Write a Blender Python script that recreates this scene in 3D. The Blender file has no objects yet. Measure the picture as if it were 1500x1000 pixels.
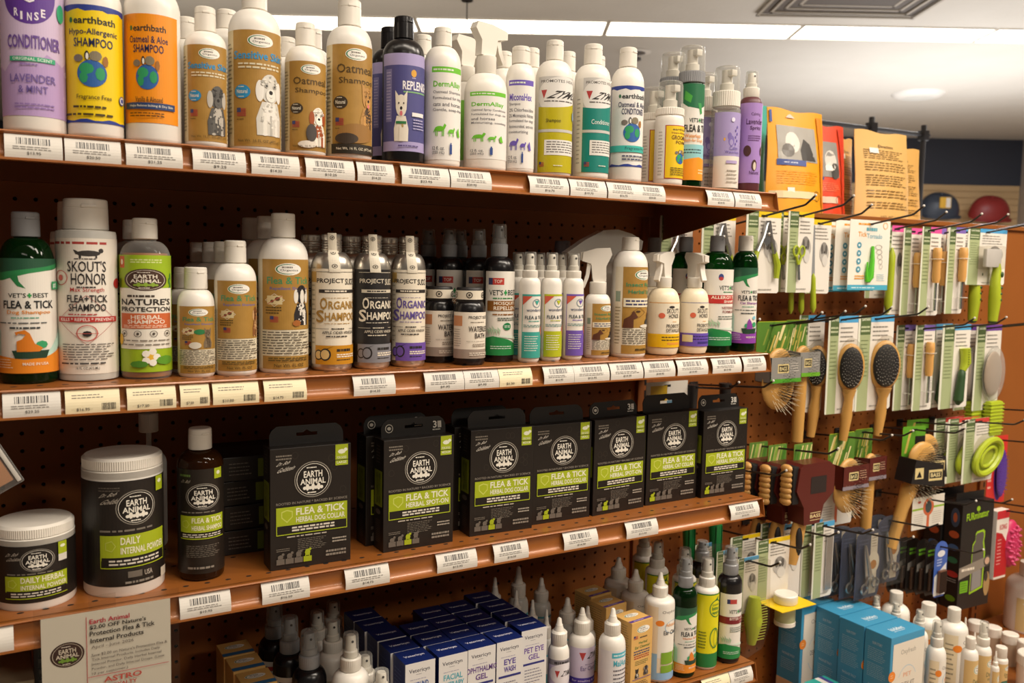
import bpy, bmesh, math, random
from mathutils import Vector, Matrix
from mathutils.geometry import tessellate_polygon
random.seed(7)
IN = 0.0254          # all modelling below is written in inches
Z0 = 48.5            # height of the local zero (a peg-hole row) above the floor
SC = bpy.context.scene
COL = SC.collection

def W(x, y, z):
    return Vector((x*IN, y*IN, (z+Z0)*IN))

# ------------------------------------------------------------------ camera
cam = bpy.data.cameras.new('camera')
cam.lens = 36.0*1290.26/1500.0
cam.sensor_width = 36.0
cam.sensor_fit = 'HORIZONTAL'
cam.clip_start = 0.02
cam.dof.use_dof = True
cam.dof.focus_distance = 1.28
cam.dof.aperture_fstop = 7.1
camo = bpy.data.objects.new('camera', cam)
COL.objects.link(camo)
rt = Vector((0.85852, -0.512398, 0.019795)); dn = Vector((-0.027822, -0.085092, -0.995985)); fw = Vector((0.512024, 0.854522, -0.087309))
m3 = Matrix((rt, -dn, -fw)).transposed()
camo.matrix_world = Matrix.Translation(W(-1.545, -55.674, -3.033)) @ m3.to_4x4()
SC.camera = camo

# ------------------------------------------------------------------ world, lamps, exposure
SC.view_settings.view_transform = 'Standard'
SC.view_settings.look = 'None'
SC.view_settings.exposure = 0.2
SC.view_settings.gamma = 1.0
SC.view_settings.use_curve_mapping = False
wd = bpy.data.worlds.new('store'); SC.world = wd; wd.use_nodes = True
bg = wd.node_tree.nodes['Background']
bg.inputs[0].default_value = (1.0, 0.87, 0.72, 1); bg.inputs[1].default_value = 0.085

def lamp(name, x, y, z, sx, sy, power, col, rot=0.0, tilt=0.0, tdir=0.0):
    l = bpy.data.lights.new(name, 'AREA'); l.shape = 'RECTANGLE'; l.size = sx*IN; l.size_y = sy*IN
    l.energy = power; l.color = col
    o = bpy.data.objects.new(name, l); COL.objects.link(o)
    o.location = W(x, y, z); o.rotation_euler = (tilt, 0, rot)
    return o
WARM = (1.0, 0.89, 0.755)
COOL = (0.95, 0.965, 1.0)
YAW = math.radians(-31.0)      # the room is turned against the shelf run
lamp('aisle_light', 24, -54, 57.5, 48, 12, 21, WARM, YAW)
lamp('aisle_light', 68, -66, 57.5, 48, 12, 36, WARM, YAW)
lamp('aisle_light', -24, -30, 57.5, 48, 12, 6, WARM, YAW)
lamp('aisle_light', -20, -120, 57.5, 48, 12, 9, WARM, YAW)
lamp('aisle_light', 112, -50, 57.5, 48, 12, 48, WARM, YAW)
lamp('aisle_light', 60, -160, 57.5, 48, 12, 48, WARM, YAW)
lamp('rear_light', 170, 60, 57.5, 48, 12, 30, COOL, YAW)
lamp('rear_light', 300, 90, 57.5, 48, 24, 70, COOL, YAW)
lamp('ceiling_fill', 70, 60, 4, 70, 50, 12, (1.0, 0.93, 0.84), YAW, math.pi)  # these four: unseen upward fill lamps, added to brighten the ceiling
lamp('ceiling_fill', 170, 30, 4, 70, 70, 15, COOL, YAW, math.pi)
lamp('ceiling_fill', 250, 110, 4, 90, 90, 46, COOL, YAW, math.pi)
lamp('ceiling_fill', 20, 120, 4, 90, 90, 22, (1.0, 0.93, 0.84), YAW, math.pi)

# ------------------------------------------------------------------ materials
MATS = {}
def lin(h):
    h = h.lstrip('#'); v = [int(h[i:i+2], 16)/255 for i in (0, 2, 4)]
    return [c/12.92 if c <= 0.04045 else ((c+0.055)/1.055)**2.4 for c in v]
def mat(key, col=None, rough=0.45, metal=0.0, bump=None, noise=None, emit=None, spec=0.5, coat=0.0):
    if key in MATS: return MATS[key]
    m = bpy.data.materials.new(key); m.use_nodes = True; nt = m.node_tree
    b = nt.nodes['Principled BSDF']; c = lin(col or key)
    b.inputs['Base Color'].default_value = (*c, 1); b.inputs['Roughness'].default_value = rough
    b.inputs['Metallic'].default_value = metal; b.inputs['Specular IOR Level'].default_value = spec
    b.inputs['Coat Weight'].default_value = coat
    if noise:          # (scale, second colour)
        tc = nt.nodes.new('ShaderNodeTexCoord'); nz = nt.nodes.new('ShaderNodeTexNoise'); nz.inputs['Scale'].default_value = noise[0]
        nz.inputs['Detail'].default_value = 5
        if len(noise) > 2:
            mp = nt.nodes.new('ShaderNodeMapping'); mp.inputs['Scale'].default_value = noise[2]
            nt.links.new(tc.outputs['Object'], mp.inputs[0]); nt.links.new(mp.outputs[0], nz.inputs['Vector'])
        else: nt.links.new(tc.outputs['Object'], nz.inputs['Vector'])
        mx = nt.nodes.new('ShaderNodeMix'); mx.data_type = 'RGBA'
        mx.inputs[6].default_value = (*c, 1); mx.inputs[7].default_value = (*lin(noise[1]), 1)
        nt.links.new(nz.outputs['Fac'], mx.inputs[0]); nt.links.new(mx.outputs[2], b.inputs['Base Color'])
    if bump:           # (scale, strength)
        tc2 = nt.nodes.new('ShaderNodeTexCoord'); n2 = nt.nodes.new('ShaderNodeTexNoise'); n2.inputs['Scale'].default_value = bump[0]
        n2.inputs['Detail'].default_value = 4
        bp = nt.nodes.new('ShaderNodeBump'); bp.inputs['Strength'].default_value = bump[1]; bp.inputs['Distance'].default_value = 0.004
        nt.links.new(tc2.outputs['Object'], n2.inputs['Vector']); nt.links.new(n2.outputs['Fac'], bp.inputs['Height']); nt.links.new(bp.outputs[0], b.inputs['Normal'])
    if emit:
        b.inputs['Emission Color'].default_value = (*lin(emit[0]), 1); b.inputs['Emission Strength'].default_value = emit[1]
    MATS[key] = m
    return m
def clear(key, tint='#ffffff', alpha=0.22, rough=0.06, mul=.55, base=None):
    m = bpy.data.materials.new(key); m.use_nodes = True; nt = m.node_tree; nt.nodes.clear()
    o = nt.nodes.new('ShaderNodeOutputMaterial'); t = nt.nodes.new('ShaderNodeBsdfTransparent'); p = nt.nodes.new('ShaderNodeBsdfPrincipled')
    mx = nt.nodes.new('ShaderNodeMixShader'); fr = nt.nodes.new('ShaderNodeLayerWeight'); fr.inputs[0].default_value = 0.35
    ad = nt.nodes.new('ShaderNodeMath'); ad.operation = 'MULTIPLY_ADD'; ad.inputs[1].default_value = mul; ad.inputs[2].default_value = alpha; ad.use_clamp = True
    t.inputs[0].default_value = (*lin(tint), 1); p.inputs['Base Color'].default_value = (*lin(base or tint), 1); p.inputs['Roughness'].default_value = rough
    nt.links.new(fr.outputs['Facing'], ad.inputs[0]); nt.links.new(ad.outputs[0], mx.inputs[0]); nt.links.new(t.outputs[0], mx.inputs[1]); nt.links.new(p.outputs[0], mx.inputs[2]); nt.links.new(mx.outputs[0], o.inputs[0])
    MATS[key] = m
clear('clear', '#f6f6f4', 0.08, mul=.5, base='#cfcec9'); clear('film', '#fbfaf7', 0.012, mul=.22, base='#6a6a66'); clear('frost', '#e4e2da', 0.62, 0.3)
clear('amber', '#a8681c', 0.34, 0.07, base='#3a200a'); clear('greenglass', '#1c8a34', 0.36, 0.07, base='#0a2e10')
for k, c, r, me in (('white', '#ece7de', .34, 0), ('whitecap', '#e8e2d7', .3, 0), ('cream', '#f0e3c6', .35, 0), ('paper', '#dcd7ce', .6, 0), ('creampaper', '#efe2bd', .6, 0),
        ('card', '#e6e0d6', .5, 0), ('black', '#141214', .25, 0), ('blackmatte', '#1c1818', .5, 0), ('boxblack', '#1b1511', .42, 0), ('silver', '#a6a5a6', .34, .35),
        ('greycap', '#8f9093', .32, 0), ('darkgrey', '#55565a', .35, 0), ('alu', '#cfc9bf', .3, .92), ('steel', '#b5b6b8', .25, .9), ('wire', '#4c4745', .35, .8), ('wireTip', '#d8d4cc', .35, 0),
        ('lime', '#a9b92c', .35, 0), ('darkgreen', '#2f4d2a', .45, 0), ('wood', '#c98f45', .4, 0), ('paleWood', '#d9a35c', .45, 0), ('bristle', '#171415', .6, 0), ('bristleW', '#dccfb0', .6, 0),
        ('maroon', '#5a1f19', .35, 0), ('kraft', '#d8ab62', .6, 0), ('tealbox', '#3f94bd', .4, 0), ('navy', '#12245f', .35, 0)):
    mat(k, c, r, me)
mat('kraftL', '#b98f45', .45, noise=(60, '#9a732e'))
mat('bamboo', '#c08a40', .4, noise=(30, '#d8ab62', (1, 1, 0.1)))
mat('copper', '#985a26', .36, .12, coat=0.2)
mat('copperDark', '#8a4f24', .45, .1)
mat('peg', '#98581f', .5, noise=(7, '#8a4d19'))
mat('hole', '#0a0605', .9)
def M(k):
    if k in MATS: return MATS[k]
    return mat(k, k, .42)       # a bare '#rrggbb' is a printed ink

# ------------------------------------------------------------------ mesh helpers
class MB:
    def __init__(s): s.v = []; s.f = []; s.m = []; s.names = []
    def mi(s, k):
        if k not in s.names: s.names.append(k)
        return s.names.index(k)
    def add(s, vs, fs, k, T=None):
        b = len(s.v); i = s.mi(k)
        s.v += [tuple(T @ Vector(p)) for p in vs] if T else [tuple(p) for p in vs]
        s.f += [tuple(b+a for a in f) for f in fs]; s.m += [i]*len(fs); return s
    def box(s, x0, y0, z0, x1, y1, z1, k, bev=0.0, T=None):
        if bev <= 0:
            vs = [(x, y, z) for z in (z0, z1) for y in (y0, y1) for x in (x0, x1)]
            return s.add(vs, [(0, 2, 3, 1), (4, 5, 7, 6), (0, 1, 5, 4), (2, 6, 7, 3), (0, 4, 6, 2), (1, 3, 7, 5)], k, T)
        bm = bmesh.new(); bmesh.ops.create_cube(bm, size=1.0)
        for v in bm.verts: v.co = Vector((x0+(v.co.x+.5)*(x1-x0), y0+(v.co.y+.5)*(y1-y0), z0+(v.co.z+.5)*(z1-z0)))
        bmesh.ops.bevel(bm, geom=bm.edges[:], offset=bev, segments=2, affect='EDGES', profile=0.6)
        bm.verts.index_update()
        s.add([v.co[:] for v in bm.verts], [[v.index for v in f.verts] for f in bm.faces], k, T); bm.free(); return s
    def lathe(s, prof, k, n=28, T=None, sx=1.0, sy=1.0):
        vs = []; fs = []
        for r, z in prof:
            for i in range(n):
                a = 2*math.pi*i/n; vs.append((r*math.cos(a)*sx, r*math.sin(a)*sy, z))
        for j in range(len(prof)-1):
            for i in range(n):
                a, b = j*n+i, j*n+(i+1) % n; fs.append((a, b, b+n, a+n))
        fs.append(tuple(range(n))[::-1]); fs.append(tuple((len(prof)-1)*n+i for i in range(n)))
        return s.add(vs, fs, k, T)
    def tube(s, pts, r, k, n=8, cap=True):
        pts = [Vector(p) for p in pts]; rings = []; up = None
        rs = r if isinstance(r, (list, tuple)) else [r]*len(pts)
        for i, p in enumerate(pts):
            d = (pts[min(i+1, len(pts)-1)]-pts[max(i-1, 0)]).normalized()
            if up is None: up = d.orthogonal().normalized()
            else: up = (up-d*up.dot(d)).normalized()
            q = d.cross(up); rings.append([p+(up*math.cos(2*math.pi*a/n)+q*math.sin(2*math.pi*a/n))*rs[i] for a in range(n)])
        vs = [v for g in rings for v in g]; fs = []
        for j in range(len(pts)-1):
            for i in range(n): a, b = j*n+i, j*n+(i+1) % n; fs.append((a, b, b+n, a+n))
        if cap: fs.append(tuple(range(n))[::-1]); fs.append(tuple((len(pts)-1)*n+i for i in range(n)))
        return s.add(vs, fs, k)
    def prism(s, poly, d0, d1, k, T=None):       # poly in the x/z plane, thickness along y
        n = len(poly); vs = [(x, d0, z) for x, z in poly]+[(x, d1, z) for x, z in poly]
        fs = [(i, (i+1) % n, n+(i+1) % n, n+i) for i in range(n)]
        tri = tessellate_polygon([[Vector((x, z, 0)) for x, z in poly]])
        fs += [tuple(t) for t in tri]+[tuple(n+a for a in t)[::-1] for t in tri]
        return s.add(vs, fs, k, T)
    def ball(s, c, rx, ry, rz, k, n=14, m=9):
        prof = [(max(math.sin(math.pi*j/m), .002), -math.cos(math.pi*j/m)) for j in range(m+1)]
        return s.lathe(prof, k, n, Matrix.Translation(c) @ Matrix.Diagonal((rx, ry, rz, 1)))
def obj(name, mb, parent=None, loc=None, rz=0.0, smooth=True, rot=None):
    me = bpy.data.meshes.new(name)
    me.from_pydata([(x*IN, y*IN, z*IN) for x, y, z in mb.v], [], mb.f)
    for k in mb.names: me.materials.append(M(k))
    me.polygons.foreach_set('material_index', mb.m)
    if smooth:
        me.polygons.foreach_set('use_smooth', [True]*len(me.polygons)); me.set_sharp_from_angle(angle=math.radians(38))
    me.update()
    o = bpy.data.objects.new(name, me); COL.objects.link(o)
    if parent: o.parent = parent
    if loc: o.location = W(*loc) if not parent else Vector(loc)*IN
    o.rotation_euler = rot or (0, 0, rz)
    return o
def tag(o, label, cat, group=None):
    o['label'] = label; o['category'] = cat
    if group: o['group'] = group
    return o
def thing(name, label, cat, loc, rz=0.0, group=None, rot=None):
    o = bpy.data.objects.new(name, None); COL.objects.link(o); o.empty_display_size = .02
    o.location = W(*loc); o.rotation_euler = rot or (0, 0, rz)
    return tag(o, label, cat, group)
def struct(name, mb, loc=(0, 0, 0), rz=0.0, smooth=False):
    o = obj(name, mb, None, loc, rz, smooth); o['kind'] = 'structure'; return o
def kids(o): return [c for c in bpy.data.objects if c.parent == o]
TREE = {}
def dup(root, loc, label, rz=None, group=None, s=None):
    r = root.copy(); COL.objects.link(r); r.location = W(*loc); r['label'] = label
    if rz is not None: r.rotation_euler = (0, 0, rz)
    if group: r['group'] = group
    if s: r.scale = (s, s, s)
    for ch in kids(root):
        c = ch.copy(); COL.objects.link(c); c.parent = r
        for g in kids(ch):
            d = g.copy(); COL.objects.link(d); d.parent = c
    return r

# ------------------------------------------------------------------ printed artwork
TXT = {}
def glyphs(t, bold):
    if (t, bold) in TXT: return TXT[t, bold]
    c = bpy.data.curves.new('lettering', 'FONT'); c.body = t; c.resolution_u = 2; c.offset = 0.022*bold
    o = bpy.data.objects.new('lettering', c); COL.objects.link(o)
    me = bpy.data.meshes.new_from_object(o)
    vs = [(v.co.x, v.co.y) for v in me.vertices]; fs = [tuple(p.vertices) for p in me.polygons]
    bpy.data.objects.remove(o); bpy.data.curves.remove(c); bpy.data.meshes.remove(me)
    x0 = min(v[0] for v in vs); x1 = max(v[0] for v in vs); y0 = min(v[1] for v in vs); y1 = max(v[1] for v in vs)
    TXT[t, bold] = ([((x-x0)/(x1-x0), (y-y0)/(y1-y0)) for x, y in vs], fs); return TXT[t, bold]
class Art:
    def __init__(s, base=None): 
        s.p = []; s.L = 0
        if base: s.r(0, 0, 1, 1, base)
    def poly(s, pts, k):
        s.L += 1
        tri = [tuple(range(len(pts)))] if len(pts) <= 4 else tessellate_polygon([[Vector((x, y, 0)) for x, y in pts]])
        for t in tri: s.p.append((s.L, k, [pts[i] for i in t]))
        return s
    def r(s, x0, y0, x1, y1, k): return s.poly([(x0, y0), (x1, y0), (x1, y1), (x0, y1)], k)
    def e(s, cx, cy, rx, ry, k, n=20, a0=0, a1=360):
        s.L += 1
        P = [(cx+rx*math.cos(math.radians(a0+(a1-a0)*i/n)), cy+ry*math.sin(math.radians(a0+(a1-a0)*i/n))) for i in range(n+1)]
        for i in range(n): s.p.append((s.L, k, [(cx, cy), P[i], P[i+1]]))
        return s
    def ring(s, cx, cy, rx, ry, w, k, n=24):
        s.L += 1
        for i in range(n):
            a, b = 2*math.pi*i/n, 2*math.pi*(i+1)/n
            s.p.append((s.L, k, [(cx+f*math.cos(t), cy+g*math.sin(t)) for f, g, t in ((rx, ry, a), (rx, ry, b), (rx*(1-w), ry*(1-w), b), (rx*(1-w), ry*(1-w), a))]))
        return s
    def t(s, txt, x0, y0, x1, y1, k, bold=1, shear=0.0, slope=0.0):
        s.L += 1; v, f = glyphs(txt, bold)
        q = [(x0+(x1-x0)*(a+shear*b), y0+(y1-y0)*b+slope*a) for a, b in v]
        for g in f: s.p.append((s.L, k, [q[i] for i in g]))
        return s
    def lines(s, x0, y0, x1, y1, n, k, fill=.45, seed=1):     # small print, too small to read
        s.L += 1; rd = random.Random(seed+n); h = (y1-y0)/n
        for i in range(n):
            x = x0; y = y1-h*(i+.5); end = x1-(x1-x0)*rd.random()*.25
            while x < end:
                w = (x1-x0)*rd.uniform(.05, .16); s.p.append((s.L, k, [(x, y-h*fill/2), (min(x+w, end), y-h*fill/2), (min(x+w, end), y+h*fill/2), (x, y+h*fill/2)])); x += w+(x1-x0)*.025
        return s
    def bars(s, x0, y0, x1, y1, k='#2a2624', seed=3, n=26):
        s.L += 1; rd = random.Random(seed); x = x0; st = (x1-x0)/n
        while x < x1-st*.5:
            w = st*rd.choice((.35, .5, .9, 1.1)); s.p.append((s.L, k, [(x, y0), (min(x+w, x1), y0), (min(x+w, x1), y1), (x, y1)])); x += w+st*rd.choice((.4, .6, 1.0))
        return s
def _clip(poly, u, keep_less):
    out = []; n = len(poly)
    for i in range(n):
        a, b = poly[i], poly[(i+1) % n]; ia = (a[0] <= u) == keep_less; ib = (b[0] <= u) == keep_less
        if a[0] == u: ia = True
        if ia: out.append(a)
        if ia != ib and a[0] != b[0]:
            f = (u-a[0])/(b[0]-a[0]); out.append((u, a[1]+f*(b[1]-a[1])))
    return out
def bake(art, fn, du=None, mb=None, dl=0.0045, l0=0.006):
    """fn(u, v, lift) gives the surface point in inches"""
    mb = mb or MB(); dl = min(dl, .06/max(art.L, 1))
    for L, k, pl in art.p:
        parts = [pl]
        if du:
            a = min(p[0] for p in pl); b = max(p[0] for p in pl)
            i0 = math.floor(a/du+1e-6)+1; i1 = math.ceil(b/du-1e-6)-1
            if i1 >= i0:
                parts = []; rest = pl
                for i in range(i0, i1+1):          # cut along the same facet lines for every layer
                    left = _clip(rest, i*du, True); rest = _clip(rest, i*du, False)
                    if len(left) > 2: parts.append(left)
                    if len(rest) < 3: break
                if len(rest) > 2: parts.append(rest)
        for q in parts:
            mb.add([fn(x, y, l0+L*dl) for x, y in q], [tuple(range(len(q)))], k)
    return mb
def cyl(art, r, z0, z1, A=75, rot=0.0, sx=1.0, sy=1.0, mb=None):
    du = 5.0/(2*A)
    def fn(u, v, l):
        k = math.floor(u/du); f = u/du-k; R = r+l; a = math.radians(rot+(k*du*2-1)*A); b = math.radians(rot+((k+1)*du*2-1)*A)
        return (R*(math.sin(a)*(1-f)+math.sin(b)*f)*sx, -R*(math.cos(a)*(1-f)+math.cos(b)*f)*sy, z0+v*(z1-z0))
    return bake(art, fn, du, mb)
def flat(art, x0, x1, z0, z1, y=0.0, mb=None, dl=0.0025):
    return bake(art, lambda u, v, l: (x0+u*(x1-x0), y-l, z0+v*(z1-z0)), None, mb, dl, 0.004)
def onface(art, o, U, V, N, mb=None, dl=0.0025):
    o, U, V, N = map(Vector, (o, U, V, N))
    return bake(art, lambda u, v, l: tuple(o+U*u+V*v+N*l), None, mb, dl, 0.004)
# ------------------------------------------------------------------ the room
def RM(u, d, z): return (-1.545+u*0.857+d*0.515, -55.674-u*0.515+d*0.857, z)
RZ = math.radians(-31.0)
mat('ceilpaint', '#d9d3c8', .85, bump=(28, .5), noise=(3, '#cfc8bc'))
mat('floorpaint', '#9c8d7b', .5, noise=(4, '#8f806f'))
mat('wallpaint', '#b9aca0', .8, noise=(2, '#b0a396'))
mat('wallblue', '#3a3f4c', .7, noise=(2, '#343843'))
mat('slat', '#d8b98c', .55, noise=(6, '#c9a878', (.4, .4, 6)))
mat('panelglow', '#ffffff', .5, emit=('#fff3df', 4.0))
mat('ventmetal', '#a89d8c', .5); mat('ventdark', '#5b5148', .7)
c = MB(); c.box(-400, -60, 0, 330, 470, 1.5, 'ceilpaint'); struct('ceiling', c, RM(0, 0, 58.5), RZ)
c = MB(); c.box(-400, -160, -1, 330, 470, 0, 'floorpaint'); struct('floor', c, RM(0, 0, -48.5), RZ)
c = MB(); c.box(-300, 0, 0, 233, 4, 107, 'wallpaint'); c.box(-300, -.4, 86, 233, 0, 107, 'wallblue')
struct('wall_far', c, RM(0, 413, -48.5), RZ)
c = MB(); c.box(0, 0, 0, 4, 230, 107, 'wallpaint'); struct('wall_right', c, RM(233, 190, -48.5), RZ)
c = MB()
for i in range(22): c.box(-40, -.7, 20+i*3+.25, 232.5, -.05, 20+i*3+3, 'slat', .12)
c.box(-40, -.05, 20, 232.5, 0, 86, 'slat')
struct('trim_1', c, RM(0, 412.9, -48.5), RZ)

def ceil_panel(u, label):
    t = thing('ceiling_light', label, 'ceiling light', RM(u, 234.5, 58.35), RZ, 'row of long ceiling light panels')
    a = MB()
    for q in ((-24.2, -6.6, -23.9, 6.6), (23.9, -6.6, 24.2, 6.6), (-23.9, -6.6, 23.9, -6.3), (-23.9, 6.3, 23.9, 6.6)): a.box(q[0], q[1], -.25, q[2], q[3], .1, 'white')
    obj('frame', a, t, smooth=False)
    b = MB(); b.box(-23.9, -6.3, -.1, 23.9, 6.3, .05, 'panelglow'); obj('diffuser', b, t, smooth=False)
    return t
for u, lab in ((-51, 'long white ceiling light panel above the brown labelled dog shampoos'), (-2, 'long white ceiling light panel above the tall trigger spray'), (47, 'glowing ceiling light panel seen above the white conditioner bottle'),
               (96, 'glowing ceiling light panel above the smooth grey ceiling lamp'), (145, 'glowing ceiling light panel at the right end of the row'),):
    ceil_panel(u, lab)
# air vent
t = thing('air_vent', 'square metal air vent in the ceiling above the light panels', 'vent', RM(76, 200, 58.4), RZ)
a = MB()
for i in range(6):
    h = 19-i*2.6
    for q in ((-h, -h, h, -h+.7), (-h, h-.7, h, h), (-h, -h, -h+.7, h), (h-.7, -h, h, h)): a.box(q[0], q[1], -.7+i*.16, q[2], q[3], -.3+i*.1, 'ventmetal')
obj('louvers', a, t, smooth=False)
a = MB(); a.box(-18.5, -18.5, -.12, 18.5, 18.5, 0, 'ventdark'); obj('duct_panel', a, t, smooth=False)
# sprinkler, disc lamp, hanger rod
a = MB(); a.lathe([(3.4, 0), (3.3, -.35), (.5, -.5), (.5, -1.6), (1.5, -1.7), (1.6, -2.3), (.2, -2.4)][::-1], 'darkgrey', 24)
a.lathe([(4.2, -.02), (4.3, -.2), (3.4, -.38)][::-1], 'white', 24)
tag(obj('fire_sprinkler', a, None, (161, 149.5, 58.45)), 'small dark fire sprinkler with white collar on the ceiling', 'sprinkler')
t = thing('ceiling_lamp', 'round flat metal rimmed ceiling lamp far back', 'ceiling light', (277.4, 139.9, 58.5))
a = MB(); a.lathe([(5.2, -1.6), (7.2, -1.2), (8.6, -.4), (8.8, 0)], 'white', 28); obj('rim', a, t)
a = MB(); a.lathe([(.1, -1.9), (5.0, -1.65), (5.1, -1.3)], 'frost', 28); obj('lens', a, t)
a = MB(); a.tube([(0, 0, 0), (0, 0, -5.2)], .14, 'blackmatte'); a.lathe([(1.3, -.3), (1.4, 0)], 'blackmatte', 16)
tag(obj('hanger_rod', a, None, (97.5, 133.2, 58.5)), 'thin dark rod hanging from the ceiling above the trigger spray', 'rod')
# garment rack behind the bags
t = thing('display_rack', 'thin black pipe rack standing behind the paper bags', 'rack', (119, 40, -48.5))
a = MB(); a.tube([(-20, 0, 68.3), (19.5, 0, 68.9)], .35, 'blackmatte'); obj('cross_bar', a, t)
for x in (4.3, 18):
    a = MB(); a.tube([(x, 0, 0), (x, 0, 70.5)], .45, 'blackmatte'); a.box(x-.7, -.7, 67.9, x+.7, .7, 69.6, 'blackmatte', .1); a.lathe([(3.4, 0), (3.4, .4), (.5, .6)], 'blackmatte', 16, Matrix.Translation((x, 0, 0))); obj('post', a, t)
# caps on the far slat wall
def cap_hat(loc, col, label, patch):
    t = thing('baseball_cap', label, 'cap', loc, RZ, 'caps on the far slatwall'); t.scale = (1.2, 1.0, 1.4)
    a = MB(); pr = [(7*math.cos(i*math.pi/16)**.7, 6.6*math.sin(i*math.pi/16)) for i in range(8)]+[(.1, 6.3)]
    a.lathe(pr, col, 24, Matrix.Rotation(math.radians(24), 4, 'X'), 1.08, .8); obj('crown', a, t)
    a = MB(); n = 13; P = [(7.2*math.cos(math.pi+i*math.pi/12), 4.6*math.sin(math.pi+i*math.pi/12)) for i in range(n)]
    vs = [(x, -3.2+y*.75, -.6+y*.55-.03*x*x+1.2) for x, y in P]+[(x, -3.2+y*.75, -.4+y*.55-.03*x*x+1.2) for x, y in P]
    a.add(vs, [tuple(range(n)), tuple(range(n, 2*n))[::-1]]+[(i, (i+1) % n, n+(i+1) % n, n+i) for i in range(n)], col); obj('visor', a, t)
    a = MB(); a.ball((0, -2.6, 6.0), .5, .5, .4, col); obj('button', a, t)
    if patch:
        a = MB(); a.prism([(-2, -1.2), (2, -1.2), (2, 2.2), (-2, 2.2)], -6.7, -6.0, '#e7b53a'); a.prism([(.2, -1), (1.8, -1), (1.8, 2), (.2, 2)], -6.8, -6.5, 'white'); obj('patch', a, t, loc=(0, .3, 2.6))
    a = MB(); a.tube([(0, 6.8, 3), (0, 0, 3.4), (0, -1, 4.4)], .2, 'blackmatte'); obj('hook', a, t)
cap_hat((366.9, 189.2, 23.5), '#39414f', 'dark blue cap with a yellow and white patch on the slatwall', True)
cap_hat((386, 177.4, 22.5), '#8e2a28', 'faded red cap hanging at the right end of the slatwall', False)

# ------------------------------------------------------------------ the shelf run
def pegboard(x0, x1, hx0, n, rows, ztop, zbot):
    a = MB(); r = .118; vs = []; fs = []; h = []
    oc = [(math.cos(math.pi/4*k), math.sin(math.pi/4*k)) for k in range(8)]
    sq = [(1, 0), (1, 1), (0, 1), (-1, 1), (-1, 0), (-1, -1), (0, -1), (1, -1)]
    for j in range(rows):
        for i in range(n):
            cx, cz = hx0+i, -j; b = len(vs)
            vs += [(cx+.5*p, 0, cz+.5*q) for p, q in sq]+[(cx+r*p, 0, cz+r*q) for p, q in oc]+[(cx+r*p, .16, cz+r*q) for p, q in oc]
            for k in range(8):
                l = (k+1) % 8; fs += [(b+k, b+l, b+8+l, b+8+k), (b+8+k, b+8+l, b+16+l, b+16+k)]
    a.add(vs, fs, 'peg')
    L, Rr, T, B = hx0-.5, hx0+n-.5, .5, -(rows-1)-.5
    for q in ((x0, zbot, L, ztop), (Rr, zbot, x1, ztop), (L, T, Rr, ztop), (L, zbot, Rr, B)):
        if q[2] > q[0] and q[3] > q[1]: a.add([(q[0], 0, q[1]), (q[2], 0, q[1]), (q[2], 0, q[3]), (q[0], 0, q[3])], [(0, 1, 2, 3)], 'peg')
    a.box(x0, .2, zbot, x1, .3, ztop, 'hole')
    return a
g = thing('shelf_unit', 'long brown metal shelving unit with pegboard backs', 'shelving', (0, 0, -48.5))
def gp(name, mb, par=None): return obj(name, mb, par or g, (0, 0, 48.5) if par is None else (0, 0, 0), smooth=False)
gp('pegboard_panel', pegboard(-51.2, 43.6, -4, 48, 46, 2.1, -46))
gp('pegboard_panel', pegboard(45.25, 92.3, 45.88, 46, 46, 1.75, -46))
a = MB(); a.box(93.8, 0, -46, 141, .3, 1.75, 'peg'); gp('pegboard_panel', a)
for x in (-4.4, 43.6, 92.3):
    a = MB(); a.box(x, -.35, -48.5, x+1.6, .5, 2.05, 'copperDark', .05)
    for j in range(44): a.box(x+.62, -.37, -1.62-j, x+.82, -.33, -1.02-j, 'hole')
    gp('upright', a)
a = MB(); a.box(45, -.3, 1.75, 141, .6, 2.2, 'copper', .06); gp('top_rail', a)
a = MB(); a.box(-51, .45, -46, 141, .9, 2.0, 'copperDark'); gp('back_panel', a)
def deck(x0, x1, label):
    t = thing('base_deck', label, 'shelf', (0, 0, -42)); a = MB(); a.box(x0, -15.8, -.3, x1, -.5, 0, 'peg', .08)
    for i in range(int(x1-x0)-1): a.box(x0+.6+i, -15, -.01, x0+.82+i, -14.8, .006, 'hole')
    for i in range(int((x1-x0)/4)):
        for j in range(4): a.box(x0+2+i*4, -12+j*3, -.01, x0+2.3+i*4, -11.7+j*3, .006, 'hole')
    obj('deck', a, t, smooth=False); a = MB(); a.box(x0, -15.9, -6.5, x1, -15.6, -.1, 'copperDark'); obj('kick_plate', a, t, smooth=False)
deck(45.3, 92.2, 'brown base deck below the hanging tools, holding the blue boxes'); deck(92.4, 141, 'brown base deck of the bay at the right edge'); deck(-51, 45.1, 'brown base deck hidden below the lowest bottle shelf')
# rear side of the island, where the food bags stand
a = MB(); a.box(46, .95, .6, 140, 14, 1.0, 'copper', .08); a.box(46, 13.9, -.4, 140, 14.1, 1.0, 'copper'); tag(obj('shelf', a, None, (0, 0, 0), smooth=False), 'brown shelf on the back of the island holding the food bags', 'shelf', 'brown metal shelves')

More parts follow.
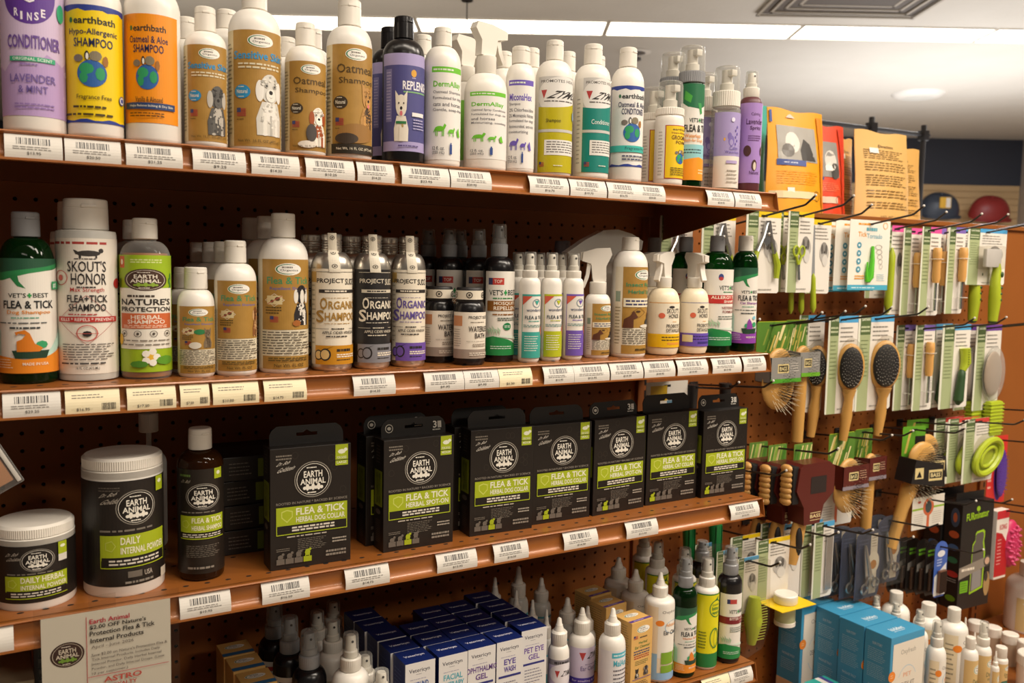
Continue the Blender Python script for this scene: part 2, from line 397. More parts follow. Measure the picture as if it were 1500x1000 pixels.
CH = [(-12.9, 0), (-13.2, 0), (-13.24, -.06), (-13.16, -.12), (-13.06, -.2), (-13.02, -.5), (-13.06, -.85), (-13.22, -1.08), (-13.4, -1.16), (-13.46, -1.14), (-13.47, -1.24), (-13.3, -1.27), (-13.1, -1.2), (-12.94, -.9), (-12.9, -.4)]
def shelf(z, label, xl=-51, xr=44.38):
    t = thing('shelf', label, 'shelf', (0, 0, z), 0, 'brown metal shelves')
    a = MB(); a.box(xl, -13, -.14, xr, -.4, 0, 'copper', .03)
    a.box(xl, -12.6, -.9, xr, -12.4, -.14, 'copperDark'); a.box(xl, -.9, -1.2, xr, -.5, -.14, 'copperDark'); a.box(xl, -7, -.7, xr, -6.7, -.14, 'copperDark')
    for i in range(int(xl)+1, int(xr)):
        for yy in (-12.2,): a.lathe([(.11, .004), (.11, .009)], 'hole', 10, Matrix.Translation((i+.4, yy, 0)), 1.3, .8)
    for i in range(int(xl/3)+1, int(xr/3)):
        for yy in (-9, -6, -3): a.lathe([(.11, .004), (.11, .009)], 'hole', 8, Matrix.Translation((i*3+.4, yy, 0)), 1.3, .8)
    obj('deck', a, t, smooth=False)
    a = MB(); n = len(CH); vs = [(xl, y, q) for y, q in CH]+[(xr, y, q) for y, q in CH]
    a.add(vs, [(i, n+i, n+(i+1) % n, (i+1) % n) for i in range(n)], 'copper'); 
    a.add([(x, y, q) for x in (xr, xr+.05) for y, q in ((-12.7, 0), (-13.26, 0.02), (-13.3, -.1), (-13.5, -1.1), (-13.5, -1.27), (-13.0, -1.29))], [(0, 1, 2, 3, 4, 5), (11, 10, 9, 8, 7, 6)]+[(i, 6+i, 6+(i+1) % 6, (i+1) % 6) for i in range(6)], 'copper')
    obj('price_channel', a, t)
    for x in (-3.75, 44.2):
        a = MB(); P = [(-12.3, -.15), (-.4, -.15), (-.4, -3.1), (-1.6, -3.1), (-12.3, -1.05)]
        a.add([(x+d, y, q) for d in (0, .1) for y, q in P], [(4, 3, 2, 1, 0), (5, 6, 7, 8, 9)]+[(i, (i+1) % 5, 5+(i+1) % 5, 5+i) for i in range(5)], 'copperDark'); obj('bracket', a, t, smooth=False)
    return t
shelf(2.1, 'top brown metal shelf holding the tall shampoo bottles')
shelf(-8.75, 'second brown metal shelf from the top, holding bottles and sprays')
shelf(-18.85, 'third brown metal shelf holding black boxes and jars')
shelf(-30.7, 'lowest brown metal shelf holding ear cleaners and navy boxes')

# ------------------------------------------------------------------ price tags
def price_tag(z, xa, xb, label, price, cream=False, seed=1, skew=0.0):
    w = xb-xa; A = Art('creampaper' if cream else 'paper')
    if cream:
        A.lines(.12, .62, .75, .84, 2, '#6b6358', .3, seed).bars(.66, .12, .93, .42, '#3b3733', seed).ring(.3, .18, .2, .12, .04, '#b9aa84', 4).t(price, .2, .1, .44, .24, '#57504a', .3)
    else:
        A.bars(.2, .58, .8, .86, '#3a3736', seed).lines(.14, .34, .88, .52, 2, '#85807a', .38, seed).t(price, .38, .14, .62, .28, '#5d5955', .2)
    def fn(u, v, l): t = 1-v; return (u*w, -13.13-.27*t-.13*math.sin(math.pi*t)-l, -.15-1.0*t)
    m = MB()
    def fn2(u, v, l): return fn(v, 1-u, l)
    sub = 8
    for i in range(sub):                       # paper strip, front and back
        v0, v1 = i/sub, (i+1)/sub; q = [fn(0, v0, 0), fn(1, v0, 0), fn(1, v1, 0), fn(0, v1, 0)]; b = [(p[0], p[1]+.02, p[2]) for p in q]
        m.add(q+b, [(0, 1, 2, 3), (7, 6, 5, 4), (0, 3, 7, 4), (1, 5, 6, 2)], 'creampaper' if cream else 'paper')
    A.p = [p for p in A.p if p[0] > 1]
    bake(A, fn, None, m, .003, .004)
    o = obj('price_tag', m, None, (xa, 0, z), smooth=False); tag(o, label, 'price tag', 'price tags on the shelf edges'); return o
TAGS = {
 2.1: [(-.7, 1.44, 'purple conditioner', '$13.95'), (1.52, 3.72, 'yellow hypo-allergenic shampoo', '$20.50'), (3.92, 6.28, 'orange oatmeal shampoo', '$21.25'), (6.72, 9.1, 'small sensitive skin shampoo', '$9.25'), (9.35, 11.66, 'large sensitive skin shampoo', '$14.25'),
       (11.97, 14.45, 'small oatmeal shampoo', '$10.25'), (14.6, 16.6, 'large oatmeal shampoo', '$14.25'), (17, 19.75, 'black purple-labelled bottle', '$23.95'), (19.82, 22.3, 'white shampoo with green bar', '$20.95'), (24.75, 27.4, 'white shampoo with violet bar', '$16.75'),
       (27.5, 30.1, 'yellow and silver shampoo', '$19.75'), (30.2, 32.5, 'teal and silver conditioner', '$16.75'), (32.5, 34.6, 'white oatmeal conditioner', '$20.50'), (38.1, 40.4, 'green foaming pump bottle', '$14.95'), (40.5, 42.9, 'lilac foaming pump bottle', '$15.95')],
 -8.75: [(-1.05, 1.13, "green bottle with grey cap", '$23.25'), (1.3, 3.48, 'wide white flea shampoo', '$16.95', 1), (3.78, 5.86, 'bright green herbal shampoo', '$17.50', 1), (6.05, 7.35, 'smallest tan flea bottle', '$7.50', 1), (7.5, 9.65, 'middle tan flea bottle', '$10.00', 1), (9.9, 12, 'largest tan flea bottle', '$14.75', 1),
       (14.45, 16.75, 'black metal shampoo bottle', '$14.25'), (18.45, 20.8, 'left edge of the amber jars', '$9.95'), (20.83, 23, 'waterless bath jar', '$9.95'), (23.03, 25.2, 'mosquito repellent', '$6.50', 1), (26, 28.1, 'teal flea spray', '$12.95'), (28.12, 30.7, 'yellow flea spray', '$12.95'), (30.8, 33.3, 'small tan trigger spray', '$10.25'),
       (33.4, 35.9, 'tall tan repellent bottle', '$18.95'), (36.1, 38.7, 'yellow detangler spray', '$13.95'), (39.1, 41.7, 'violet detangler spray', '$13.95'), (41.9, 44, 'red and white itch shampoo', '$12.95')],
 -18.85: [(-3.6, -.9, 'small powder jar', '$18.50'), (5.9, 8.25, 'amber herbal shampoo', '$15.95'), (9.75, 12.15, 'large dog collar box', '$16.50'), (14.05, 16.5, 'medium spot-on box', '$14.75'), (19.3, 21.8, 'gap after the medium spot-on box', '$13.95'), (22.9, 25.2, 'medium dog collar box', '$14.50'), (27.7, 30.2, 'small dog collar box', '$14.50'), (32.4, 34.95, 'small spot-on box', '$13.95'), (41.3, 44, 'cat spot-on box', '$13.95')],
 -30.7: [(39.4, 41.9, 'yellow apple-label spray', '$9.95', 1), (41.95, 44.1, 'bitter cherry spray', '$9.95')],
}
for z, L in TAGS.items():
    nm = {2.1: 'top', -8.75: 'second', -18.85: 'third', -30.7: 'lowest'}[z]
    for i, q in enumerate(L): price_tag(z, q[0], q[1], ('cream' if len(q) > 4 else 'white')+' price tag on the '+nm+' shelf edge below the '+q[2], q[3], len(q) > 4, i+3)
# ------------------------------------------------------------------ bottle building blocks
def bullet(r, zs, zn, rn, foot=.1):
    p = [(.02, .03), (r-.16, .03), (r-foot, 0), (r-.02, foot), (r, foot+.1), (r, zs)]
    for i in range(1, 9):
        a = i/8*math.pi/2; p.append((rn+(r-rn)*math.cos(a), zs+(zn-zs)*math.sin(a)*.97))
    return p+[(rn, zn+.08), (.02, zn+.08)]
def body(t, r, zs, zn, rn, m, name='body', foot=.1):
    a = MB(); a.lathe(bullet(r, zs, zn, rn, foot), m, 36); return obj(name, a, t)
def disc_cap(t, rc, z0, z1, m, name='cap', rz=0.3, taper=.02):
    a = MB(); h = z1-z0
    a.lathe([(rc-.04, z0), (rc, z0+.03), (rc-taper*.4, z1-h*.30), (rc-taper*.4-.015, z1-h*.29), (rc-taper*.4-.015, z1-h*.275), (rc-taper*.5, z1-h*.265), (rc-taper, z1-.05), (rc-taper-.05, z1), (.02, z1)], m, 30)
    # thumb notch and hinged lid
    a.box(-rc*.33, -rc*1.01, z1-h*.285, rc*.33, -rc*.8, z1-h*.2, m, .02, Matrix.Rotation(rz, 4, 'Z')); return obj(name, a, t)
def ribbed(t, r, z0, z1, m, name='collar', n=30, top=.05, dep=.965):
    a = MB(); prof = [(r*.93, z0), (r, z0+.04), (r, z1-top), (r-top, z1), (.02, z1)]
    vs = []; N = n*2
    for q, (rr, z) in enumerate(prof):
        for i in range(N): k = rr*(1 if i % 2 == 0 or q in (0, 4) else dep); vs.append((k*math.cos(2*math.pi*i/N), k*math.sin(2*math.pi*i/N), z))
    fs = [(j*N+i, j*N+(i+1) % N, (j+1)*N+(i+1) % N, (j+1)*N+i) for j in range(4) for i in range(N)]+[tuple(range(N))[::-1], tuple(4*N+i for i in range(N))]
    a.add(vs, fs, m); return obj(name, a, t)
def mist(t, rc, rcol, zn, zc, zt, m, over='clear'):     # fine mist head: collar, nozzle, clear overcap
    ribbed(t, rcol, zn, zc, m)
    a = MB(); a.lathe([(rc*.86, zc), (rc*.86, zc+(zt-zc)*.25), (rc*.7, zc+(zt-zc)*.3), (rc*.62, zt-.18), (rc*.5, zt-.1), (.02, zt-.1)], m, 22)
    a.lathe([(.07, -rc*.7), (.07, -rc*.55)], 'blackmatte', 10, Matrix.Translation((0, 0, zc+(zt-zc)*.7)) @ Matrix.Rotation(math.radians(90), 4, 'X') @ Matrix.Rotation(math.pi, 4, 'X')); obj('nozzle', a, t)
    a = MB(); a.lathe([(rc+.01, zc+.01), (rc*.96, zt-.1), (rc*.88, zt), (.02, zt)], over, 24); obj('overcap', a, t)
def foam_top(t, rc, rcol, zn, zc, zt, m, col=None):
    ribbed(t, rcol, zn, zc, col or m, n=40)
    a = MB(); h = zt-zc; a.lathe([(rc*.55, zc), (rc*.55, zc+h*.3), (rc*.42, zc+h*.34), (rc*.42, zc+h*.86), (.02, zc+h*.88)], m, 20)
    a.box(-rc*.28, -rc*.82, zc+h*.6, rc*.28, 0, zc+h*.84, m, .04); obj('pump', a, t)
    a = MB(); a.lathe([(rc, zc+.01), (rc*.97, zt-.28), (rc*.9, zt-.06), (rc*.78, zt), (.02, zt)], 'clear', 28); obj('overcap', a, t)
def trigger(t, rcol, z0, zc, zt, L, m, ang, lev=None, bell=False):
    ribbed(t, rcol, z0, zc, m, n=24)
    a = MB(); h = zt-zc; R = Matrix.Rotation(ang, 4, 'Z')
    P = [(-.3*L, 0), (-.28*L, h*.45), (-.5*L, h*.8), (-.42*L, h), (.1*L, h*.98), (.62*L, h*.86), (.66*L, h*.6), (.3*L, h*.52), (.24*L, h*.1), (.2*L, 0)]
    w = rcol*.52
    a.prism(P, -w, w, m, R @ Matrix.Translation((0, 0, zc))); a.prism([(.58*L, h*.62), (.72*L, h*.62), (.72*L, h*.86), (.58*L, h*.88)], -w*.6, w*.6, m, R @ Matrix.Translation((0, 0, zc)))
    hd = obj('spray_head', a, t)
    a = MB(); Q = [(.28*L, h*.55), (.44*L, h*.57), (.5*L, h*.2), (.62*L, -h*.12), (.54*L, -h*.2), (.38*L, h*.12)]
    a.prism(Q, -w*.7, w*.7, m, R @ Matrix.Translation((0, 0, zc))); obj('trigger_lever', a, hd)
def cone_tip(t, rc, zn, zc, zt, m):
    ribbed(t, rc, zn, zc, m, n=26, top=.1)
    h = zt-zc; a = MB(); a.lathe([(rc*.66, zc-.05), (rc*.62, zc+h*.04), (rc*.42, zc+h*.42), (rc*.44, zc+h*.45), (rc*.36, zc+h*.5), (rc*.26, zc+h*.92), (rc*.16, zt), (.01, zt)], m, 20); obj('tip', a, t)
def lab(t, art, r, z0, z1, A=90, rot=0.0, name='label'): return obj(name, cyl(art, r+.004, z0, z1, A, rot), t)
def bottle(name, label, cat, p, group=None, rz=0.0): return thing(name, label, cat, p[:3], rz, group)
RW = 'shampoo bottles and sprays on the top shelf'; RM2 = 'bottles and sprays on the second shelf'

# ---- little pictures printed on labels
def shade(c, f):
    v = [min(255, int(int(c[i:i+2], 16)*f)) for i in (1, 3, 5)]; return '#%02x%02x%02x' % tuple(v)
def dog(A, x, y, w, h, c, d, tongue=True, ears=True, fur=True):
    A.poly([(x-.34*w, y), (x-.36*w, y+.25*h), (x-.22*w, y+.5*h), (x+.22*w, y+.5*h), (x+.36*w, y+.25*h), (x+.34*w, y)], c)
    A.e(x, y+.7*h, .27*w, .22*h, c)
    if ears: A.poly([(x-.27*w, y+.72*h), (x-.3*w, y+h), (x-.07*w, y+.86*h)], c).poly([(x+.27*w, y+.72*h), (x+.3*w, y+h), (x+.07*w, y+.86*h)], c)
    else: A.e(x-.27*w, y+.66*h, .1*w, .16*h, d).e(x+.27*w, y+.66*h, .1*w, .16*h, d)
    A.e(x, y+.6*h, .15*w, .12*h, c).e(x, y+.65*h, .06*w, .035*h, '#2a2220').e(x-.12*w, y+.75*h, .03*w, .02*h, '#2a2220').e(x+.12*w, y+.75*h, .03*w, .02*h, '#2a2220')
    if tongue: A.e(x, y+.55*h, .07*w, .05*h, '#d9737a')
    if not fur: A.poly([(x-.1*w, y), (x-.08*w, y+.3*h), (x+.08*w, y+.3*h), (x+.1*w, y)], d); return
    rd = random.Random(int(1000*(x+w+h))); lo, hi = shade(c, .84), shade(c, 1.1)
    A.e(x, y+.36*h, .17*w, .17*h, d, 12)
    for q in (-.2, .12): A.poly([(x+q*w, y), (x+(q-.01)*w, y+.34*h), (x+(q+.1)*w, y+.34*h), (x+(q+.1)*w, y)], d if q > 0 else hi).e(x+(q+.05)*w, y+.015*h, .07*w, .022*h, d, 8)
    A.poly([(x-.015*w, y), (x-.02*w, y+.3*h), (x+.03*w, y+.3*h), (x+.05*w, y)], lo)
    for i in range(26):
        a = rd.uniform(0, 6.28); r = rd.random()**.5; A.e(x+.27*w*r*math.cos(a), y+.3*h+.24*h*r*math.sin(a), .035*w, .018*h, rd.choice((lo, hi, d, c)), 6)
    for i in range(16):
        a = rd.uniform(.2, 2.9); r = rd.uniform(.5, .98); A.e(x+.26*w*r*math.cos(a), y+.7*h+.2*h*r*math.sin(a), .035*w, .016*h, rd.choice((lo, hi)), 6)
    for s in (-1, 1): A.e(x+s*.11*w, y+.74*h, .045*w, .028*h, lo, 9).e(x+s*.11*w, y+.74*h, .026*w, .018*h, '#1c1614', 8)
    A.e(x, y+.6*h, .13*w, .1*h, hi, 12).e(x, y+.645*h, .055*w, .032*h, '#1c1614', 9).poly([(x-.07*w, y+.585*h), (x, y+.57*h), (x+.07*w, y+.585*h), (x, y+.555*h)], lo)
    if tongue: A.e(x, y+.545*h, .05*w, .045*h, '#d9737a', 9)
def horse(A, x, y, w, h, c):
    A.e(x, y+.55*h, .36*w, .2*h, c); A.poly([(x+.2*w, y+.6*h), (x+.36*w, y+.95*h), (x+.5*w, y+.82*h), (x+.38*w, y+.55*h)], c)
    for q in (-.3, -.18, .2, .3): A.r(x+q*w-.03*w, y, x+q*w+.03*w, y+.5*h, c)
    A.poly([(x-.34*w, y+.62*h), (x-.48*w, y+.3*h), (x-.42*w, y+.28*h), (x-.3*w, y+.5*h)], c)
def flag(A, x, y, w, h):
    for i in range(5): A.r(x, y+h*i/5, x+w, y+h*(i+.55)/5, '#b2433f')
    A.r(x, y+.45*h, x+.45*w, y+h, '#39406e')
def globe(A, x, y, rx, ry):
    A.e(x, y, rx, ry, '#2f62a8', 24).e(x-.35*rx, y+.35*ry, .5*rx, .42*ry, '#2f9a63', 9).e(x-.55*rx, y-.3*ry, .3*rx, .45*ry, '#2f9a63', 7).e(x+.55*rx, y, .33*rx, .5*ry, '#2f9a63', 8)
    A.e(x-.9*rx, y+1.1*ry, .35*rx, .28*ry, '#7b7068', 9).e(x+.25*rx, y+1.3*ry, .42*rx, .38*ry, '#857a63', 9).e(x+.9*rx, y+.95*ry, .2*rx, .42*ry, '#a06a2c', 8).e(x-.3*rx, y+1.3*ry, .16*rx, .36*ry, '#22201f', 9).e(x-.28*rx, y+1.25*ry, .1*rx, .26*ry, '#f0ece2', 8)
def oval_logo(A, x, y, rx, ry):
    A.e(x, y, rx, ry, '#f3efe6').ring(x-.08*rx, y, rx*.86, ry*.84, .13, '#2f7a46').e(x+.1*rx, y, rx*.8, ry*.72, '#f3efe6').t('Organics', x-.62*rx, y-.42*ry, x+.72*rx, y+.02*ry, '#4a4640', .6).lines(x-.5*rx, y+.12*ry, x+.55*rx, y+.5*ry, 1, '#807a70', .7)
def earth_oval(A, x, y, rx, ry, bg='#17120f', fg='#ece7da', deco='#ece7da', rim='#8d877c'):
    A.e(x, y, rx, ry, rim, 28).e(x, y, rx*.95, ry*.95, bg, 28).ring(x, y, rx*.88, ry*.88, .03, fg, 28)
    A.t('EARTH', x-.5*rx, y+.12*ry, x+.5*rx, y+.48*ry, fg, 1).t('ANIMAL', x-.68*rx, y-.26*ry, x+.68*rx, y+.06*ry, fg, 1)
    for i in range(7): A.e(x+(i-3)*.15*rx, y-.46*ry+.04*ry*(i % 2), .1*rx, .1*ry*(1+i % 2), deco, 7)
    A.lines(x-.3*rx, y-.78*ry, x+.3*rx, y-.66*ry, 1, fg, .6).lines(x-.35*rx, y+.6*ry, x+.35*rx, y+.72*ry, 1, fg, .5)
def leafcurl(A, c, c2, y): 
    A.poly([(0, 1), (0, y-.05), (.25, y-.02), (.6, y+.04), (1, y+.1), (1, 1)], c).poly([(0, y-.05), (.1, y+.08), (.45, y+.06), (.95, y+.16), (1, y+.12), (.6, y+.03), (.25, y-.04)], c2)
def vets(A, x0, y0, x1, y1, dark='#23302a'):
    w = x1-x0; A.t("VET'S", x0, y0, x0+.44*w, y1, dark, .5).t('BEST', x0+.6*w, y0, x1, y1, dark, .5)
    A.r(x0+.47*w, y0+.32*(y1-y0), x0+.57*w, y0+.68*(y1-y0), '#2b9b4d').r(x0+.5*w, y0, x0+.54*w, y1, '#2b9b4d')

# ------------------------------------------------------------------ top shelf, front row
p = (0.53, -11.68, 2.1, 1.215)
t = bottle('conditioner_bottle', 'tall lavender conditioner bottle at the left end of the top shelf', 'bottle', p, RW)
body(t, 1.215, 6.5, 7.3, .6, 'white'); disc_cap(t, .72, 7.3, 8.3, 'whitecap')
A = Art('#b79acb'); A.poly([(0, .32), (.1, .38), (.2, .33), (.34, .44), (.5, .36), (.62, .47), (.8, .4), (1, .5), (1, 1), (0, 1)], '#cdb9d8')
A.r(0, 0, .07, 1, '#9a92bd').e(.47, .9, .25, .22, '#5b3290', 30).ring(.47, .9, .2, .17, .03, '#5b3290')
for i, ch in enumerate('RINSE'): A.t(ch, .335+i*.06, .735-[0, .025, .03, .022, -.005][i], .375+i*.06-(.02 if ch == 'I' else 0), .795-[0, .025, .03, .022, -.005][i], '#efe6f2', 1)
for P in ([(.40, .9), (.43, .86), (.48, .845), (.52, .86)], [(.46, .99), (.5, .95), (.53, .955), (.55, .93)], [(.5, .91), (.535, .9), (.55, .88)]):
    for (a, b), (c_, d) in zip(P, P[1:]): A.poly([(a, b-.008), (c_, d-.008), (c_, d+.008), (a, b+.008)], '#efe6f2')
A.t('CONDITIONER', .26, .5, .76, .6, '#6a4a97', 1).r(.28, .405, .7, .44, '#35a57a').t('ORIGINAL SCENT', .31, .411, .67, .433, '#e5efe6', .6).lines(.38, .375, .58, .392, 1, '#8f72b0', .7)
A.t('LAVENDER', .28, .25, .7, .31, '#6f5a9e', .3).t('& MINT', .36, .17, .62, .225, '#6f5a9e', .3).lines(.32, .05, .7, .1, 2, '#8f72b0', .4).e(.78, .8, .05, .07, '#35a57a')
for q in ((.1, .7, .03), (.12, .45, .018), (.13, .38, .02), (.1, .93, .03), (.84, .35, .025), (.8, .16, .015), (.86, .6, .02)): A.ring(q[0], q[1], q[2], q[2]*.8, .2, '#dccbe2', 12)
lab(t, A, 1.215, .68, 6.2, 100, -3)

def earthbath(p, lv, rc, base, border, product, kind, label, sub, band=None, name='shampoo_bottle', A_=88, rot=-8):
    t = bottle(name, label, 'bottle', p, RW); r = p[3]
    body(t, r, lv[0], lv[1], rc*.8, 'white'); disc_cap(t, rc, lv[1], lv[2], 'whitecap')
    A = Art(base); n = 12
    if border:
        A.poly([(0, 1), (0, .965)]+[(i/n, .955+.012*math.sin(i*2.1)) for i in range(1, n)]+[(1, .965), (1, 1)], border).poly([(0, 0), (0, .02)]+[(i/n, .025+.01*math.sin(i*1.7)) for i in range(1, n)]+[(1, .02), (1, 0)], border).r(0, 0, .02, 1, border).r(.98, 0, 1, 1, border)
    A.e(.23, .87, .025, .024, '#2d6b46', 10).t('earthbath', .27, .84, .77, .9, '#1f2a2c', .8).t(product, .2, .735, .8, .8, '#1c2350', .4).t(kind, .27, .645, .73, .72, '#1c2350', .5)
    globe(A, .48, .42, .17, .115); A.t(sub, .3, .19, .7, .24, '#3b2b18', .3)
    if band: A.r(.03, .18, .97, .26, band).t(sub, .35, .195, .8, .245, '#1c3b44', .3).lines(.3, .07, .8, .15, 2, '#38405f', .4)
    elif border: A.lines(.25, .12, .75, .15, 1, '#4a3c10', .6).lines(.1, .055, .9, .085, 1, '#4a3c10', .6).e(.86, .22, .05, .04, '#3247a0', 14).e(.86, .22, .04, .032, '#e9e6d4', 14).e(.86, .22, .025, .02, '#3247a0', 10)
    else: A.r(.1, .125, .9, .185, '#28406f').t('Helps Relieve Itching & Dry Skin', .2, .14, .86, .168, '#e9e3d3', .3).lines(.2, .05, .75, .1, 2, '#5b3b0c', .4)
    lab(t, A, r, lv[3], lv[4], A_, rot); return t
earthbath((2.91, -11.75, 2.1, 1.15), (5.75, 6.75, 7.8, .62, 5.6), .57, '#f0cf0a', '#2c3f92', 'Hypo-Allergenic', 'SHAMPOO', 'white shampoo bottle with a bright yellow label and blue wavy border', 'Fragrance Free')
earthbath((5.34, -11.7, 2.1, 1.2), (5.9, 7.0, 8.1, .85, 5.6), .6, '#ee920f', None, 'Oatmeal & Aloe', 'SHAMPOO', 'white shampoo bottle with an orange label and globe picture', 'Vanilla & Almond', A_=68, rot=-18)

def organic(p, lv, rc, title, sub, kind, label, oval='#2e8fc4', name='shampoo_bottle', grp=RW, rot=-5):
    """tan labelled pet shampoo: lv = shoulder, cap bottom, cap top, label bottom, label top"""
    t = bottle(name, label, 'bottle', p, grp); r = p[3]
    body(t, r, lv[0], lv[1], rc*.8, 'white'); disc_cap(t, rc, lv[1], lv[2], 'whitecap', rz=-.1)
    A = Art('#d9c9a2'); A.r(.16, 0, .86, 1, 'kraftL')
    for i in range(22): A.r(.885, .04+i*.042, .95, .06+i*.042, '#7c6f50')
    A.lines(.02, .1, .14, .9, 22, '#8a7c58', .35)
    c1, c2 = ('#2b93c9', '#ded3b4') if kind != 'dark' and kind != 'gsd' else ('#57421f', '#57421f')
    oval_logo(A, .52, .91, .16, .055)
    if kind in ('mini', 'white'): A.t(title, .18, .75, .84, .82, c1, .9).lines(.24, .665, .82, .725, 2, c2, .5)
    else: A.t(title, .24, .74, .8, .82, c1, .3).t(sub, .27, .63, .82, .7, c1, .3)
    oc = oval if kind in ('mini', 'white') else '#3f3325'
    A.e(.29, .47, .105, .06, oc).t('Natural', .22, .455, .36, .49, '#e7e0cd', .6).lines(.24, .505, .34, .52, 1, '#e7e0cd').lines(.24, .42, .34, .435, 1, '#e7e0cd')
    flag(A, .22, .26, .12, .07); A.lines(.22, .225, .34, .24, 1, '#5b4a25')
    if kind == 'mini': dog(A, .64, .07, .44, .56, '#55524e', '#b9b2a6', False, False)
    elif kind == 'white': dog(A, .64, .1, .5, .58, '#d6d2c8', '#ebe7de', False, False)
    elif kind == 'dark': dog(A, .64, .05, .42, .48, '#ece4d6', '#a34f22', False, False); A.e(.46, .07, .14, .04, '#e8ded0').e(.52, .2, .08, .1, '#4c4440')
    else: dog(A, .7, .2, .36, .46, '#b98a4c', '#4b3a2a', True, True); A.e(.52, .19, .27, .09, '#9a7038').e(.38, .14, .16, .05, '#3f3226').r(.16, 0, .86, .09, '#2c2418')
    A.t('Net Wt. 16 FL OZ (473 ml)', .24, .028, .78, .06, '#e9dfc6' if kind == 'gsd' else '#5b4a25', .3)
    lab(t, A, r, lv[3], lv[4], 90, rot); return t
organic((7.62, -11.95, 2.1, .955), (4.6, 5.34, 6.46, .25, 4.6), .48, 'Sensitive Skin', '', 'mini', 'small tan labelled shampoo bottle picturing a dark grey schnauzer')
organic((9.98, -11.67, 2.1, 1.226), (5.65, 6.77, 7.91, .21, 5.6), .6, 'Sensitive Skin', '', 'white', 'large tan labelled shampoo bottle picturing a fluffy white dog')
organic((12.42, -11.89, 2.1, 1.0), (4.5, 5.38, 6.5, .22, 4.5), .49, 'Oatmeal', 'Shampoo', 'dark', 'small tan labelled oatmeal shampoo bottle picturing a spaniel')
organic((14.76, -11.75, 2.1, 1.15), (5.65, 6.7, 7.99, .24, 5.62), .6, 'Oatmeal', 'Shampoo', 'gsd', 'large tan labelled oatmeal shampoo bottle picturing a shepherd dog')

def replenish(p, label):
    t = bottle('shampoo_bottle', label, 'bottle', p, RW)
    body(t, 1.1, 5.6, 6.5, .42, 'black'); disc_cap(t, .53, 6.5, 7.65, 'black')
    A = Art('#a79cc9'); A.r(0, .1, 1, .88, '#4c4b84'); A.r(.08, .3, .19, .84, '#7a76a8').lines(.09, .32, .18, .82, 16, '#b6b0d2', .3)
    A.t('REPLENISH', .36, .63, .84, .72, '#f0ecef', 1).r(.37, .6, .8, .615, '#7fae7a').e(.53, .8, .045, .038, '#d9a13a').lines(.5, .74, .58, .765, 1, '#b6b0d2')
    dog(A, .34, .1, .3, .52, '#e9e0d0', '#e9e0d0', True, True, False); A.r(.265, .28, .415, .305, '#2f7a45').e(.36, .26, .015, .02, '#b59a5a', 8)
    A.r(.5, .36, .72, .4, '#e9e4e2').lines(.52, .22, .74, .34, 4, '#b6b0d2', .4).lines(.3, .04, .7, .07, 1, '#5b4d80')
    lab(t, A, 1.1, .62, 5.6, 90, 0); return t
replenish((17.76, -11.75, 2.1, 1.11), 'glossy black bottle with a purple label picturing a white dog')
replenish((18.0, -9.4, 2.1, 1.11), 'second glossy black purple-labelled bottle, half hidden behind the front one')

def clinic(p, lv, rc, col, title, lines, label, spray=False, u0=.2):
    t = bottle('spray_bottle' if spray else 'shampoo_bottle', label, 'bottle', p, RW); r = p[3]
    body(t, r, lv[0], lv[1], rc*.8, 'white')
    if spray: trigger(t, rc, lv[1]-.02, lv[1]+.95, lv[2]+.1, 1.9, 'whitecap', 0.15)
    else: disc_cap(t, rc, lv[1], lv[2], 'whitecap')
    A = Art('#e9e5df'); w = .58
    A.r(u0-.03, .92, u0+w, .98, col).lines(u0, .935, u0+w*.8, .965, 1, '#dfe6d2', .6)
    A.t(title, u0, .75, u0+w*.9, .83, col, 1)
    for i, s in enumerate(lines): A.t(s, u0, .69-i*.062, u0+min(w, .036*len(s)), .73-i*.062, '#6a6870', .2)
    y = .25 if len(lines) < 5 else .2
    horse(A, u0+.12, y, .22, .14, col); horse(A, u0+.32, y, .14, .1, col); A.poly([(u0+.45, y), (u0+.43, y+.06), (u0+.47, y+.1), (u0+.51, y)], col)
    A.t('12 fl. oz.', u0, .1, u0+.2, .14, '#3a3a44', .3).t('(355 mL)', u0, .05, u0+.2, .09, '#3a3a44', .3).r(u0+.29, .06, u0+.33, .16, '#2f4a8c').r(u0+.3, .16, u0+.32, .18, '#2f4a8c')
    lab(t, A, r, lv[3], lv[4], 90, 0); return t
clinic((19.98, -11.89, 2.1, 1.0), (5.35, 6.42, 7.41, .35, 5.3), .49, '#6cbf2b', 'DermAllay', ['Oatmeal Shampoo', 'Formulated for dogs,', 'cats and horses', 'Gentle, soap-free'], 'white shampoo bottle with bright green bar and green horse')
clinic((22.79, -11.68, 2.1, 1.2), (4.3, 5.4, 8.0, .6, 4.3), .57, '#6cbf2b', 'DermAllay', ['Oatmeal Spray Conditioner', 'Formulated for dogs, cats', 'and horses', 'Moisturizing, soothing'], 'white green-barred spray bottle with a big trigger head', True, .12)
clinic((24.81, -12.07, 2.1, .83), (5.2, 6.1, 7.05, .25, 5.2), .52, '#6a55b4', 'MiconaHex', ['Shampoo', '2% Chlorhexidine', '2% Miconazole Nitrate', 'Formulated for dogs', 'Antimicrobial, anti-itch', 'moisturizing'], 'white shampoo bottle with violet bar and violet horse', False, .08)

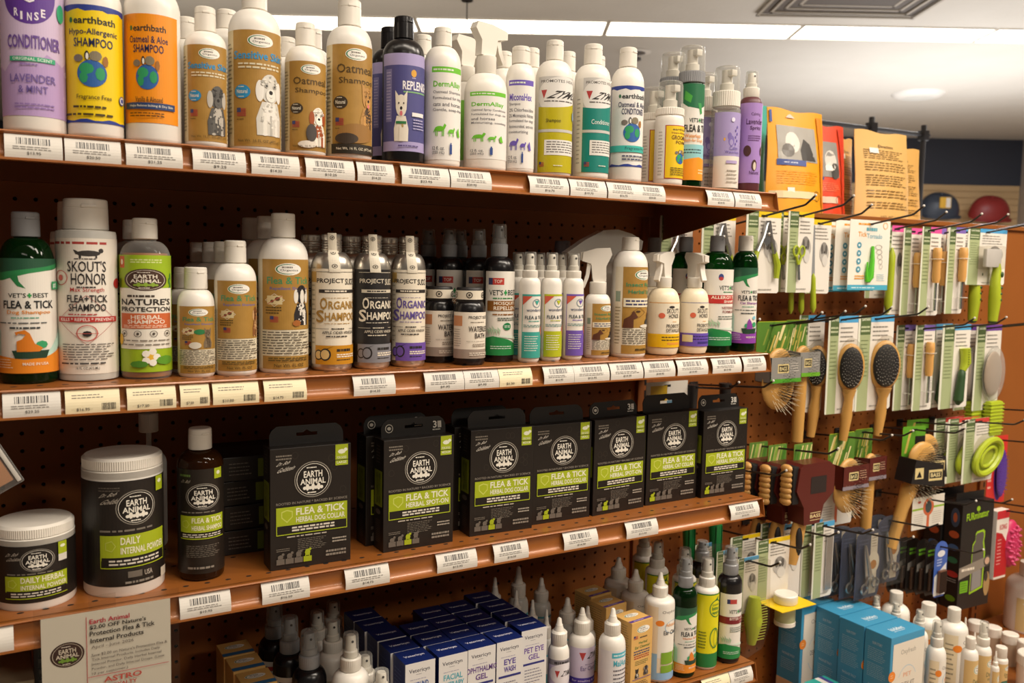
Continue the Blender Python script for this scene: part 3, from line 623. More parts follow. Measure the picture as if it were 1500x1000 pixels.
def zym(p, lv, rc, col, title, label, left):
    t = bottle('shampoo_bottle', label, 'bottle', p, RW); r = p[3]
    body(t, r, lv[0], lv[1], rc*.8, 'white'); disc_cap(t, rc, lv[1], lv[2], 'whitecap', rz=-.5)
    A = Art('#e6e1d8'); A.lines(.01, .08, left-.05, .8, 16, '#a9a49b', .3)
    A.r(left, 0, .95, 1, '#c9c6c2').e((left+.95)/2, .8, (.95-left)*.52, .2, '#e4e1dc', 24).t('PROMOTES HEALTHY', left+.05, .935, .9, .965, '#66625e', .5)
    n = 10; A.poly([(left, 0), (left, .69)]+[(left+(.95-left)*i/n, .69-.03*math.sin(math.pi*i/n*.9)+.10*(i/n)**2) for i in range(1, n+1)]+[(.95, 0)], col)
    A.poly([(left+.06, .86), (left+.17, .86), (left+.115, .77)], '#b23a3a').t('ZYMOX', left+.15, .77, .9, .85, '#33302f', .8, .25).lines(left+.12, .735, .88, .75, 1, '#55504d', .6)
    A.r(left, .42, .95, .45, '#c4c1bb').t(title, left+.16, .51, left+.16+.036*len(title), .56, '#3f3a16' if col.startswith('#b') else '#dfe9e2', .2)
    A.r(left+.14, .18, .84, .34, '#e6e3dc').lines(left+.18, .2, .8, .33, 5, '#6b6762', .4); flag(A, left+.05, .06, .09, .05); A.lines(left+.3, .06, left+.5, .08, 1, '#e2e0d0')
    if col.startswith('#b'): A.e(.74, .6, .045, .05, '#8fa6bd', 12)
    lab(t, A, r, lv[3], lv[4], 90, 0); return t
zym((27.26, -11.8, 2.1, 1.08), (5.6, 6.66, 7.79, .19, 5.6), .51, '#b9ac08', 'Shampoo', 'white bottle with silver and mustard yellow label, on the top shelf', .03)
zym((29.99, -11.82, 2.1, 1.07), (5.85, 6.78, 7.95, .38, 5.85), .55, '#128074', 'Conditioner', 'white bottle with silver and deep teal label, on the top shelf', .14)
earthbath((32.57, -11.88, 2.1, 1.02), (5.75, 6.94, 8.1, .9, 5.7), .54, '#e8e5e0', '#2c3f92', 'Oatmeal & Aloe', 'CONDITIONER', 'white conditioner bottle with a blue bordered label and turquoise stripe', 'Fragrance Free', '#3fb5a8', 'conditioner_bottle', 92, -12)

def foam(p, lv, rc, rcol, kind, label):
    t = bottle('foam_bottle', label, 'bottle', p, RW); r = p[3]
    body(t, r, lv[0], lv[1], rcol*.9, {'eb': 'white', 'vet': 'greenglass', 'lav': 'clear'}[kind]); foam_top(t, rc, rcol, lv[1], lv[2], lv[3], 'whitecap', 'greycap' if kind == 'vet' else 'whitecap')
    if kind == 'eb':
        A = Art('#e9e4da'); A.lines(.03, .05, .15, .9, 14, '#b9b2a6', .5).r(.19, 0, .95, 1, '#a8323c').r(.21, .015, .93, .985, '#ecc51a').t('earthbath', .35, .9, .8, .945, '#2b2a20', .6).t('Hypo-Allergenic', .33, .83, .83, .875, '#7a2a1c', .3).t('GROOMING', .33, .73, .85, .81, '#5a3214', .6).t('FOAM', .43, .65, .74, .71, '#5a3214', .6)
        globe(A, .56, .38, .12, .1); A.lines(.32, .06, .85, .22, 4, '#6a5a14', .4)
    elif kind == 'vet':
        A = Art('#e6e2da'); A.r(0, .8, 1, 1, '#1e6b43').poly([(0, .82), (.2, .76), (.5, .74), (1, .84), (1, .9), (0, .9)], '#1e6b43').poly([(.12, .93), (.3, .87), (.26, .8), (.1, .84)], '#4aa53f').poly([(.44, .8), (.52, .68), (.58, .7), (.54, .8)], '#3f9a52')
        vets(A, .24, .6, .74, .645); A.t('FLEA & TICK', .12, .5, .88, .575, '#2a2a28', 1).t('Waterless', .14, .44, .55, .48, '#dd8a1e', .5).t('Bath for Dogs', .14, .39, .62, .43, '#dd8a1e', .5).r(0, .21, 1, .37, '#8fc9cf').lines(.12, .27, .6, .33, 2, '#3f5b60').poly([(0, 0), (0, .2), (.5, .24), (1, .19), (1, 0)], '#ec971f').e(.78, .26, .05, .07, '#2a6f8a').lines(.5, .06, .8, .12, 2, '#f3d9a5')
    else:
        A = Art('#e7ded2'); A.r(0, .42, 1, 1, '#a596c6').e(.36, .68, .05, .05, '#7d6bb0').e(.4, .62, .07, .07, '#7d6bb0').e(.4, .6, .04, .04, '#a596c6').e(.25, .64, .02, .02, '#e0a63a')
        for i in range(6): A.e(.5+.04*(i % 2), .58+i*.045, .018, .02, '#6f5caa', 8)
        A.t('Calm', .36, .5, .56, .55, '#6a58a2', .2).t('Waterless', .26, .455, .6, .49, '#6a58a2', .2).r(.3, .32, .56, .36, '#b3a2cc').lines(.32, .05, .6, .25, 4, '#9b9184', .3).e(.42, .9, .04, .03, '#e4dff0')
    lab(t, A, r, lv[4], lv[5], 90, 0); return t
foam((35.94, -11.98, 2.1, .91), (3.9, 4.35, 4.82, 6.5, .4, 3.7), .81, .9, 'eb', 'short white foaming pump bottle with yellow label and clear cap')
foam((38.13, -11.47, 2.1, .83), (6.4, 6.7, 7.42, 9.06, .5, 6.6), .82, .85, 'vet', 'tall green and white foaming pump bottle with clear cap')
foam((40.78, -11.93, 2.1, .95), (5.1, 5.4, 6.42, 8.04, .15, 5.0), .83, .9, 'lav', 'lilac and cream foaming pump bottle with clear cap')
foam((36.4, -9.9, 2.1, .91), (3.9, 4.35, 4.82, 6.5, .4, 3.7), .81, .9, 'eb', 'yellow-labelled foaming pump bottle hidden behind its twin')
foam((38.3, -9.4, 2.1, .83), (6.4, 6.7, 7.42, 9.06, .5, 6.6), .82, .85, 'vet', 'tall foaming pump bottle standing behind the green and white one')
foam((41.0, -9.6, 2.1, .95), (5.1, 5.4, 6.42, 8.04, .15, 5.0), .83, .9, 'lav', 'lilac foaming pump bottle standing behind its twin')
p = (42.95, -12.0, 2.1, .77)
t = bottle('spray_bottle', 'slim purple spray bottle at the right end of the top shelf', 'bottle', p, RW); body(t, .76, 5.7, 6.3, .45, '#5a2b32')
mist(t, .42, .53, 6.28, 6.93, 8.0, 'whitecap')
A = Art('#a583c4'); A.t('Calming', .34, .83, .6, .88, '#4b2350', .4).t('Lavender', .22, .73, .7, .8, '#4b2350', .8).t('Spritz', .32, .65, .62, .71, '#4b2350', .8).lines(.28, .52, .66, .6, 3, '#6b3f78').e(.27, .4, .1, .07, '#4b2a26', 12).e(.72, .4, .09, .06, '#4b2a26', 12).e(.46, .22, .07, .07, '#4b2a26').e(.47, .21, .04, .05, '#d9cbb8').t('Natural', .34, .11, .6, .15, '#4b2350', .3)
lab(t, A, .765, .6, 5.85, 95, -10)

# ---- back row on the top shelf: the caps and shoulders that show behind
def plain(name, loc, r, zs, zn, zt, rc, label, m='white', c='whitecap', band=None, grp=RW):
    t = thing(name, label, 'bottle', loc, 0, grp); body(t, r, zs, zn, rc*.8, m); disc_cap(t, rc, zn, zt, c)
    if band: lab(t, Art(band), r, .4, zs-.2, 90)
    return t
BK = 'spare bottles standing behind on the top shelf'
for x, y, r, zs, zn, zt, rc, lb in ((7.28, -9.5, .95, 4.6, 5.44, 6.5, .45, 'white-capped spare bottle behind the small schnauzer bottle'), (9.35, -8.7, 1.2, 5.6, 6.4, 7.36, .5, 'white-capped spare bottle left of the fluffy white dog bottle, set back'),
    (12.27, -9.3, 1.0, 4.5, 5.3, 6.31, .45, 'white-capped spare bottle behind the small spaniel bottle'), (13.95, -8.6, .9, 5.2, 6.1, 7.15, .42, 'white-capped spare bottle tucked between the two oatmeal shampoos'),
    (20.1, -9.2, .95, 5.6, 6.48, 7.6, .45, 'white-capped spare bottle peeking out left of the green-barred shampoo'), (25.5, -9.0, .82, 5.4, 6.5, 7.47, .45, 'white-capped spare bottle left of the violet-barred shampoo, set back'),
    (27.25, -9.3, 1.0, 5.6, 6.7, 7.85, .46, 'white-capped spare bottle between violet-barred and mustard bottles'), (29.97, -9.2, 1.0, 5.7, 6.85, 8.03, .46, 'white-capped spare bottle between the mustard and teal bottles'), (32.3, -9.2, .95, 5.8, 7.1, 8.1, .42, 'white-capped spare bottle just right of the teal conditioner')):
    plain('shampoo_bottle', (x, y, 2.1), r, zs, zn, zt, rc, lb, grp=BK)
t = thing('spray_bottle', 'spare trigger spray bottle behind the green-barred spray', 'bottle', (22.95, -8.9, 2.1), 0, BK); body(t, 1.1, 4.3, 5.4, .45, 'white'); trigger(t, .55, 5.4, 6.3, 8.0, 1.8, 'whitecap', .2)
lab(t, Art('#7cc23f'), 1.1, .8, 4.2)

# ------------------------------------------------------------------ second shelf
ZM = -8.75
def vet_green(p, lv, rc, kind, label, glass='greenglass', cap='greycap', grp=RM2, rot=0):
    t = bottle('spray_bottle' if kind in ('mosq', 'fspray', 'bitter') else 'shampoo_bottle', label, 'bottle', p, grp); r = p[3]
    body(t, r, lv[0], lv[1], rc*.85, glass)
    if kind in ('mosq', 'fspray', 'bitter'): mist(t, rc*.85, rc, lv[1], lv[1]+.75, lv[2], 'greycap' if cap == 'greycap' else cap)
    else: disc_cap(t, rc, lv[1], lv[2], cap)
    if lv[0] > 3 and kind in ('itch', 'catf', 'dogf', 'fspray'):          # dark liquid inside
        a = MB(); a.lathe([(r*.96, .12), (r*.96, lv[0]*.97), (.02, lv[0]*.97)], '#091a0e', 28); obj('liquid', a, t)
    A = Art('#e9e4da')
    if kind in ('dogf', 'catf', 'fspray'):
        A.poly([(0, 1), (0, .8), (.2, .82), (.5, .88), (.8, .9), (1, .93), (1, 1)], '#26543c').poly([(0, .8), (.1, .87), (.3, .89), (.7, .93), (1, .97), (1, .93), (.5, .87), (.2, .81)], '#2f8a50').poly([(.28, .85), (.38, .76), (.47, .74), (.4, .8), (.38, .87)], '#2c8149')
        a, b, c = {'dogf': ('#de8a28', '#e58a22', 'Dog Shampoo'), 'catf': ('#8a3fa0', '#8a3fa8', 'Cat Shampoo'), 'fspray': ('#e0812a', '#e8912c', 'Home Spray')}[kind]
        vets(A, .27, .66, .73, .7); A.t('FLEA & TICK', .2, .565, .8, .635, '#23282b', 1).t(c, .25, .51, .75, .55, a, .7).lines(.3, .475, .7, .495, 1, '#58a58c').lines(.12, .43, .88, .45, 1, '#5a5f5f', .5).lines(.28, .385, .72, .41, 1, '#3b4244', .6)
        A.poly([(0, .12), (0, .45), (.12, .36), (.12, .14)], '#bfe0d3').poly([(.6, .1), (1, .25), (1, .42), (.86, .3)], '#bfe0d3')
        A.poly([(0, 0), (0, .155), (.2, .145), (.45, .12), (.7, .145), (1, .22), (1, 0)], b)
        A.r(.34, .13, .68, .2, '#23402f').poly([(.3, .2), (.72, .2), (.68, .13), (.34, .13)], '#23402f').e(.42, .235, .05, .03, '#3aa06a', 8).e(.63, .25, .07, .035, '#3aa06a', 8)
        if kind == 'dogf': A.poly([(.36, .19), (.36, .28), (.42, .3), (.46, .34), (.38, .35), (.36, .33), (.34, .36), (.45, .38), (.5, .35), (.55, .26), (.64, .22), (.6, .19)], '#d97c1f').r(.78, .73, .97, .8, '#2f9a63').t('#1', .8, .74, .86, .79, '#eef2ec', .6)
        else: A.poly([(.42, .19), (.44, .29), (.48, .33), (.52, .3), (.56, .26), (.58, .19)], a).e(.62, .34, .05, .025, '#86c5d9', 8)
        A.lines(.08, .04, .32, .13, 4, '#f3dcb8' if kind != 'catf' else '#d9bfe2', .3).t('MADE IN USA', .42, .07, .7, .095, '#f3ead8', .5)
    else:
        A.e(.33, .9, .05, .045, '#3a4a86', 14).e(.33, .88, .045, .025, '#b84040', 10)
        if kind == 'itch':
            vets(A, .3, .73, .76, .79); A.lines(.38, .695, .7, .715, 1, '#3f8a56', .7).r(0, .555, 1, .665, '#bf2f2c').t('ALLERGY ITCH', .16, .615, .82, .655, '#f3ead8', .8).t('SHAMPOO', .4, .565, .78, .6, '#f3ead8', .6).t('VETERINARY', .36, .48, .8, .515, '#8a3a34', .5).t('FORMULATED', .38, .43, .8, .465, '#8a3a34', .5).lines(.3, .34, .8, .4, 2, '#5a6b60', .35)
        elif kind == 'mosq':
            A = Art('#e9e4da'); A.r(.08, .84, .4, .92, '#c23c34').r(.08, .84, .17, .92, '#343a66').t('TOP', .2, .86, .36, .9, '#f0e2d4', .4); vets(A, .1, .715, .74, .78); A.lines(.18, .67, .74, .69, 1, '#3f8a56', .7).r(.06, .53, 1, .65, '#8e5a22').t('MOSQUITO', .2, .595, .76, .64, '#f0e6d4', .8).t('REPELLENT', .2, .54, .76, .585, '#f0e6d4', .8).lines(.18, .475, .78, .5, 1, '#8e5a22', .6).lines(.28, .41, .72, .455, 2, '#4a5a50', .5).e(.48, .345, .09, .045, '#23804a').t('DEET FREE', .42, .33, .54, .36, '#e6efe6', .3)
        else: A = Art('#e9e4da'); A.r(.2, .85, .46, .92, '#b9453f').r(.2, .85, .28, .92, '#343a66'); vets(A, .26, .7, .74, .76); A.r(0, .54, 1, .65, '#7c1f26').t('BITTER CHERRY', .28, .6, .86, .64, '#eee0d4', .7).t('SPRAY', .56, .55, .78, .585, '#d99a92', .4).lines(.3, .41, .7, .5, 3, '#6b7a70', .4)
        A.poly([(0, 0), (0, .2), (.2, .23), (.5, .19), (.8, .11), (1, .12), (1, 0)], '#1f8544').poly([(.2, .23), (.6, .24), (1, .16), (1, .14), (.6, .2)], '#d9e5d6')
        for i in range(5): A.poly([(.12+i*.05, .24), (.06+i*.055, .32+.02*(i % 3)), (.14+i*.05, .3)], '#a9c3a6')
        A.lines(.15, .07, .6, .12, 2, '#cfe6d3', .4)
    lab(t, A, r, lv[3], lv[4], 90, rot); return t
vet_green((0.09, -10.49, ZM, 1.15), (5.1, 6.5, 7.6, .5, 5.55), .58, 'dogf', 'green flea shampoo bottle with grey cap at left end of second shelf', 'greenglass')
p = (2.56, -10.3, ZM, 1.2)
def skout(p, label):
    t = bottle('shampoo_bottle', label, 'bottle', p, RM2)
    a = MB(); a.lathe([(.02, .02), (1.15, .02), (1.27, .06), (1.285, .2), (1.285, 6.7), (1.25, 6.84), (.9, 6.9), (.02, 6.9)], 'frost', 40); obj('body', a, t)
    a = MB(); a.lathe([(1.2, .1), (1.2, 6.55), (.02, 6.55)], '#c9b894', 30); obj('liquid', a, t); disc_cap(t, .97, 6.9, 8.3, 'whitecap', rz=0.05, taper=.04)
    A = Art('#ebe3d6'); A.lines(.05, .955, .95, .975, 1, '#b0403a', .9)
    A.e(.53, .89, .13, .022, '#3a3634', 12).poly([(.4, .88), (.37, .915), (.39, .915), (.44, .895)], '#3a3634').e(.665, .91, .03, .018, '#3a3634', 8).r(.43, .855, .455, .89, '#3a3634').r(.6, .855, .62, .89, '#3a3634').lines(.38, .845, .68, .855, 1, '#3a3634', .7)
    A.t("SKOUT'S", .3, .755, .72, .835, '#2c292a', .4).t('HONOR', .34, .66, .72, .745, '#2c292a', .4).lines(.4, .635, .66, .65, 1, '#4a4644', .7).ring(.2, .71, .1, .055, .1, '#c4534a').e(.2, .71, .035, .022, '#c4534a')
    A.e(.9, .67, .07, .038, '#b8302c').ring(.5, .4, .34, .185, .02, '#b0403a', 4).t('Max Strength', .33, .6, .69, .64, '#b8403a', .2)
    A.t('FLEA+TICK', .29, .53, .73, .585, '#2c292a', .8).t('SHAMPOO', .31, .465, .71, .52, '#2c292a', .8).lines(.3, .435, .7, .45, 1, '#b0403a', .6).r(.16, .385, .86, .425, '#b8302c').t('KILLS * REPELS * PREVENTS', .2, .393, .82, .417, '#f0e4da', .6)
    A.ring(.5, .305, .11, .06, .1, '#c4534a').e(.5, .3, .05, .022, '#2c292a', 8).r(.38, .3, .62, .304, '#c4534a').lines(.22, .1, .84, .23, 7, '#5a5550', .35).t('16 FL OZ (473 ML)', .38, .03, .62, .055, '#2c292a', .3).lines(.2, .07, .84, .09, 1, '#4a4644', .6)
    lab(t, A, 1.287, .35, 6.5, 88, -7); return t
skout((2.54, -10.35, ZM), 'wide white flea and tick shampoo bottle with big white cap')
skout((2.5, -7.6, ZM), 'second wide white flea shampoo bottle, behind the front one')
def nature(p, label):
    t = bottle('shampoo_bottle', label, 'bottle', p, RM2); body(t, 1.13, 5.6, 6.5, .5, 'clear'); disc_cap(t, .57, 6.55, 7.53, 'whitecap')
    a = MB(); a.lathe([(1.07, .1), (1.07, 5.6), (.98, 5.9), (.02, 5.9)], '#a8661c', 30); obj('liquid', a, t)
    A = Art('#9dbb22'); A.r(.08, .89, .2, .99, '#d25a2c').e(.14, .94, .03, .025, '#f0e4d0', 8).lines(.3, .93, .75, .97, 2, '#d9e59a', .5)
    for i in range(6): A.e(.86+.03*(i % 2), .62+i*.04, .025, .03, '#3f7a2c', 7).e(.1, .58+i*.04, .025, .025, '#4f8a2c', 7)
    A.r(.08, .2, .92, .72, '#efe9dc'); earth_oval(A, .5, .79, .3, .095, '#4a3226', '#ece4d4', '#8fae3c', '#4a3226')
    A.lines(.25, .64, .72, .665, 1, '#4a4038', .7).t("NATURE'S", .14, .575, .86, .63, '#2f2a26', 1).t('PROTECTION', .14, .52, .86, .56, '#2f2a26', 1).r(.13, .375, .87, .505, '#cf6a3c').t('HERBAL', .3, .455, .7, .49, '#f3e6d6', .8).t('SHAMPOO', .25, .415, .75, .45, '#f3e6d6', .8).lines(.18, .38, .82, .408, 2, '#f3d9c4', .4)
    for i in range(4): A.ring(.19+i*.2, .33, .05, .028, .15, '#4a4038', 12).e(.19+i*.2, .33, .02, .012, '#4a4038', 6)
    A.lines(.12, .22, .88, .29, 2, '#8a8276', .3).e(.12, .28, .05, .05, '#e6b93a', 8).e(.55, .13, .05, .03, '#e9b93a', 8)
    for k in range(5): A.e(.55+.075*math.cos(k*1.257), .13+.05*math.sin(k*1.257), .05, .03, '#f3efe2', 8)
    A.e(.4, .07, .12, .03, '#4f8a2c', 8).e(.75, .1, .14, .04, '#5f9a2c', 8)
    lab(t, A, 1.132, .35, 5.8, 86, -8); return t
nature((5.02, -10.72, ZM), 'amber herbal shampoo bottle with bright green label on second shelf')
nature((4.93, -8.2, ZM), 'second bright green labelled shampoo bottle, behind the first')
def fleatick(p, lv, rc, pic, label, grp=RM2, rot=-4):
    t = bottle('shampoo_bottle', label, 'bottle', p, grp); r = p[3]; body(t, r, lv[0], lv[1], rc*.8, 'white'); disc_cap(t, rc, lv[1], lv[2], 'whitecap')
    A = Art('#e3d9bf'); L = .14
    for i in range(22): A.r(.9, .04+i*.042, .97, .06+i*.042, '#7c6f50')
    A.r(L, .36, .87, 1, 'kraftL').r(L, 0, .87, .12, 'kraftL'); oval_logo(A, .5, .91, .17, .055)
    A.t('Flea & Tick', .22, .775, .82, .84, '#3f8a5e', .8).t('Repellent Shampoo', .26, .715, .8, .75, '#6a6aa8', .5)
    A.ring(.32, .63, .13, .06, .08, '#efe6cf', 4).r(.22, .59, .42, .67, '#dccb9c').e(.29, .62, .025, .015, '#6b4a2a', 7).e(.36, .64, .035, .02, '#6b4a2a', 7).poly([(.22, .595), (.225, .59), (.42, .665), (.415, .67)], '#c2564a').lines(.2, .5, .42, .575, 3, '#5f4c22', .5); flag(A, .26, .43, .11, .055)
    if pic == 'cat': A.e(.52, .62, .1, .04, '#2f7a46'); dog(A, .66, .38, .22, .3, '#7a6a54', '#5a4a38', False, True); A.e(.44, .42, .1, .05, '#d9d2c2')
    elif pic == 'yorkie': dog(A, .8, .38, .2, .36, '#8a5a34', '#c9a070', False, False)
    else: dog(A, .68, .4, .32, .4, '#2a2628', '#e3ddd2', False, False); A.e(.68, .66, .035, .07, '#e3ddd2', 8).e(.6, .42, .06, .03, '#a3622c', 7)
    A.lines(L+.01, .13, .86, .35, 9, '#5a5244', .4).lines(.24, .07, .8, .11, 2, '#5a4a22', .5).t('Net Wt. FL OZ', .32, .02, .7, .05, '#4a3c1c', .3)
    lab(t, A, r, lv[3], lv[4], 90, rot); return t
fleatick((7.23, -11.12, ZM, .86), (3.44, 4.22, 5.28, .2, 3.42), .54, 'cat', 'smallest tan flea and tick bottle, picturing a cat')
fleatick((7.09, -9.2, ZM, .86), (3.44, 4.2, 5.25, .2, 3.42), .54, 'cat', 'second cat flea bottle, hidden behind the smallest tan one')
fleatick((9.12, -11.1, ZM, 1.0), (4.65, 5.52, 6.61, .25, 4.65), .53, 'yorkie', 'middle-sized tan flea and tick bottle with a small terrier')
for i, (x, y) in enumerate(((9.05, -8.95), (8.9, -6.85), (8.7, -4.7))): fleatick((x, y, ZM, .98), (4.65, 5.5, 6.58, .25, 4.65), .5, 'yorkie', ('first', 'second', 'third')[i]+' flea bottle in the file behind the middle-sized tan one')
fleatick((11.62, -10.73, ZM, 1.25), (5.75, 6.84, 8.06, .22, 5.74), .61, 'bernese', 'largest tan flea and tick bottle, picturing a big black dog')
for i, (x, y) in enumerate(((11.6, -8.0), (11.5, -5.25))): fleatick((x, y, ZM, 1.22), (5.75, 6.8, 8.02, .22, 5.74), .59, 'bernese', ('first', 'second')[i]+' bottle in the file behind the largest tan flea bottle')

def suds(p, label, base, ink, dark, band, orn, seal=True, rot=0, c=.52):
    t = bottle('shampoo_bottle', label, 'bottle', p, RM2); r = p[3]
    a = MB(); a.lathe(bullet(r, 5.3, 6.2, .5, .12), 'alu', 40); obj('body', a, t)
    a = MB(); pr = [(.5, 6.2), (.53, 6.25)]
    for k in range(4): pr += [(.545, 6.32+k*.13), (.505, 6.37+k*.13), (.505, 6.41+k*.13)]
    pr += [(.53, 6.86), (.53, 7.05), (.48, 7.1), (.02, 7.1)]; a.lathe(pr, 'alu', 30); obj('screw_cap', a, t)
    A = Art(base); l, q = c-.36, c+.36
    if base != '#252223': A.r(0, 0, .13, 1, '#d9cfba').lines(.02, .2, .12, .9, 14, '#a59c88', .3).r(0, .86, .14, .97, '#c9a45c')
    A.r(.14, .965, 1, .97, dark)
    A.t('PROJECT', l+.02, .84, c+.1, .9, dark, .9).t('SUDZ', c+.12, .835, q-.02, .9, dark, .9).r(l+.06, .75, q, .785, dark).lines(l+.16, .757, q-.1, .778, 1, base, .7)
    A.lines(l+.16, .695, q-.04, .7, 1, ink, .8).t('O', l+.08, .575, l+.2, .7, ink, 1).t('RGANIC', l+.215, .58, q, .665, ink, 1).t('S', l+.01, .44, l+.15, .57, ink, 1).t('HAMPOO', l+.16, .46, q, .545, ink, 1).lines(l+.15, .425, q, .435, 1, ink, .6)
    A.r(l, .372, l+.22, .376, dark).lines(l+.26, .365, q-.2, .385, 1, dark, .6).r(q-.16, .372, q, .376, dark).t('APPLE CIDER VINEGAR', l+.12, .32, q-.04, .35, dark, .5).lines(l+.18, .285, q-.1, .305, 1, dark, .6)
    A.r(.13, 0, 1, .2, band).e(l+.06, .1, .07, .055, '#2c2826').e(l+.06, .1, .055, .042, orn).e(l+.17, .105, .085, .065, '#2c2826').e(l+.165, .105, .065, .05, orn).poly([(l+.16, .16), (l+.3, .195), (l+.2, .165)], '#2c2826').lines(l+.34, .135, q-.06, .165, 1, '#2c2826', .9).lines(l+.34, .07, q, .115, 2, '#eee4d0', .6).lines(l+.34, .04, q-.06, .058, 1, '#2c2826', .5)
    lab(t, A, r, .36, 5.3, 90, rot)
    if seal:
        def fn(u, v, lf):       # paper strip over the cap and down the shoulder
            z = 7.14-v*2.0; rr = .55 if z > 6.2 else .5+(r-.5)*math.sqrt(max(0, 1-((z-5.3)/.9)**2)) if z > 5.3 else r+.01
            rr = max(rr, .55); an = math.radians(-18+v*8+(u-.5)*46*(.55/rr)**.6); return ((rr+.015+lf)*math.sin(an), -(rr+.015+lf)*math.cos(an), z)
        S = Art(); 
        for i in range(16): S.r(0, i/16, 1, (i+1)/16, '#e2d9c6')
        for v in (.12, .5, .85): S.ring(.5, v, .26, .055, .25, '#4a443c', 10).e(.5, v, .1, .02, '#4a443c', 6)
        a = bake(S, fn, .2, None, .0012); obj('paper_seal', a, t)
    return t
suds((14.1, -11.02, ZM, 1.06), 'aluminium shampoo bottle with cream label and golden band', '#e9dfcb', '#a8803a', '#35302d', '#c68a1c', '#d9b878', c=.49)
suds((16.33, -11.05, ZM, .98), 'aluminium shampoo bottle with black label and grey band', '#252223', '#e6dcc8', '#cfc5b2', '#84848a', '#84848a', c=.5)
suds((18.51, -10.96, ZM, .935), 'aluminium shampoo bottle with cream label and violet band', '#e9dfcb', '#66549c', '#35302d', '#6f51a8', '#6f51a8', c=.42)
for x, y, lb in ((13.75, -8.7, 'spare aluminium bottle behind the golden band one'), (16.02, -8.8, 'spare aluminium bottle behind the black label one'), (18.25, -8.8, 'spare aluminium bottle behind the violet band one')): suds((x, y, ZM, .95), lb, '#e9dfcb', '#a8803a', '#35302d', '#c68a1c', '#d9b878', False)
def bath(p, label):
    t = bottle('bath_jar', label, 'bottle', p, RM2, 0); body(t, .93, 2.9, 3.6, .66, 'black')
    a = MB(); a.lathe([(.72, 3.55), (.75, 3.6), (.75, 4.28), (.7, 4.36), (.02, 4.36)], 'blackmatte', 30); obj('lid', a, t)
    S = Art('#e0d7c4'); 
    for u in (.15, .4, .65, .9): S.ring(u, .5, .05, .36, .3, '#4a443c', 10).e(u, .5, .02, .14, '#4a443c', 6)
    obj('paper_seal', cyl(S, .765, 3.7, 4.2, 140, 0), t)
    A = Art('#e9dfcf'); A.r(0, .7, .22, .92, '#c98a5e').r(0, 0, 1, .2, '#a09184').lines(.02, .25, .2, .65, 8, '#a59c88', .3).t('PROJECT SUDZ', .34, .84, .8, .92, '#35302d', .5).lines(.38, .77, .76, .8, 1, '#6b6259').t('WATERLESS', .34, .58, .82, .7, '#4a4340', .7).t('BATH', .46, .44, .7, .55, '#4a4340', .7).lines(.3, .37, .82, .38, 1, '#8a8074', .8).lines(.42, .25, .74, .33, 2, '#7a6a5a', .4).lines(.36, .06, .8, .14, 2, '#e9dfcf', .5)
    lab(t, A, .93, .4, 3.0, 92, 0); return t
bath((22.05, -11.5, ZM), 'amber waterless bath jar with cream label, in front'); bath((21.0, -9.8, ZM), 'second amber bath jar, just left of the front one'); bath((20.3, -8.0, ZM), 'third amber bath jar, farthest back of the three')
vet_green((24.41, -10.7, ZM, .93), (5.4, 6.15, 8.03, .42, 5.3), .5, 'mosq', 'dark mosquito repellent spray bottle with brown band, in front', 'black', rot=8)
for i, (x, y) in enumerate(((24.3, -8.4), (22.9, -7.2), (24.1, -6.3), (22.5, -5.1))): vet_green((x, y, ZM, .9), (5.4, 6.1, 7.8, .42, 5.3), .48, 'mosq', ('second', 'third', 'fourth', 'fifth')[i]+' dark mosquito spray bottle counting back from the front one', 'black', rot=8)
def wonder(p, col, label):
    t = bottle('spray_bottle', label, 'bottle', p, RM2); body(t, .63, 4.5, 4.95, .44, 'white'); mist(t, .36, .46, 4.95, 5.4, 6.46, 'whitecap')
    A = Art('#e9e3da'); A.r(.1, .0, .95, 1, '#e9e3da').r(.1, 0, .12, 1, col).r(.1, .97, .95, 1, col).poly([(.12, .97), (.12, .83), (.4, .97)], '#cf5a44').ring(.54, .86, .14, .07, .2, '#8a9aa0', 14).poly([(.47, .9), (.62, .9), (.545, .83)], col)
    A.t('wondercide', .24, .73, .82, .78, '#59627a', .5).t('FLEA & TICK', .2, .61, .86, .665, '#3a4a52', .8).lines(.3, .57, .75, .59, 1, col, .6).lines(.16, .48, .86, .53, 2, '#4a8a86', .4).r(.12, .0, .95, .41, col).e(.8, .42, .1, .09, '#dc6a4c').lines(.2, .1, .62, .36, 7, '#e9e6da', .3).lines(.74, .39, .86, .45, 2, '#f0dccc', .4)
    lab(t, A, .632, .28, 4.0, 92, 2); return t
wonder((25.92, -11.75, ZM), '#3fa397', 'slim white flea spray with teal panel'); wonder((27.54, -11.6, ZM), '#b3bb1e', 'slim white flea spray with yellow-green panel'); wonder((29.2, -11.5, ZM), '#6f55b0', 'slim white flea spray with violet panel')
wonder((26.2, -9.95, ZM), '#3fa397', 'spare teal flea spray behind the front one'); wonder((27.75, -9.9, ZM), '#b3bb1e', 'spare yellow-green flea spray behind the front one'); wonder((29.4, -9.8, ZM), '#6f55b0', 'spare violet flea spray behind the front one')
plain('shampoo_bottle', (33.0, -4.6, ZM), 1.0, 5.6, 6.5, 7.4, .55, 'dim bottle with a bluish cap at the back, above the violet flea sprays', 'white', '#8d93a3')
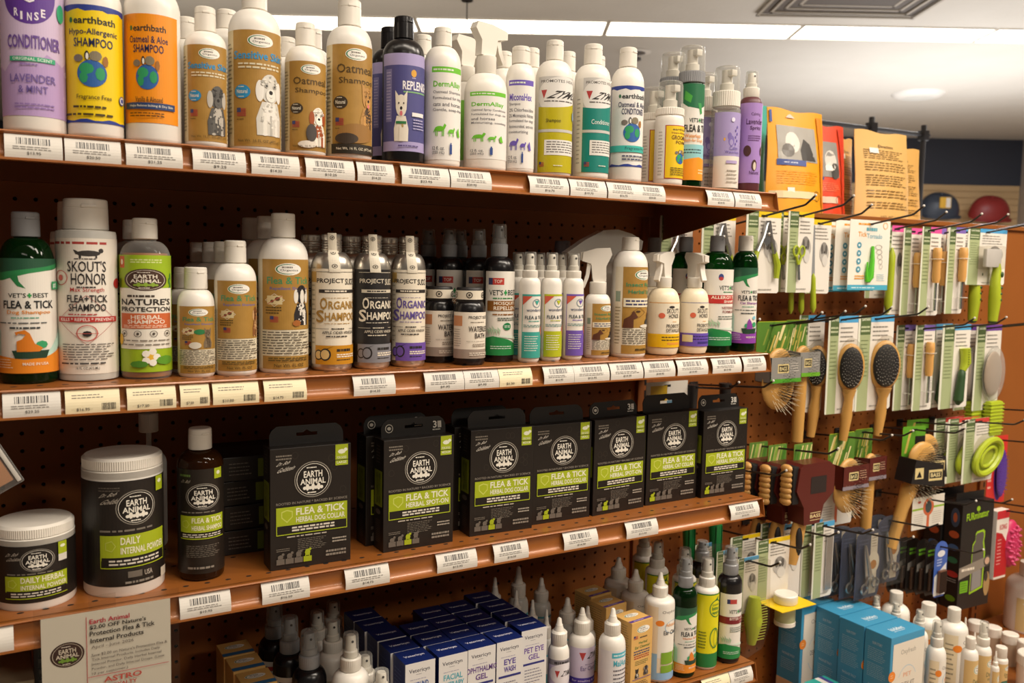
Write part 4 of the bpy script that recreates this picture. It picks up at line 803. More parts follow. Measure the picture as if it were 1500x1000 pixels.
def tanspray(p, lv, rc, label, kind, L, ang):
    t = bottle('spray_bottle', label, 'bottle', p, RM2); r = p[3]; body(t, r, lv[0], lv[1], rc*.8, 'white')
    if kind == 'cap': disc_cap(t, rc, lv[1], lv[2], 'whitecap')
    else: trigger(t, rc, lv[1], lv[1]+.75, lv[2], L, 'whitecap', ang)
    A = Art('#e6dcc6'); A.r(.02, .6, .12, .72, '#8a9a86').lines(.02, .1, .13, .55, 12, '#8a7c58', .3).r(.16, .3, .98, 1, 'kraftL').r(.16, 0, .98, .1, 'kraftL'); oval_logo(A, .56, .91, .2, .06)
    A.t('Insect Repel', .22, .76, .86, .82, '#3f8a5e', .6).t('Herbal Spray', .26, .68, .86, .74, '#3f8a5e', .6).r(.18, .54, .96, .64, '#e9dfc4').lines(.22, .55, .9, .63, 2, '#4a4a6a', .5).ring(.46, .48, .14, .06, .08, '#6b4a2a', 4).e(.44, .49, .05, .012, '#4a3220', 6)
    A.poly([(.18, .3), (.2, .4), (.3, .44), (.36, .5), (.44, .42), (.36, .4), (.36, .3)], '#5b3320'); A.e(.7, .36, .1, .05, '#2c2a2c').e(.72, .43, .05, .04, '#2c2a2c').e(.6, .32, .12, .02, '#d9d2c4')
    A.lines(.18, .11, .96, .29, 7, '#5a5244', .4).lines(.4, .03, .86, .07, 1, '#4a3c1c', .5)
    lab(t, A, r, lv[3], lv[4], 92, 4); return t
tanspray((31.33, -11.13, ZM, .8), (3.45, 4.0, 6.85, .21, 3.4), .53, 'small white trigger spray with tan horse label', 'trig', 1.6, math.radians(150))
tanspray((33.7, -11.25, ZM, 1.13), (5.7, 6.75, 7.57, .26, 5.7), .56, 'tall tan insect repellent bottle without spray head', 'cap', 0, 0)
t = thing('spray_bottle', 'large trigger spray bottle behind the tall repellent, hazy white head', 'bottle', (34.2, -8.4, ZM), 0, RM2); body(t, 1.15, 5.0, 6.0, .5, 'white')
ribbed(t, .6, 6.0, 6.5, 'frost')
a = MB(); a.prism([(-3.6, 6.55), (-3.2, 6.1), (-1.2, 6.6), (-.6, 6.2), (.7, 6.2), (.9, 6.9), (2.2, 6.75), (2.45, 6.85), (2.55, 7.45), (1.6, 7.9), (.4, 8.15), (-.8, 8.05), (-2.2, 7.4)], -.35, .35, 'frost'); obj('spray_head', a, t)
def detang(p, col, label, ang, bx):
    t = bottle('spray_bottle', label, 'bottle', p, RM2); r = p[3]
    a = MB(); a.lathe([(.02, .02), (r*.72, 0), (r*.9, .08), (r, .35)]+bullet(r, 3.4, 4.4, .42)[5:], 'cream', 36); obj('body', a, t); trigger(t, .5, 4.4, 5.1, 6.75, 1.7, 'whitecap', ang)
    A = Art('#efe4cd'); A.r(0, .985, 1, 1, '#d99a3a' if bx == 'y' else '#8a86a8').e(.48, .9, .06, .03, '#35302d', 8).t("SKOUT'S", .38, .76, .66, .87, '#35302d', .4).t('HONOR', .42, .65, .66, .75, '#35302d', .4).e(.29, .71, .06, .06, '#d9694c').lines(.5, .56, .62, .59, 1, '#d99a3a').t('PROBIOTIC', .38, .44, .7, .52, '#3f3a38', .5).t('DETANGLER', .38, .34, .7, .42, '#3f3a38', .5)
    A.r(0, 0, 1, .3, col); A.lines(.3, .13, .75, .26, 2, '#5a4a1c' if bx == 'y' else '#3a2c6a', .4).r(.4, .06, .7, .11, '#e09a3c' if bx == 'y' else '#3f3380')
    if bx == 'v': A.r(.08, .1, .3, .26, '#d9cfa8')
    lab(t, A, r, .55, 3.45, 95, -4); return t
detang((36.67, -11.13, ZM, 1.05), '#e9b90e', 'cream trigger spray with bright yellow band', math.radians(200), 'y'); detang((39.18, -11.3, ZM, .965), '#6a50b4', 'cream trigger spray with violet band, nozzle pointing forward', math.radians(-95), 'v')
t = detang((37.6, -8.6, ZM, .95), '#e9b90e', 'spare yellow-banded trigger spray at the back', math.radians(190), 'y')
vet_green((41.44, -10.94, ZM, 1.15), (5.65, 6.85, 7.92, .5, 5.65), .5, 'itch', 'dark green itch shampoo bottle with a red band, in front', 'greenglass', rot=4)
vet_green((41.0, -8.3, ZM, 1.12), (5.65, 6.82, 7.87, .5, 5.65), .5, 'itch', 'second itch shampoo bottle, behind the front red band one', 'greenglass'); vet_green((40.3, -5.7, ZM, 1.12), (5.65, 6.8, 7.85, .5, 5.65), .5, 'itch', 'third itch shampoo bottle, farthest back', 'greenglass')
vet_green((43.85, -11.2, ZM, .9), (5.8, 6.93, 8.0, .6, 5.8), .51, 'catf', 'green cat shampoo bottle with purple foot at the right shelf end', 'greenglass', 'whitecap', rot=-14)

# ------------------------------------------------------------------ third shelf
ZL = -18.85
def powder(p, lv, label, two):
    t = bottle('supplement_jar', label, 'jar', p, 'white-lidded powder jars'); r = p[3]
    a = MB(); a.lathe([(.02, .03), (r*.9, .03), (r*.97, 0), (r, .1), (r, lv[0]-.05), (r*.94, lv[0]), (.02, lv[0])], 'white', 48); obj('body', a, t)
    ribbed(t, r*.985, lv[0]-.02, lv[1], 'whitecap', 'lid', 110, .12, .988)
    a = MB(); a.lathe([(r*.99, lv[0]-.42), (r*1.0, lv[0]-.38), (r*1.0, lv[0]-.06), (r*.97, lv[0]-.02)], 'whitecap', 48); obj('lid_band', a, t)
    A = Art('#211b17'); rd = random.Random(4)
    H = 1.0
    if two:
        A.lines(.3, .9, .48, .95, 2, '#5c544b', .4).t('Dr. Bob', .3, .845, .43, .885, '#b9b0a2', .1, .3, .02).t('Goldstein', .3, .78, .5, .83, '#b9b0a2', .1, .3, .02)
        earth_oval(A, .6, .74, .165, .165); A.lines(.31, .52, .86, .545, 1, '#7d756a', .7).r(.31, .25, .87, .49, '#a4b31f').r(.32, .19, .86, .28, '#1a1512').r(.31, .175, .87, .185, '#a4b31f').r(.31, .175, .315, .3, '#a4b31f').r(.865, .175, .87, .3, '#a4b31f')
        A.ring(.39, .39, .045, .055, .12, '#c6d060', 5).t('DAILY', .47, .4, .62, .47, '#ece7c8', 1).t('INTERNAL POWDER', .47, .31, .85, .375, '#ece7c8', 1).lines(.38, .2, .82, .265, 2, '#d9d2c4', .5).r(.52, .08, .63, .14, '#6f675d').t('USA', .65, .08, .72, .13, '#b9b0a2', .6).lines(.5, .02, .8, .05, 1, '#8d857a', .7).r(.82, 0, .92, .09, '#cabfae').r(.77, .86, .86, 1, '#a4b31f').e(.815, .95, .025, .02, '#e6e8c8', 8)
    else:
        A.t('Dr. Bob', .28, .82, .38, .88, '#b9b0a2', .1, .3, .02).t('Goldstein', .28, .74, .42, .8, '#b9b0a2', .1, .3, .02); earth_oval(A, .54, .74, .135, .2); A.lines(.3, .5, .76, .53, 1, '#7d756a', .7).r(.28, .2, .78, .48, '#a4b31f').r(.29, .1, .77, .22, '#1a1512').r(.28, .08, .78, .095, '#a4b31f')
        A.ring(.34, .35, .04, .08, .12, '#c6d060', 5).t('DAILY HERBAL', .41, .36, .75, .46, '#ece7c8', 1).t('INTERNAL POWDER', .41, .24, .77, .32, '#ece7c8', 1).lines(.33, .11, .74, .2, 2, '#d9d2c4', .5).r(.7, .78, .78, 1, '#a4b31f').r(.7, .66, .78, .78, '#d9d3c6').e(.74, .92, .025, .03, '#e6e8c8', 8)
    lab(t, A, r, lv[2], lv[3], 90, -6); return t
powder((0.1, -10.5, ZL, 1.68), (3.25, 3.78, .36, 2.95), 'short powder jar with white lid at the left end of third shelf', False)
powder((3.88, -10.55, ZL, 1.8), (5.95, 6.52, .52, 5.5), 'tall black-labelled powder jar with white ribbed lid', True)
p = (7.4, -10.86, ZL, 1.09)
t = bottle('shampoo_bottle', 'amber herbal shampoo bottle with black label on the third shelf', 'bottle', p); body(t, 1.09, 5.6, 6.4, .48, 'amber'); disc_cap(t, .56, 6.42, 7.47, 'whitecap')
a = MB(); a.lathe([(1.03, .1), (1.03, 5.6), (.9, 5.95), (.02, 5.95)], '#3a2408', 28); obj('liquid', a, t)
A = Art('#211a14'); A.lines(.16, .92, .4, .96, 1, '#5c7a3a', .5).t('Dr. Bob', .18, .87, .32, .9, '#a89f92', .1, .3); earth_oval(A, .52, .74, .25, .125); A.r(.67, .9, .8, 1, '#a4b31f').e(.735, .955, .03, .02, '#e6e8c8', 8).lines(.2, .585, .82, .6, 1, '#7d756a', .7).r(.18, .4, .82, .56, '#a4b31f').ring(.27, .48, .06, .04, .12, '#c6d060', 5).t('FLEA & TICK', .36, .49, .79, .54, '#ece7c8', 1).t('HERBAL SHAMPOO', .36, .42, .79, .465, '#ece7c8', 1).r(.18, .335, .82, .345, '#a4b31f').lines(.22, .35, .8, .39, 2, '#d9d2c4', .5).lines(.28, .16, .76, .28, 7, '#7d756a', .3).lines(.3, .04, .76, .08, 1, '#8d857a', .5)
lab(t, A, 1.092, .4, 5.6, 90, -8)
# pump bottle behind the tall jar
t = thing('pump_bottle', 'dim white pump bottle behind the tall powder jar', 'bottle', (5.9, -4.9, ZL)); body(t, .9, 4.6, 5.3, .3, 'frost'); ribbed(t, .5, 6.35, 7.4, 'whitecap', 'pump_collar')
a = MB(); a.tube([(0, 0, 5.2), (0, 0, 6.4)], .14, 'frost'); a.tube([(0, 0, 7.4), (0, 0, 8.0), (-.3, -.3, 8.15)], .22, 'frost'); obj('pump_stem', a, t)

def earthbox(x, y, w, ang, label, kind, line2, size, dots, h=6.2, d=1.35, tab=1.0, tabw=None):
    t = thing('product_box', label, 'box', (x, y, ZL), math.radians(ang), 'black boxes on the third shelf')
    a = MB(); a.box(0, 0, 0, w, d, h, 'boxblack', .03); obj('carton', a, t, smooth=False)
    tw = w*.46; P = [(-tw, 0), (-tw, tab*.55), (-tw*.93, tab*.82), (-tw*.8, tab), (tw*.8, tab), (tw*.93, tab*.82), (tw, tab*.55), (tw, 0)]
    a = MB(); hole = [(-.55, tab*.45), (-.55, tab*.62), (-.2, tab*.62), (0, tab*.75), (.2, tab*.62), (.55, tab*.62), (.55, tab*.45)]
    n = len(P); vs = [Vector((q[0], q[1], 0)) for q in P+hole]; tri = tessellate_polygon([vs[:n], vs[n:]])
    for yy, fl in ((0, 0), (.05, 1)): a.add([(v.x, yy, v.y) for v in vs], [tuple(q) if not fl else tuple(q)[::-1] for q in tri], 'boxblack')
    a.add([(v.x, 0, v.y) for v in vs]+[(v.x, .05, v.y) for v in vs], [(i, (i+1) % n, n+7+(i+1) % n, n+7+i) for i in range(n)]+[(n+i, n+(i+1) % 7, 2*n+7+(i+1) % 7, 2*n+7+i) for i in range(7)], 'boxblack')
    ta = a; hm = MB()
    if kind == 'spot': flat(Art().ring(-.68*1, .5, .06, .0, .3, '#cfc8bc').ring(.12, .5, .06, .24, .18, '#d9d3c6').e(.12, .5, .03, .1, '#d9d3c6', 8).t('3', .8, .34, .86, .74, '#e9e4da', 1).r(.875, .34, .89, .72, '#e9e4da').r(.895, .34, .91, .72, '#e9e4da').r(.915, .34, .93, .72, '#e9e4da').lines(.79, .2, .95, .29, 1, '#d9d3c6', .7), -tw, tw, 0, tab, -.005, hm)
    o = obj('hang_tab', ta, t, (w/2, d*.55, h-.02), smooth=False); o.rotation_euler = (math.radians(-6), 0, 0)
    if hm.v: obj('tab_print', hm, o, (0, 0, 0), smooth=False)
    A = Art(); ly = .455; rd = random.Random(int(x))
    for i in range(9): A.ring(rd.uniform(.1, .9), rd.uniform(.6, .95), .04, .03, .12, '#3a322b', 9)
    A.lines(.07, .9, .27, .95, 2, '#7d756a', .5).t('Dr. Bob', .07, .855, .22, .885, '#cfc8bc', .1, .3, .015).t('Goldstein', .07, .8, .27, .84, '#cfc8bc', .1, .3, .02).r(.8, .82, .96, .995, '#a4b31f').e(.88, .935, .05, .02, '#e9ebd2', 8).r(.85, .92, .865, .945, '#e9ebd2').r(.9, .92, .915, .945, '#e9ebd2').e(.93, .95, .025, .015, '#e9ebd2', 7).t('FOR '+('CATS' if 'CAT' in line2 or size == 'CATS' else 'DOGS'), .82, .875, .94, .895, '#e9ebd2', .5).r(.8, .862, .96, .868, '#211b17').t(size, .82, .835, .94, .855, '#e9ebd2', .5)
    earth_oval(A, .52, .725, .23, .15); A.t('ROOTED IN NATURE * BACKED BY SCIENCE', .07, .535, .95, .556, '#8d857a', .4)
    A.r(.07, .365, .95, .515, '#a4b31f').r(.07, .285, .95, .365, '#a4b31f').r(.08, .293, .94, .363, '#17120f')
    A.poly([(.13, .48), (.2, .495), (.27, .48), (.27, .43), (.2, .385), (.13, .43)], '#c6d060').poly([(.142, .472), (.2, .485), (.258, .472), (.258, .435), (.2, .398), (.142, .435)], '#a4b31f')
    A.t('FLEA & TICK', .31, .44, .92, .5, '#e9e8d0', 1).t(line2, .31, .38, .92, .425, '#e9e8d0', 1).lines(.26, .305, .82, .352, 2, '#d9d2c4', .6).lines(.2, .258, .84, .275, 1, '#b9b0a2', .6).lines(.33, .14, .7, .245, 7, '#7d756a', .3).lines(.76, .17, .95, .22, 2, '#a89f92', .5).lines(.07, .15, .24, .18, 2, '#7d756a', .4).lines(.68, .06, .95, .12, 2, '#8d857a', .6)
    for i in range(4):
        c = '#a4b31f' if i == dots else '#6b645b'; x0 = .07+i*.11; hh = .02+.012*i
        A.r(x0, .045, x0+.1, .09, c).e(x0+.05, .1+hh*.4, .035, .012+hh*.3, c, 8).r(x0+.02, .08, x0+.032, .105, c).r(x0+.065, .08, x0+.077, .105, c).e(x0+.08, .118+hh*.5, .018, .012, c, 7)
    m = flat(A, 0, w, 0, h, -.002)
    B = Art(); B.r(.12, .4, .88, .72, '#7d8a1c').t('FLEA & TICK', .3, .42, .7, .7, '#3a3f12', .6).r(.2, .05, .8, .3, '#1a1512').lines(.25, .07, .75, .28, 12, '#5c544b', .3).lines(.3, .78, .7, .95, 6, '#5c544b', .4).e(.5, .35, .25, .025, '#5c544b', 10)
    onface(B, (-.002, d, 0), (0, -d, 0), (0, 0, h), (-1, 0, 0), m); obj('printed_face', m, t, smooth=False)
    return t
earthbox(10.52, -12.07, 4.25, -1.4, 'large black dog collar box, leftmost of the upright boxes', 'collar', 'HERBAL DOG COLLAR', 'LARGE', 3, 6.3)
earthbox(16.68, -12.03, 4.28, .6, 'medium black spot-on box, second of the upright boxes', 'spot', 'HERBAL SPOT-ON', 'MEDIUM', 2, 6.2)
earthbox(16.25, -10.55, 4.28, 1, 'black spot-on box standing directly behind the medium spot-on box', 'spot', 'HERBAL SPOT-ON', 'MEDIUM', 2, 6.2)
earthbox(22.2, -11.66, 4.18, -2.4, 'medium black dog collar box, third of the upright boxes', 'collar', 'HERBAL DOG COLLAR', 'MEDIUM', 2, 6.24)
earthbox(21.9, -10.2, 4.2, -1, 'black collar box standing behind the medium dog collar box', 'collar', 'HERBAL DOG COLLAR', 'MEDIUM', 2, 6.2)
earthbox(26.66, -11.37, 4.26, -1.0, 'small black dog collar box, fourth of the upright boxes', 'collar', 'HERBAL DOG COLLAR', 'SMALL', 1, 6.12)
earthbox(31.12, -11.5, 4.34, 3.0, 'small black spot-on box, fifth of the upright boxes', 'spot', 'HERBAL SPOT-ON', 'SMALL', 1, 6.14)
earthbox(35.72, -11.14, 4.5, 1.0, 'black cat collar box with a bent shiny tab', 'collar', 'HERBAL CAT COLLAR', 'CATS', 0, 6.14, tab=1.15)
earthbox(40.42, -11.38, 4.15, -.4, 'black cat spot-on box at the right end of third shelf', 'spot', 'HERBAL SPOT-ON', 'CATS', 0, 6.04)
def laybox(x, y, z, ang, label):                   # collar boxes lying flat in a stack
    t = thing('product_box', label, 'box', (x, y, z), math.radians(ang), 'black collar boxes lying flat in a stack')
    a = MB(); a.box(0, 0, 0, 6.1, 4.2, 1.3, 'boxblack', .03); obj('carton', a, t, smooth=False)
    B = Art(); B.r(.3, .12, .7, .88, '#5f6a1a').lines(.05, .2, .25, .8, 4, '#6b645b', .3).r(.75, .2, .95, .8, '#3a322b'); m = flat(B, 0, 6.1, 0, 1.3, -.002); onface(B, (0, 4.2, 0), (0, -4.2, 0), (0, 0, 1.3), (-1, 0, 0), m); obj('printed_face', m, t, smooth=False)
for i in range(4): laybox(8.95+.12*(i % 2), -8.6+.1*i, ZL+1.31*i, -2+2*(i % 3), ('lowest', 'second lowest', 'second highest', 'topmost')[i]+' black box of the flat stack behind the amber shampoo')
# ------------------------------------------------------------------ lowest shelf
ZB = -30.7; RB = 'bottles on the lowest shelf'
def vetbox(x, y, label, title=None, col='#5b4a9a', ang=0, h=5.35, w=1.84, d=1.72):
    t = thing('product_box', label, 'box', (x, y, ZB), math.radians(ang), 'navy topped boxes on the lowest shelf')
    a = MB(); a.box(0, 0, 0, w, d, h, 'navy', .02); obj('carton', a, t, smooth=False)
    m = MB(); T = Art(); T.t('Vetericyn', .16, .4, .84, .58, '#d9dbe8', .8); onface(T, (0, 0, h), (w, 0, 0), (0, d, 0), (0, 0, 1), m)
    A = Art('#dcd9d6'); A.t('Vetericyn', .12, .88, .82, .935, '#2b2b3f', .4).lines(.36, .865, .6, .875, 1, '#6a6a78')
    if title:
        A.lines(.16, .81, .86, .825, 1, '#a8a5b8', .5)
        for i, s in enumerate(title): A.t(s, .5-.055*max(len(s), 4), .725-i*.085, .5+.055*max(len(s), 4), .79-i*.085, col, 1)
        A.r(.08, .58, .92, .605, '#2b2f7a').lines(.14, .36, .86, .54, 5, '#7a7888', .3)
        if col == '#6a4a9c': dog(A, .5, .08, .6, .3, '#b9976a', '#3a3028', False, False)
    flat(A, 0, w, 0, h, 0, m); B = Art(); B.lines(.15, .3, .85, .9, 14, '#5a648c', .25).e(.5, .5, .2, .06, '#8a90ac', 10); onface(B, (0, d, 0), (0, -d, 0), (0, 0, h), (-1, 0, 0), m)
    obj('printed_face', m, t, smooth=False); return t
cols = [(17.95, -12.3, ['WOUND', '& SKIN'], '#2a5aa0', 5), (20.0, -12.35, ['FACIAL', 'THERAPY'], '#55a9b9', 4), (21.9, -12.3, ['OPHTHALMIC', 'GEL'], '#6a4a8c', 4), (23.85, -12.25, ['EYE', 'WASH'], '#5b4a9a', 4), (26.0, -11.55, ['PET EYE', 'GEL'], '#6a4a9c', 4)]
nm = ['wound care', 'facial therapy', 'ophthalmic gel', 'eye wash', 'pet eye gel']; od = ['front', 'second', 'third', 'fourth', 'rearmost']
for ci, (x, y, ti, co, n) in enumerate(cols):
    for k in range(n if ci == 0 else n-(ci in (1,))):
        vetbox(x-.1*k-(0.05 if k % 2 else 0), y+k*1.745+(.1 if k == 2 and ci == 0 else 0), ('navy-topped '+nm[ci]+' box, '+od[k]+' of its row') if k else 'front navy-topped '+nm[ci]+' box in its row', ti, co, 0)
def ear(p, lv, rc, kind, label):
    t = bottle('ear_cleaner_bottle', label, 'bottle', p, RB); r = p[3]; body(t, r, lv[0], lv[1], rc*.85, 'white' if kind != 'cl' else 'frost'); cone_tip(t, rc, lv[1], lv[2], lv[3], 'whitecap')
    if kind == 'zym': A = Art('#cfc3de'); A.r(0, .88, 1, 1, '#8d8890').lines(.2, .9, .8, .97, 1, '#3a363c', .8).e(.5, .68, .46, .24, '#e6e1e6').poly([(.22, .76), (.36, .76), (.29, .6)], '#b23a3a').t('ZYMOX', .38, .63, .84, .75, '#33302f', .7, .2).r(0, 0, 1, .42, '#4a3f90').t('Ear Solution', .3, .25, .76, .34, '#e6e1f0', .3)
    elif kind == 'zym2': A = Art('#d3c8e0'); A.poly([(.26, .9), (.42, .9), (.34, .72)], '#b23a3a').t('ZYMOX', .44, .76, .9, .89, '#33302f', .7, .2).lines(.4, .62, .8, .65, 1, '#7a6a9a').t('Ear Cleanser', .3, .5, .84, .6, '#5a4a8c', .2).r(0, .2, 1, .34, '#4636a0').t('for smelling & itching', .1, .24, .9, .3, '#dcd6ee', .4).r(0, 0, 1, .18, '#d9b24a')
    elif kind == 'mal': A = Art('#e4dfe0'); A.r(.3, .86, 1, .96, '#4fb3c6').lines(.34, .88, .95, .94, 1, '#d9eef0', .5).t('MalAcetic', .34, .7, .84, .82, '#4fb3c6', .8).lines(.34, .2, .8, .66, 6, '#6a6870', .35)
    elif kind == 'oxy': A = Art('#e9d9bd'); A.r(.26, .3, 1, 1, '#ebe5da').e(.3, .78, .09, .04, '#e8862a').t('Oxyfresh', .34, .9, .76, .95, '#8a8580', .2).ring(.6, .72, .2, .09, .06, '#8fb6d2').t('Advanced', .42, .73, .74, .78, '#e6a05a', .3).t('Ear Cleaner', .38, .62, .84, .68, '#3a3a3c', .4).r(0, 0, .26, .36, '#8db4d6').r(.26, 0, 1, .1, '#8db4d6').r(.34, .22, .62, .38, '#7ba32c').r(.66, .22, .94, .38, '#7ba32c').r(.34, .1, .62, .2, '#7ba32c').r(.66, .1, .94, .2, '#7ba32c')
    else: A = Art('#5aa9b4'); A.r(0, .4, 1, .93, '#e2e2dc')
    lab(t, A, r, .2 if kind != 'cl' else .2, lv[0]-(.1 if kind != 'cl' else .35), 92, 0); return t
ear((29.0, -11.2, ZB, .68), (3.15, 3.85, 4.72, 5.53), .52, 'zym', 'small ear solution bottle with violet foot beside the navy boxes')
ear((31.2, -10.6, ZB, .86), (3.3, 3.9, 4.78, 5.55), .54, 'zym2', 'lilac-labelled ear cleanser bottle with white cone tip')
ear((32.15, -12.6, ZB, .85), (3.7, 4.4, 5.2, 6.05), .52, 'mal', 'white ear cleaner bottle with turquoise bar, in front')
for x, y, r, h, lb in ((28.31, -4.2, .6, 6.0, 'hazy cone-tipped bottle at the back, left of the tallest one'), (29.2, -5.6, .5, 5.4, 'small cone-tipped bottle in front of the tallest hazy one'), (30.83, -3.2, .75, 6.05, 'tallest hazy cone-tipped bottle at the back with a teal foot'), (32.95, -3.0, .75, 4.8, 'hazy cone-tipped bottle farthest right at the back'),
      (29.4, -7.4, .5, 5.3, 'cone-tipped bottle behind the violet-footed one, farther left'), (29.4, -9.1, .45, 5.25, 'cone-tipped bottle directly behind the violet-footed ear solution'), (32.6, -6.9, .8, 4.7, 'hazy cone-tipped bottle behind the lilac-labelled cleanser'), (33.1, -8.6, .6, 4.6, 'cone-tipped bottle between the lilac and turquoise cleaners')):
    ear((x, y, ZB, r), (h*.52, h*.64, h*.8, h), r*.72, 'cl', lb)
def kbox(x, y, label, k):
    t = thing('product_box', label, 'box', (x, y, ZB), math.radians(6), 'tan ear cleaner boxes'); w, d, h = 1.9, 1.75, 4.75
    a = MB(); a.box(0, 0, 0, w, d, h, 'kraft', .02); obj('carton', a, t, smooth=False)
    A = Art(); oval_logo(A, .55, .88, .3, .05); flag(A, .1, .76, .2, .05); A.lines(.4, .75, .85, .79, 1, '#5a4a3a').t('Herbal', .35, .68, .75, .715, '#4a7a3a', .4).t('Ear Cleanser', .18, .62, .9, .66, '#4a7a3a', .4).lines(.12, .53, .92, .6, 2, '#4a4a6a', .5).lines(.14, .47, .9, .53, 2, '#a83c34', .5).lines(.2, .38, .85, .45, 3, '#5a6a3a', .4); dog(A, .3, .2, .28, .14, '#3a3430', '#d9d2c4', False, True); dog(A, .72, .22, .3, .14, '#3f3a3a', '#8a8078', False, False); A.r(.06, .19, .94, .2, '#5a4a8c').lines(.2, .03, .85, .16, 5, '#5a4a2a', .4)
    m = flat(A, 0, w, 0, h, 0)
    T = Art(); T.r(0, .06, 1, .2, '#5a3f8c').lines(.2, .09, .8, .17, 1, '#b9a8d0', .6); oval_logo(T, .5, .6, .32, .14); onface(T, (0, 0, h), (w, 0, 0), (0, d, 0), (0, 0, 1), m)
    B = Art(); B.lines(.1, .1, .9, .95, 26, '#8a7440', .3); onface(B, (0, d, 0), (0, -d, 0), (0, 0, h), (-1, 0, 0), m); obj('printed_face', m, t, smooth=False)
for i, (x, y) in enumerate(((33.65, -12.7), (33.5, -10.1), (33.75, -8.05))): kbox(x+(.25 if i else 0), y+(.3 if i else 0), ('front', 'middle', 'rearmost')[i]+' tan ear cleaner box in the row of three', i)
ear((36.95, -11.5, ZB, 1.0), (5.3, 5.65, 6.4, 7.25), .52, 'oxy', 'large cone-tipped ear cleaner bottle with orange dot, front of three')
for x, y, lb in ((37.2, -8.6, 'large cone-tipped ear cleaner bottle, middle of three'), (37.7, -6.0, 'large cone-tipped ear cleaner bottle, rearmost of three')): ear((x, y, ZB, 1.0), (4.6, 4.95, 5.75, 6.5), .55, 'oxy', lb)
vet_green((38.75, -12.0, ZB, .82), (5.5, 6.15, 8.13, .4, 4.9), .5, 'fspray', 'dark green flea spray bottle with orange foot on lowest shelf', 'greenglass', grp=RB)
def apple(p, label):
    t = bottle('spray_bottle', label, 'bottle', p, RB); body(t, .85, 5.4, 5.75, .5, 'white'); mist(t, .44, .56, 5.72, 6.4, 7.69, 'whitecap')
    A = Art('#dfd512'); A.r(0, 0, 1, .19, '#1f7a3c').r(0, .985, 1, 1, '#1f7a3c').ring(.55, .8, .2, .12, .1, '#1f7a3c').t("Grannick's", .42, .84, .68, .87, '#1f7a3c', .3).t('bitter', .42, .78, .66, .83, '#1f7a3c', .6).t('apple', .42, .72, .68, .77, '#1f7a3c', .6).poly([(.5, .92), (.62, .97), (.58, .91)], '#1f7a3c').ring(.52, .4, .14, .14, .12, '#1f7a3c').ring(.56, .4, .07, .13, .12, '#1f7a3c').lines(.1, .25, .3, .5, 6, '#5a6a12', .4)
    lab(t, A, .852, .2, 5.4, 92, 0); return t
apple((40.95, -11.75, ZB), 'white spray with the yellow apple label, in front'); apple((41.0, -9.4, ZB), 'yellow apple label spray, second from the front'); apple((40.3, -7.2, ZB), 'yellow apple label spray, third from the front'); apple((41.2, -4.6, ZB), 'yellow apple label spray, rearmost of four')
vet_green((43.05, -11.85, ZB, .85), (5.6, 6.25, 8.2, .4, 5.05), .54, 'bitter', 'dark bitter cherry spray bottle with wine-red band, in front', 'black', grp=RB)
vet_green((43.4, -8.6, ZB, .83), (5.5, 6.15, 7.65, .4, 5.05), .52, 'bitter', 'second dark bitter cherry spray, behind the front one', 'black', grp=RB)
for i, (x, y) in enumerate(((13.38, -9.5), (13.0, -7.1), (12.8, -4.7))): vet_green((x, y, ZB, .95), (4.4, 5.15, 7.2, .3, 4.0), .57, 'bitter', ('front', 'middle', 'rearmost')[i]+' of the three dark silver-topped sprays in the dim left corner', 'black', grp=RB)
def wspray(p, h, label):
    t = bottle('spray_bottle', label, 'bottle', p, RB); r = p[3]; body(t, r, h*.6, h*.72, .5, 'white'); mist(t, .44, .58, h*.72, h*.82, h, 'whitecap'); lab(t, Art('#cdbfa6'), r, .3, h*.5); return t
wspray((15.24, -11.0, ZB, 1.05), 7.26, 'round-shouldered white spray bottle, front one in the dim corner'); wspray((15.5, -7.3, ZB, .95), 6.6, 'round-shouldered white spray bottle, behind the front one'); wspray((15.53, -4.4, ZB, .8), 6.1, 'dim white spray bottle at the very back, left one'); wspray((17.2, -2.6, ZB, .7), 5.8, 'dim white spray bottle at the very back, right one')
for x, y, h, lb in ((16.55, -12.2, 5.35, 'small white clear-capped spray at the left of the navy boxes, front'), (16.35, -10.3, 5.55, 'small white clear-capped spray left of the navy boxes, behind')): wspray((x, y, ZB, .5), h, lb)
for i, (x, y) in enumerate(((9.85, -9.3), (9.8, -7.1), (9.75, -5.0))):
    t = thing('product_box', ('front', 'middle', 'rearmost')[i]+' blue-striped tan box in the dim left corner', 'box', (x, y, ZB), 0, 'blue-striped tan boxes'); a = MB(); a.box(0, 0, 0, 1.8, 1.95, 4.6, 'kraft', .02); obj('carton', a, t, smooth=False)
    T = Art(); T.r(0, .05, 1, .25, '#2f6a9a'); oval_logo(T, .5, .62, .32, .14); A = Art(); A.lines(.1, .1, .9, .9, 16, '#8a7440', .3); m = onface(T, (0, 0, 4.6), (1.8, 0, 0), (0, 1.95, 0), (0, 0, 1)); flat(A, 0, 1.8, 0, 4.6, 0, m); obj('printed_face', m, t, smooth=False)
# bits at the far left under the third shelf
t = thing('shipping_carton', 'plain beige carton in the dim space at the bottom left', 'box', (-2.6, -11.5, ZB)); a = MB(); a.box(0, 0, 0, 2.5, 4, 8.4, '#b3a284', .06); obj('carton', a, t, smooth=False); a = MB(); a.box(.1, -1.6, 7.2, 2.3, -.04, 7.26, '#b3a284', .02); o = obj('flap', a, t, smooth=False)
t = thing('wire_grooming_crate', 'black ribbed crate beside the beige carton at bottom left', 'crate', (.1, -10.5, ZB)); a = MB(); a.box(0, .1, 0, 3.6, 6, 9.3, 'blackmatte'); obj('shell', a, t, smooth=False)
a = MB()
for i in range(18): a.box(0, -.06, .2+i*.5, 3.6, .1, .42+i*.5, '#3a3634', .03)
obj('ribs', a, t, smooth=False)
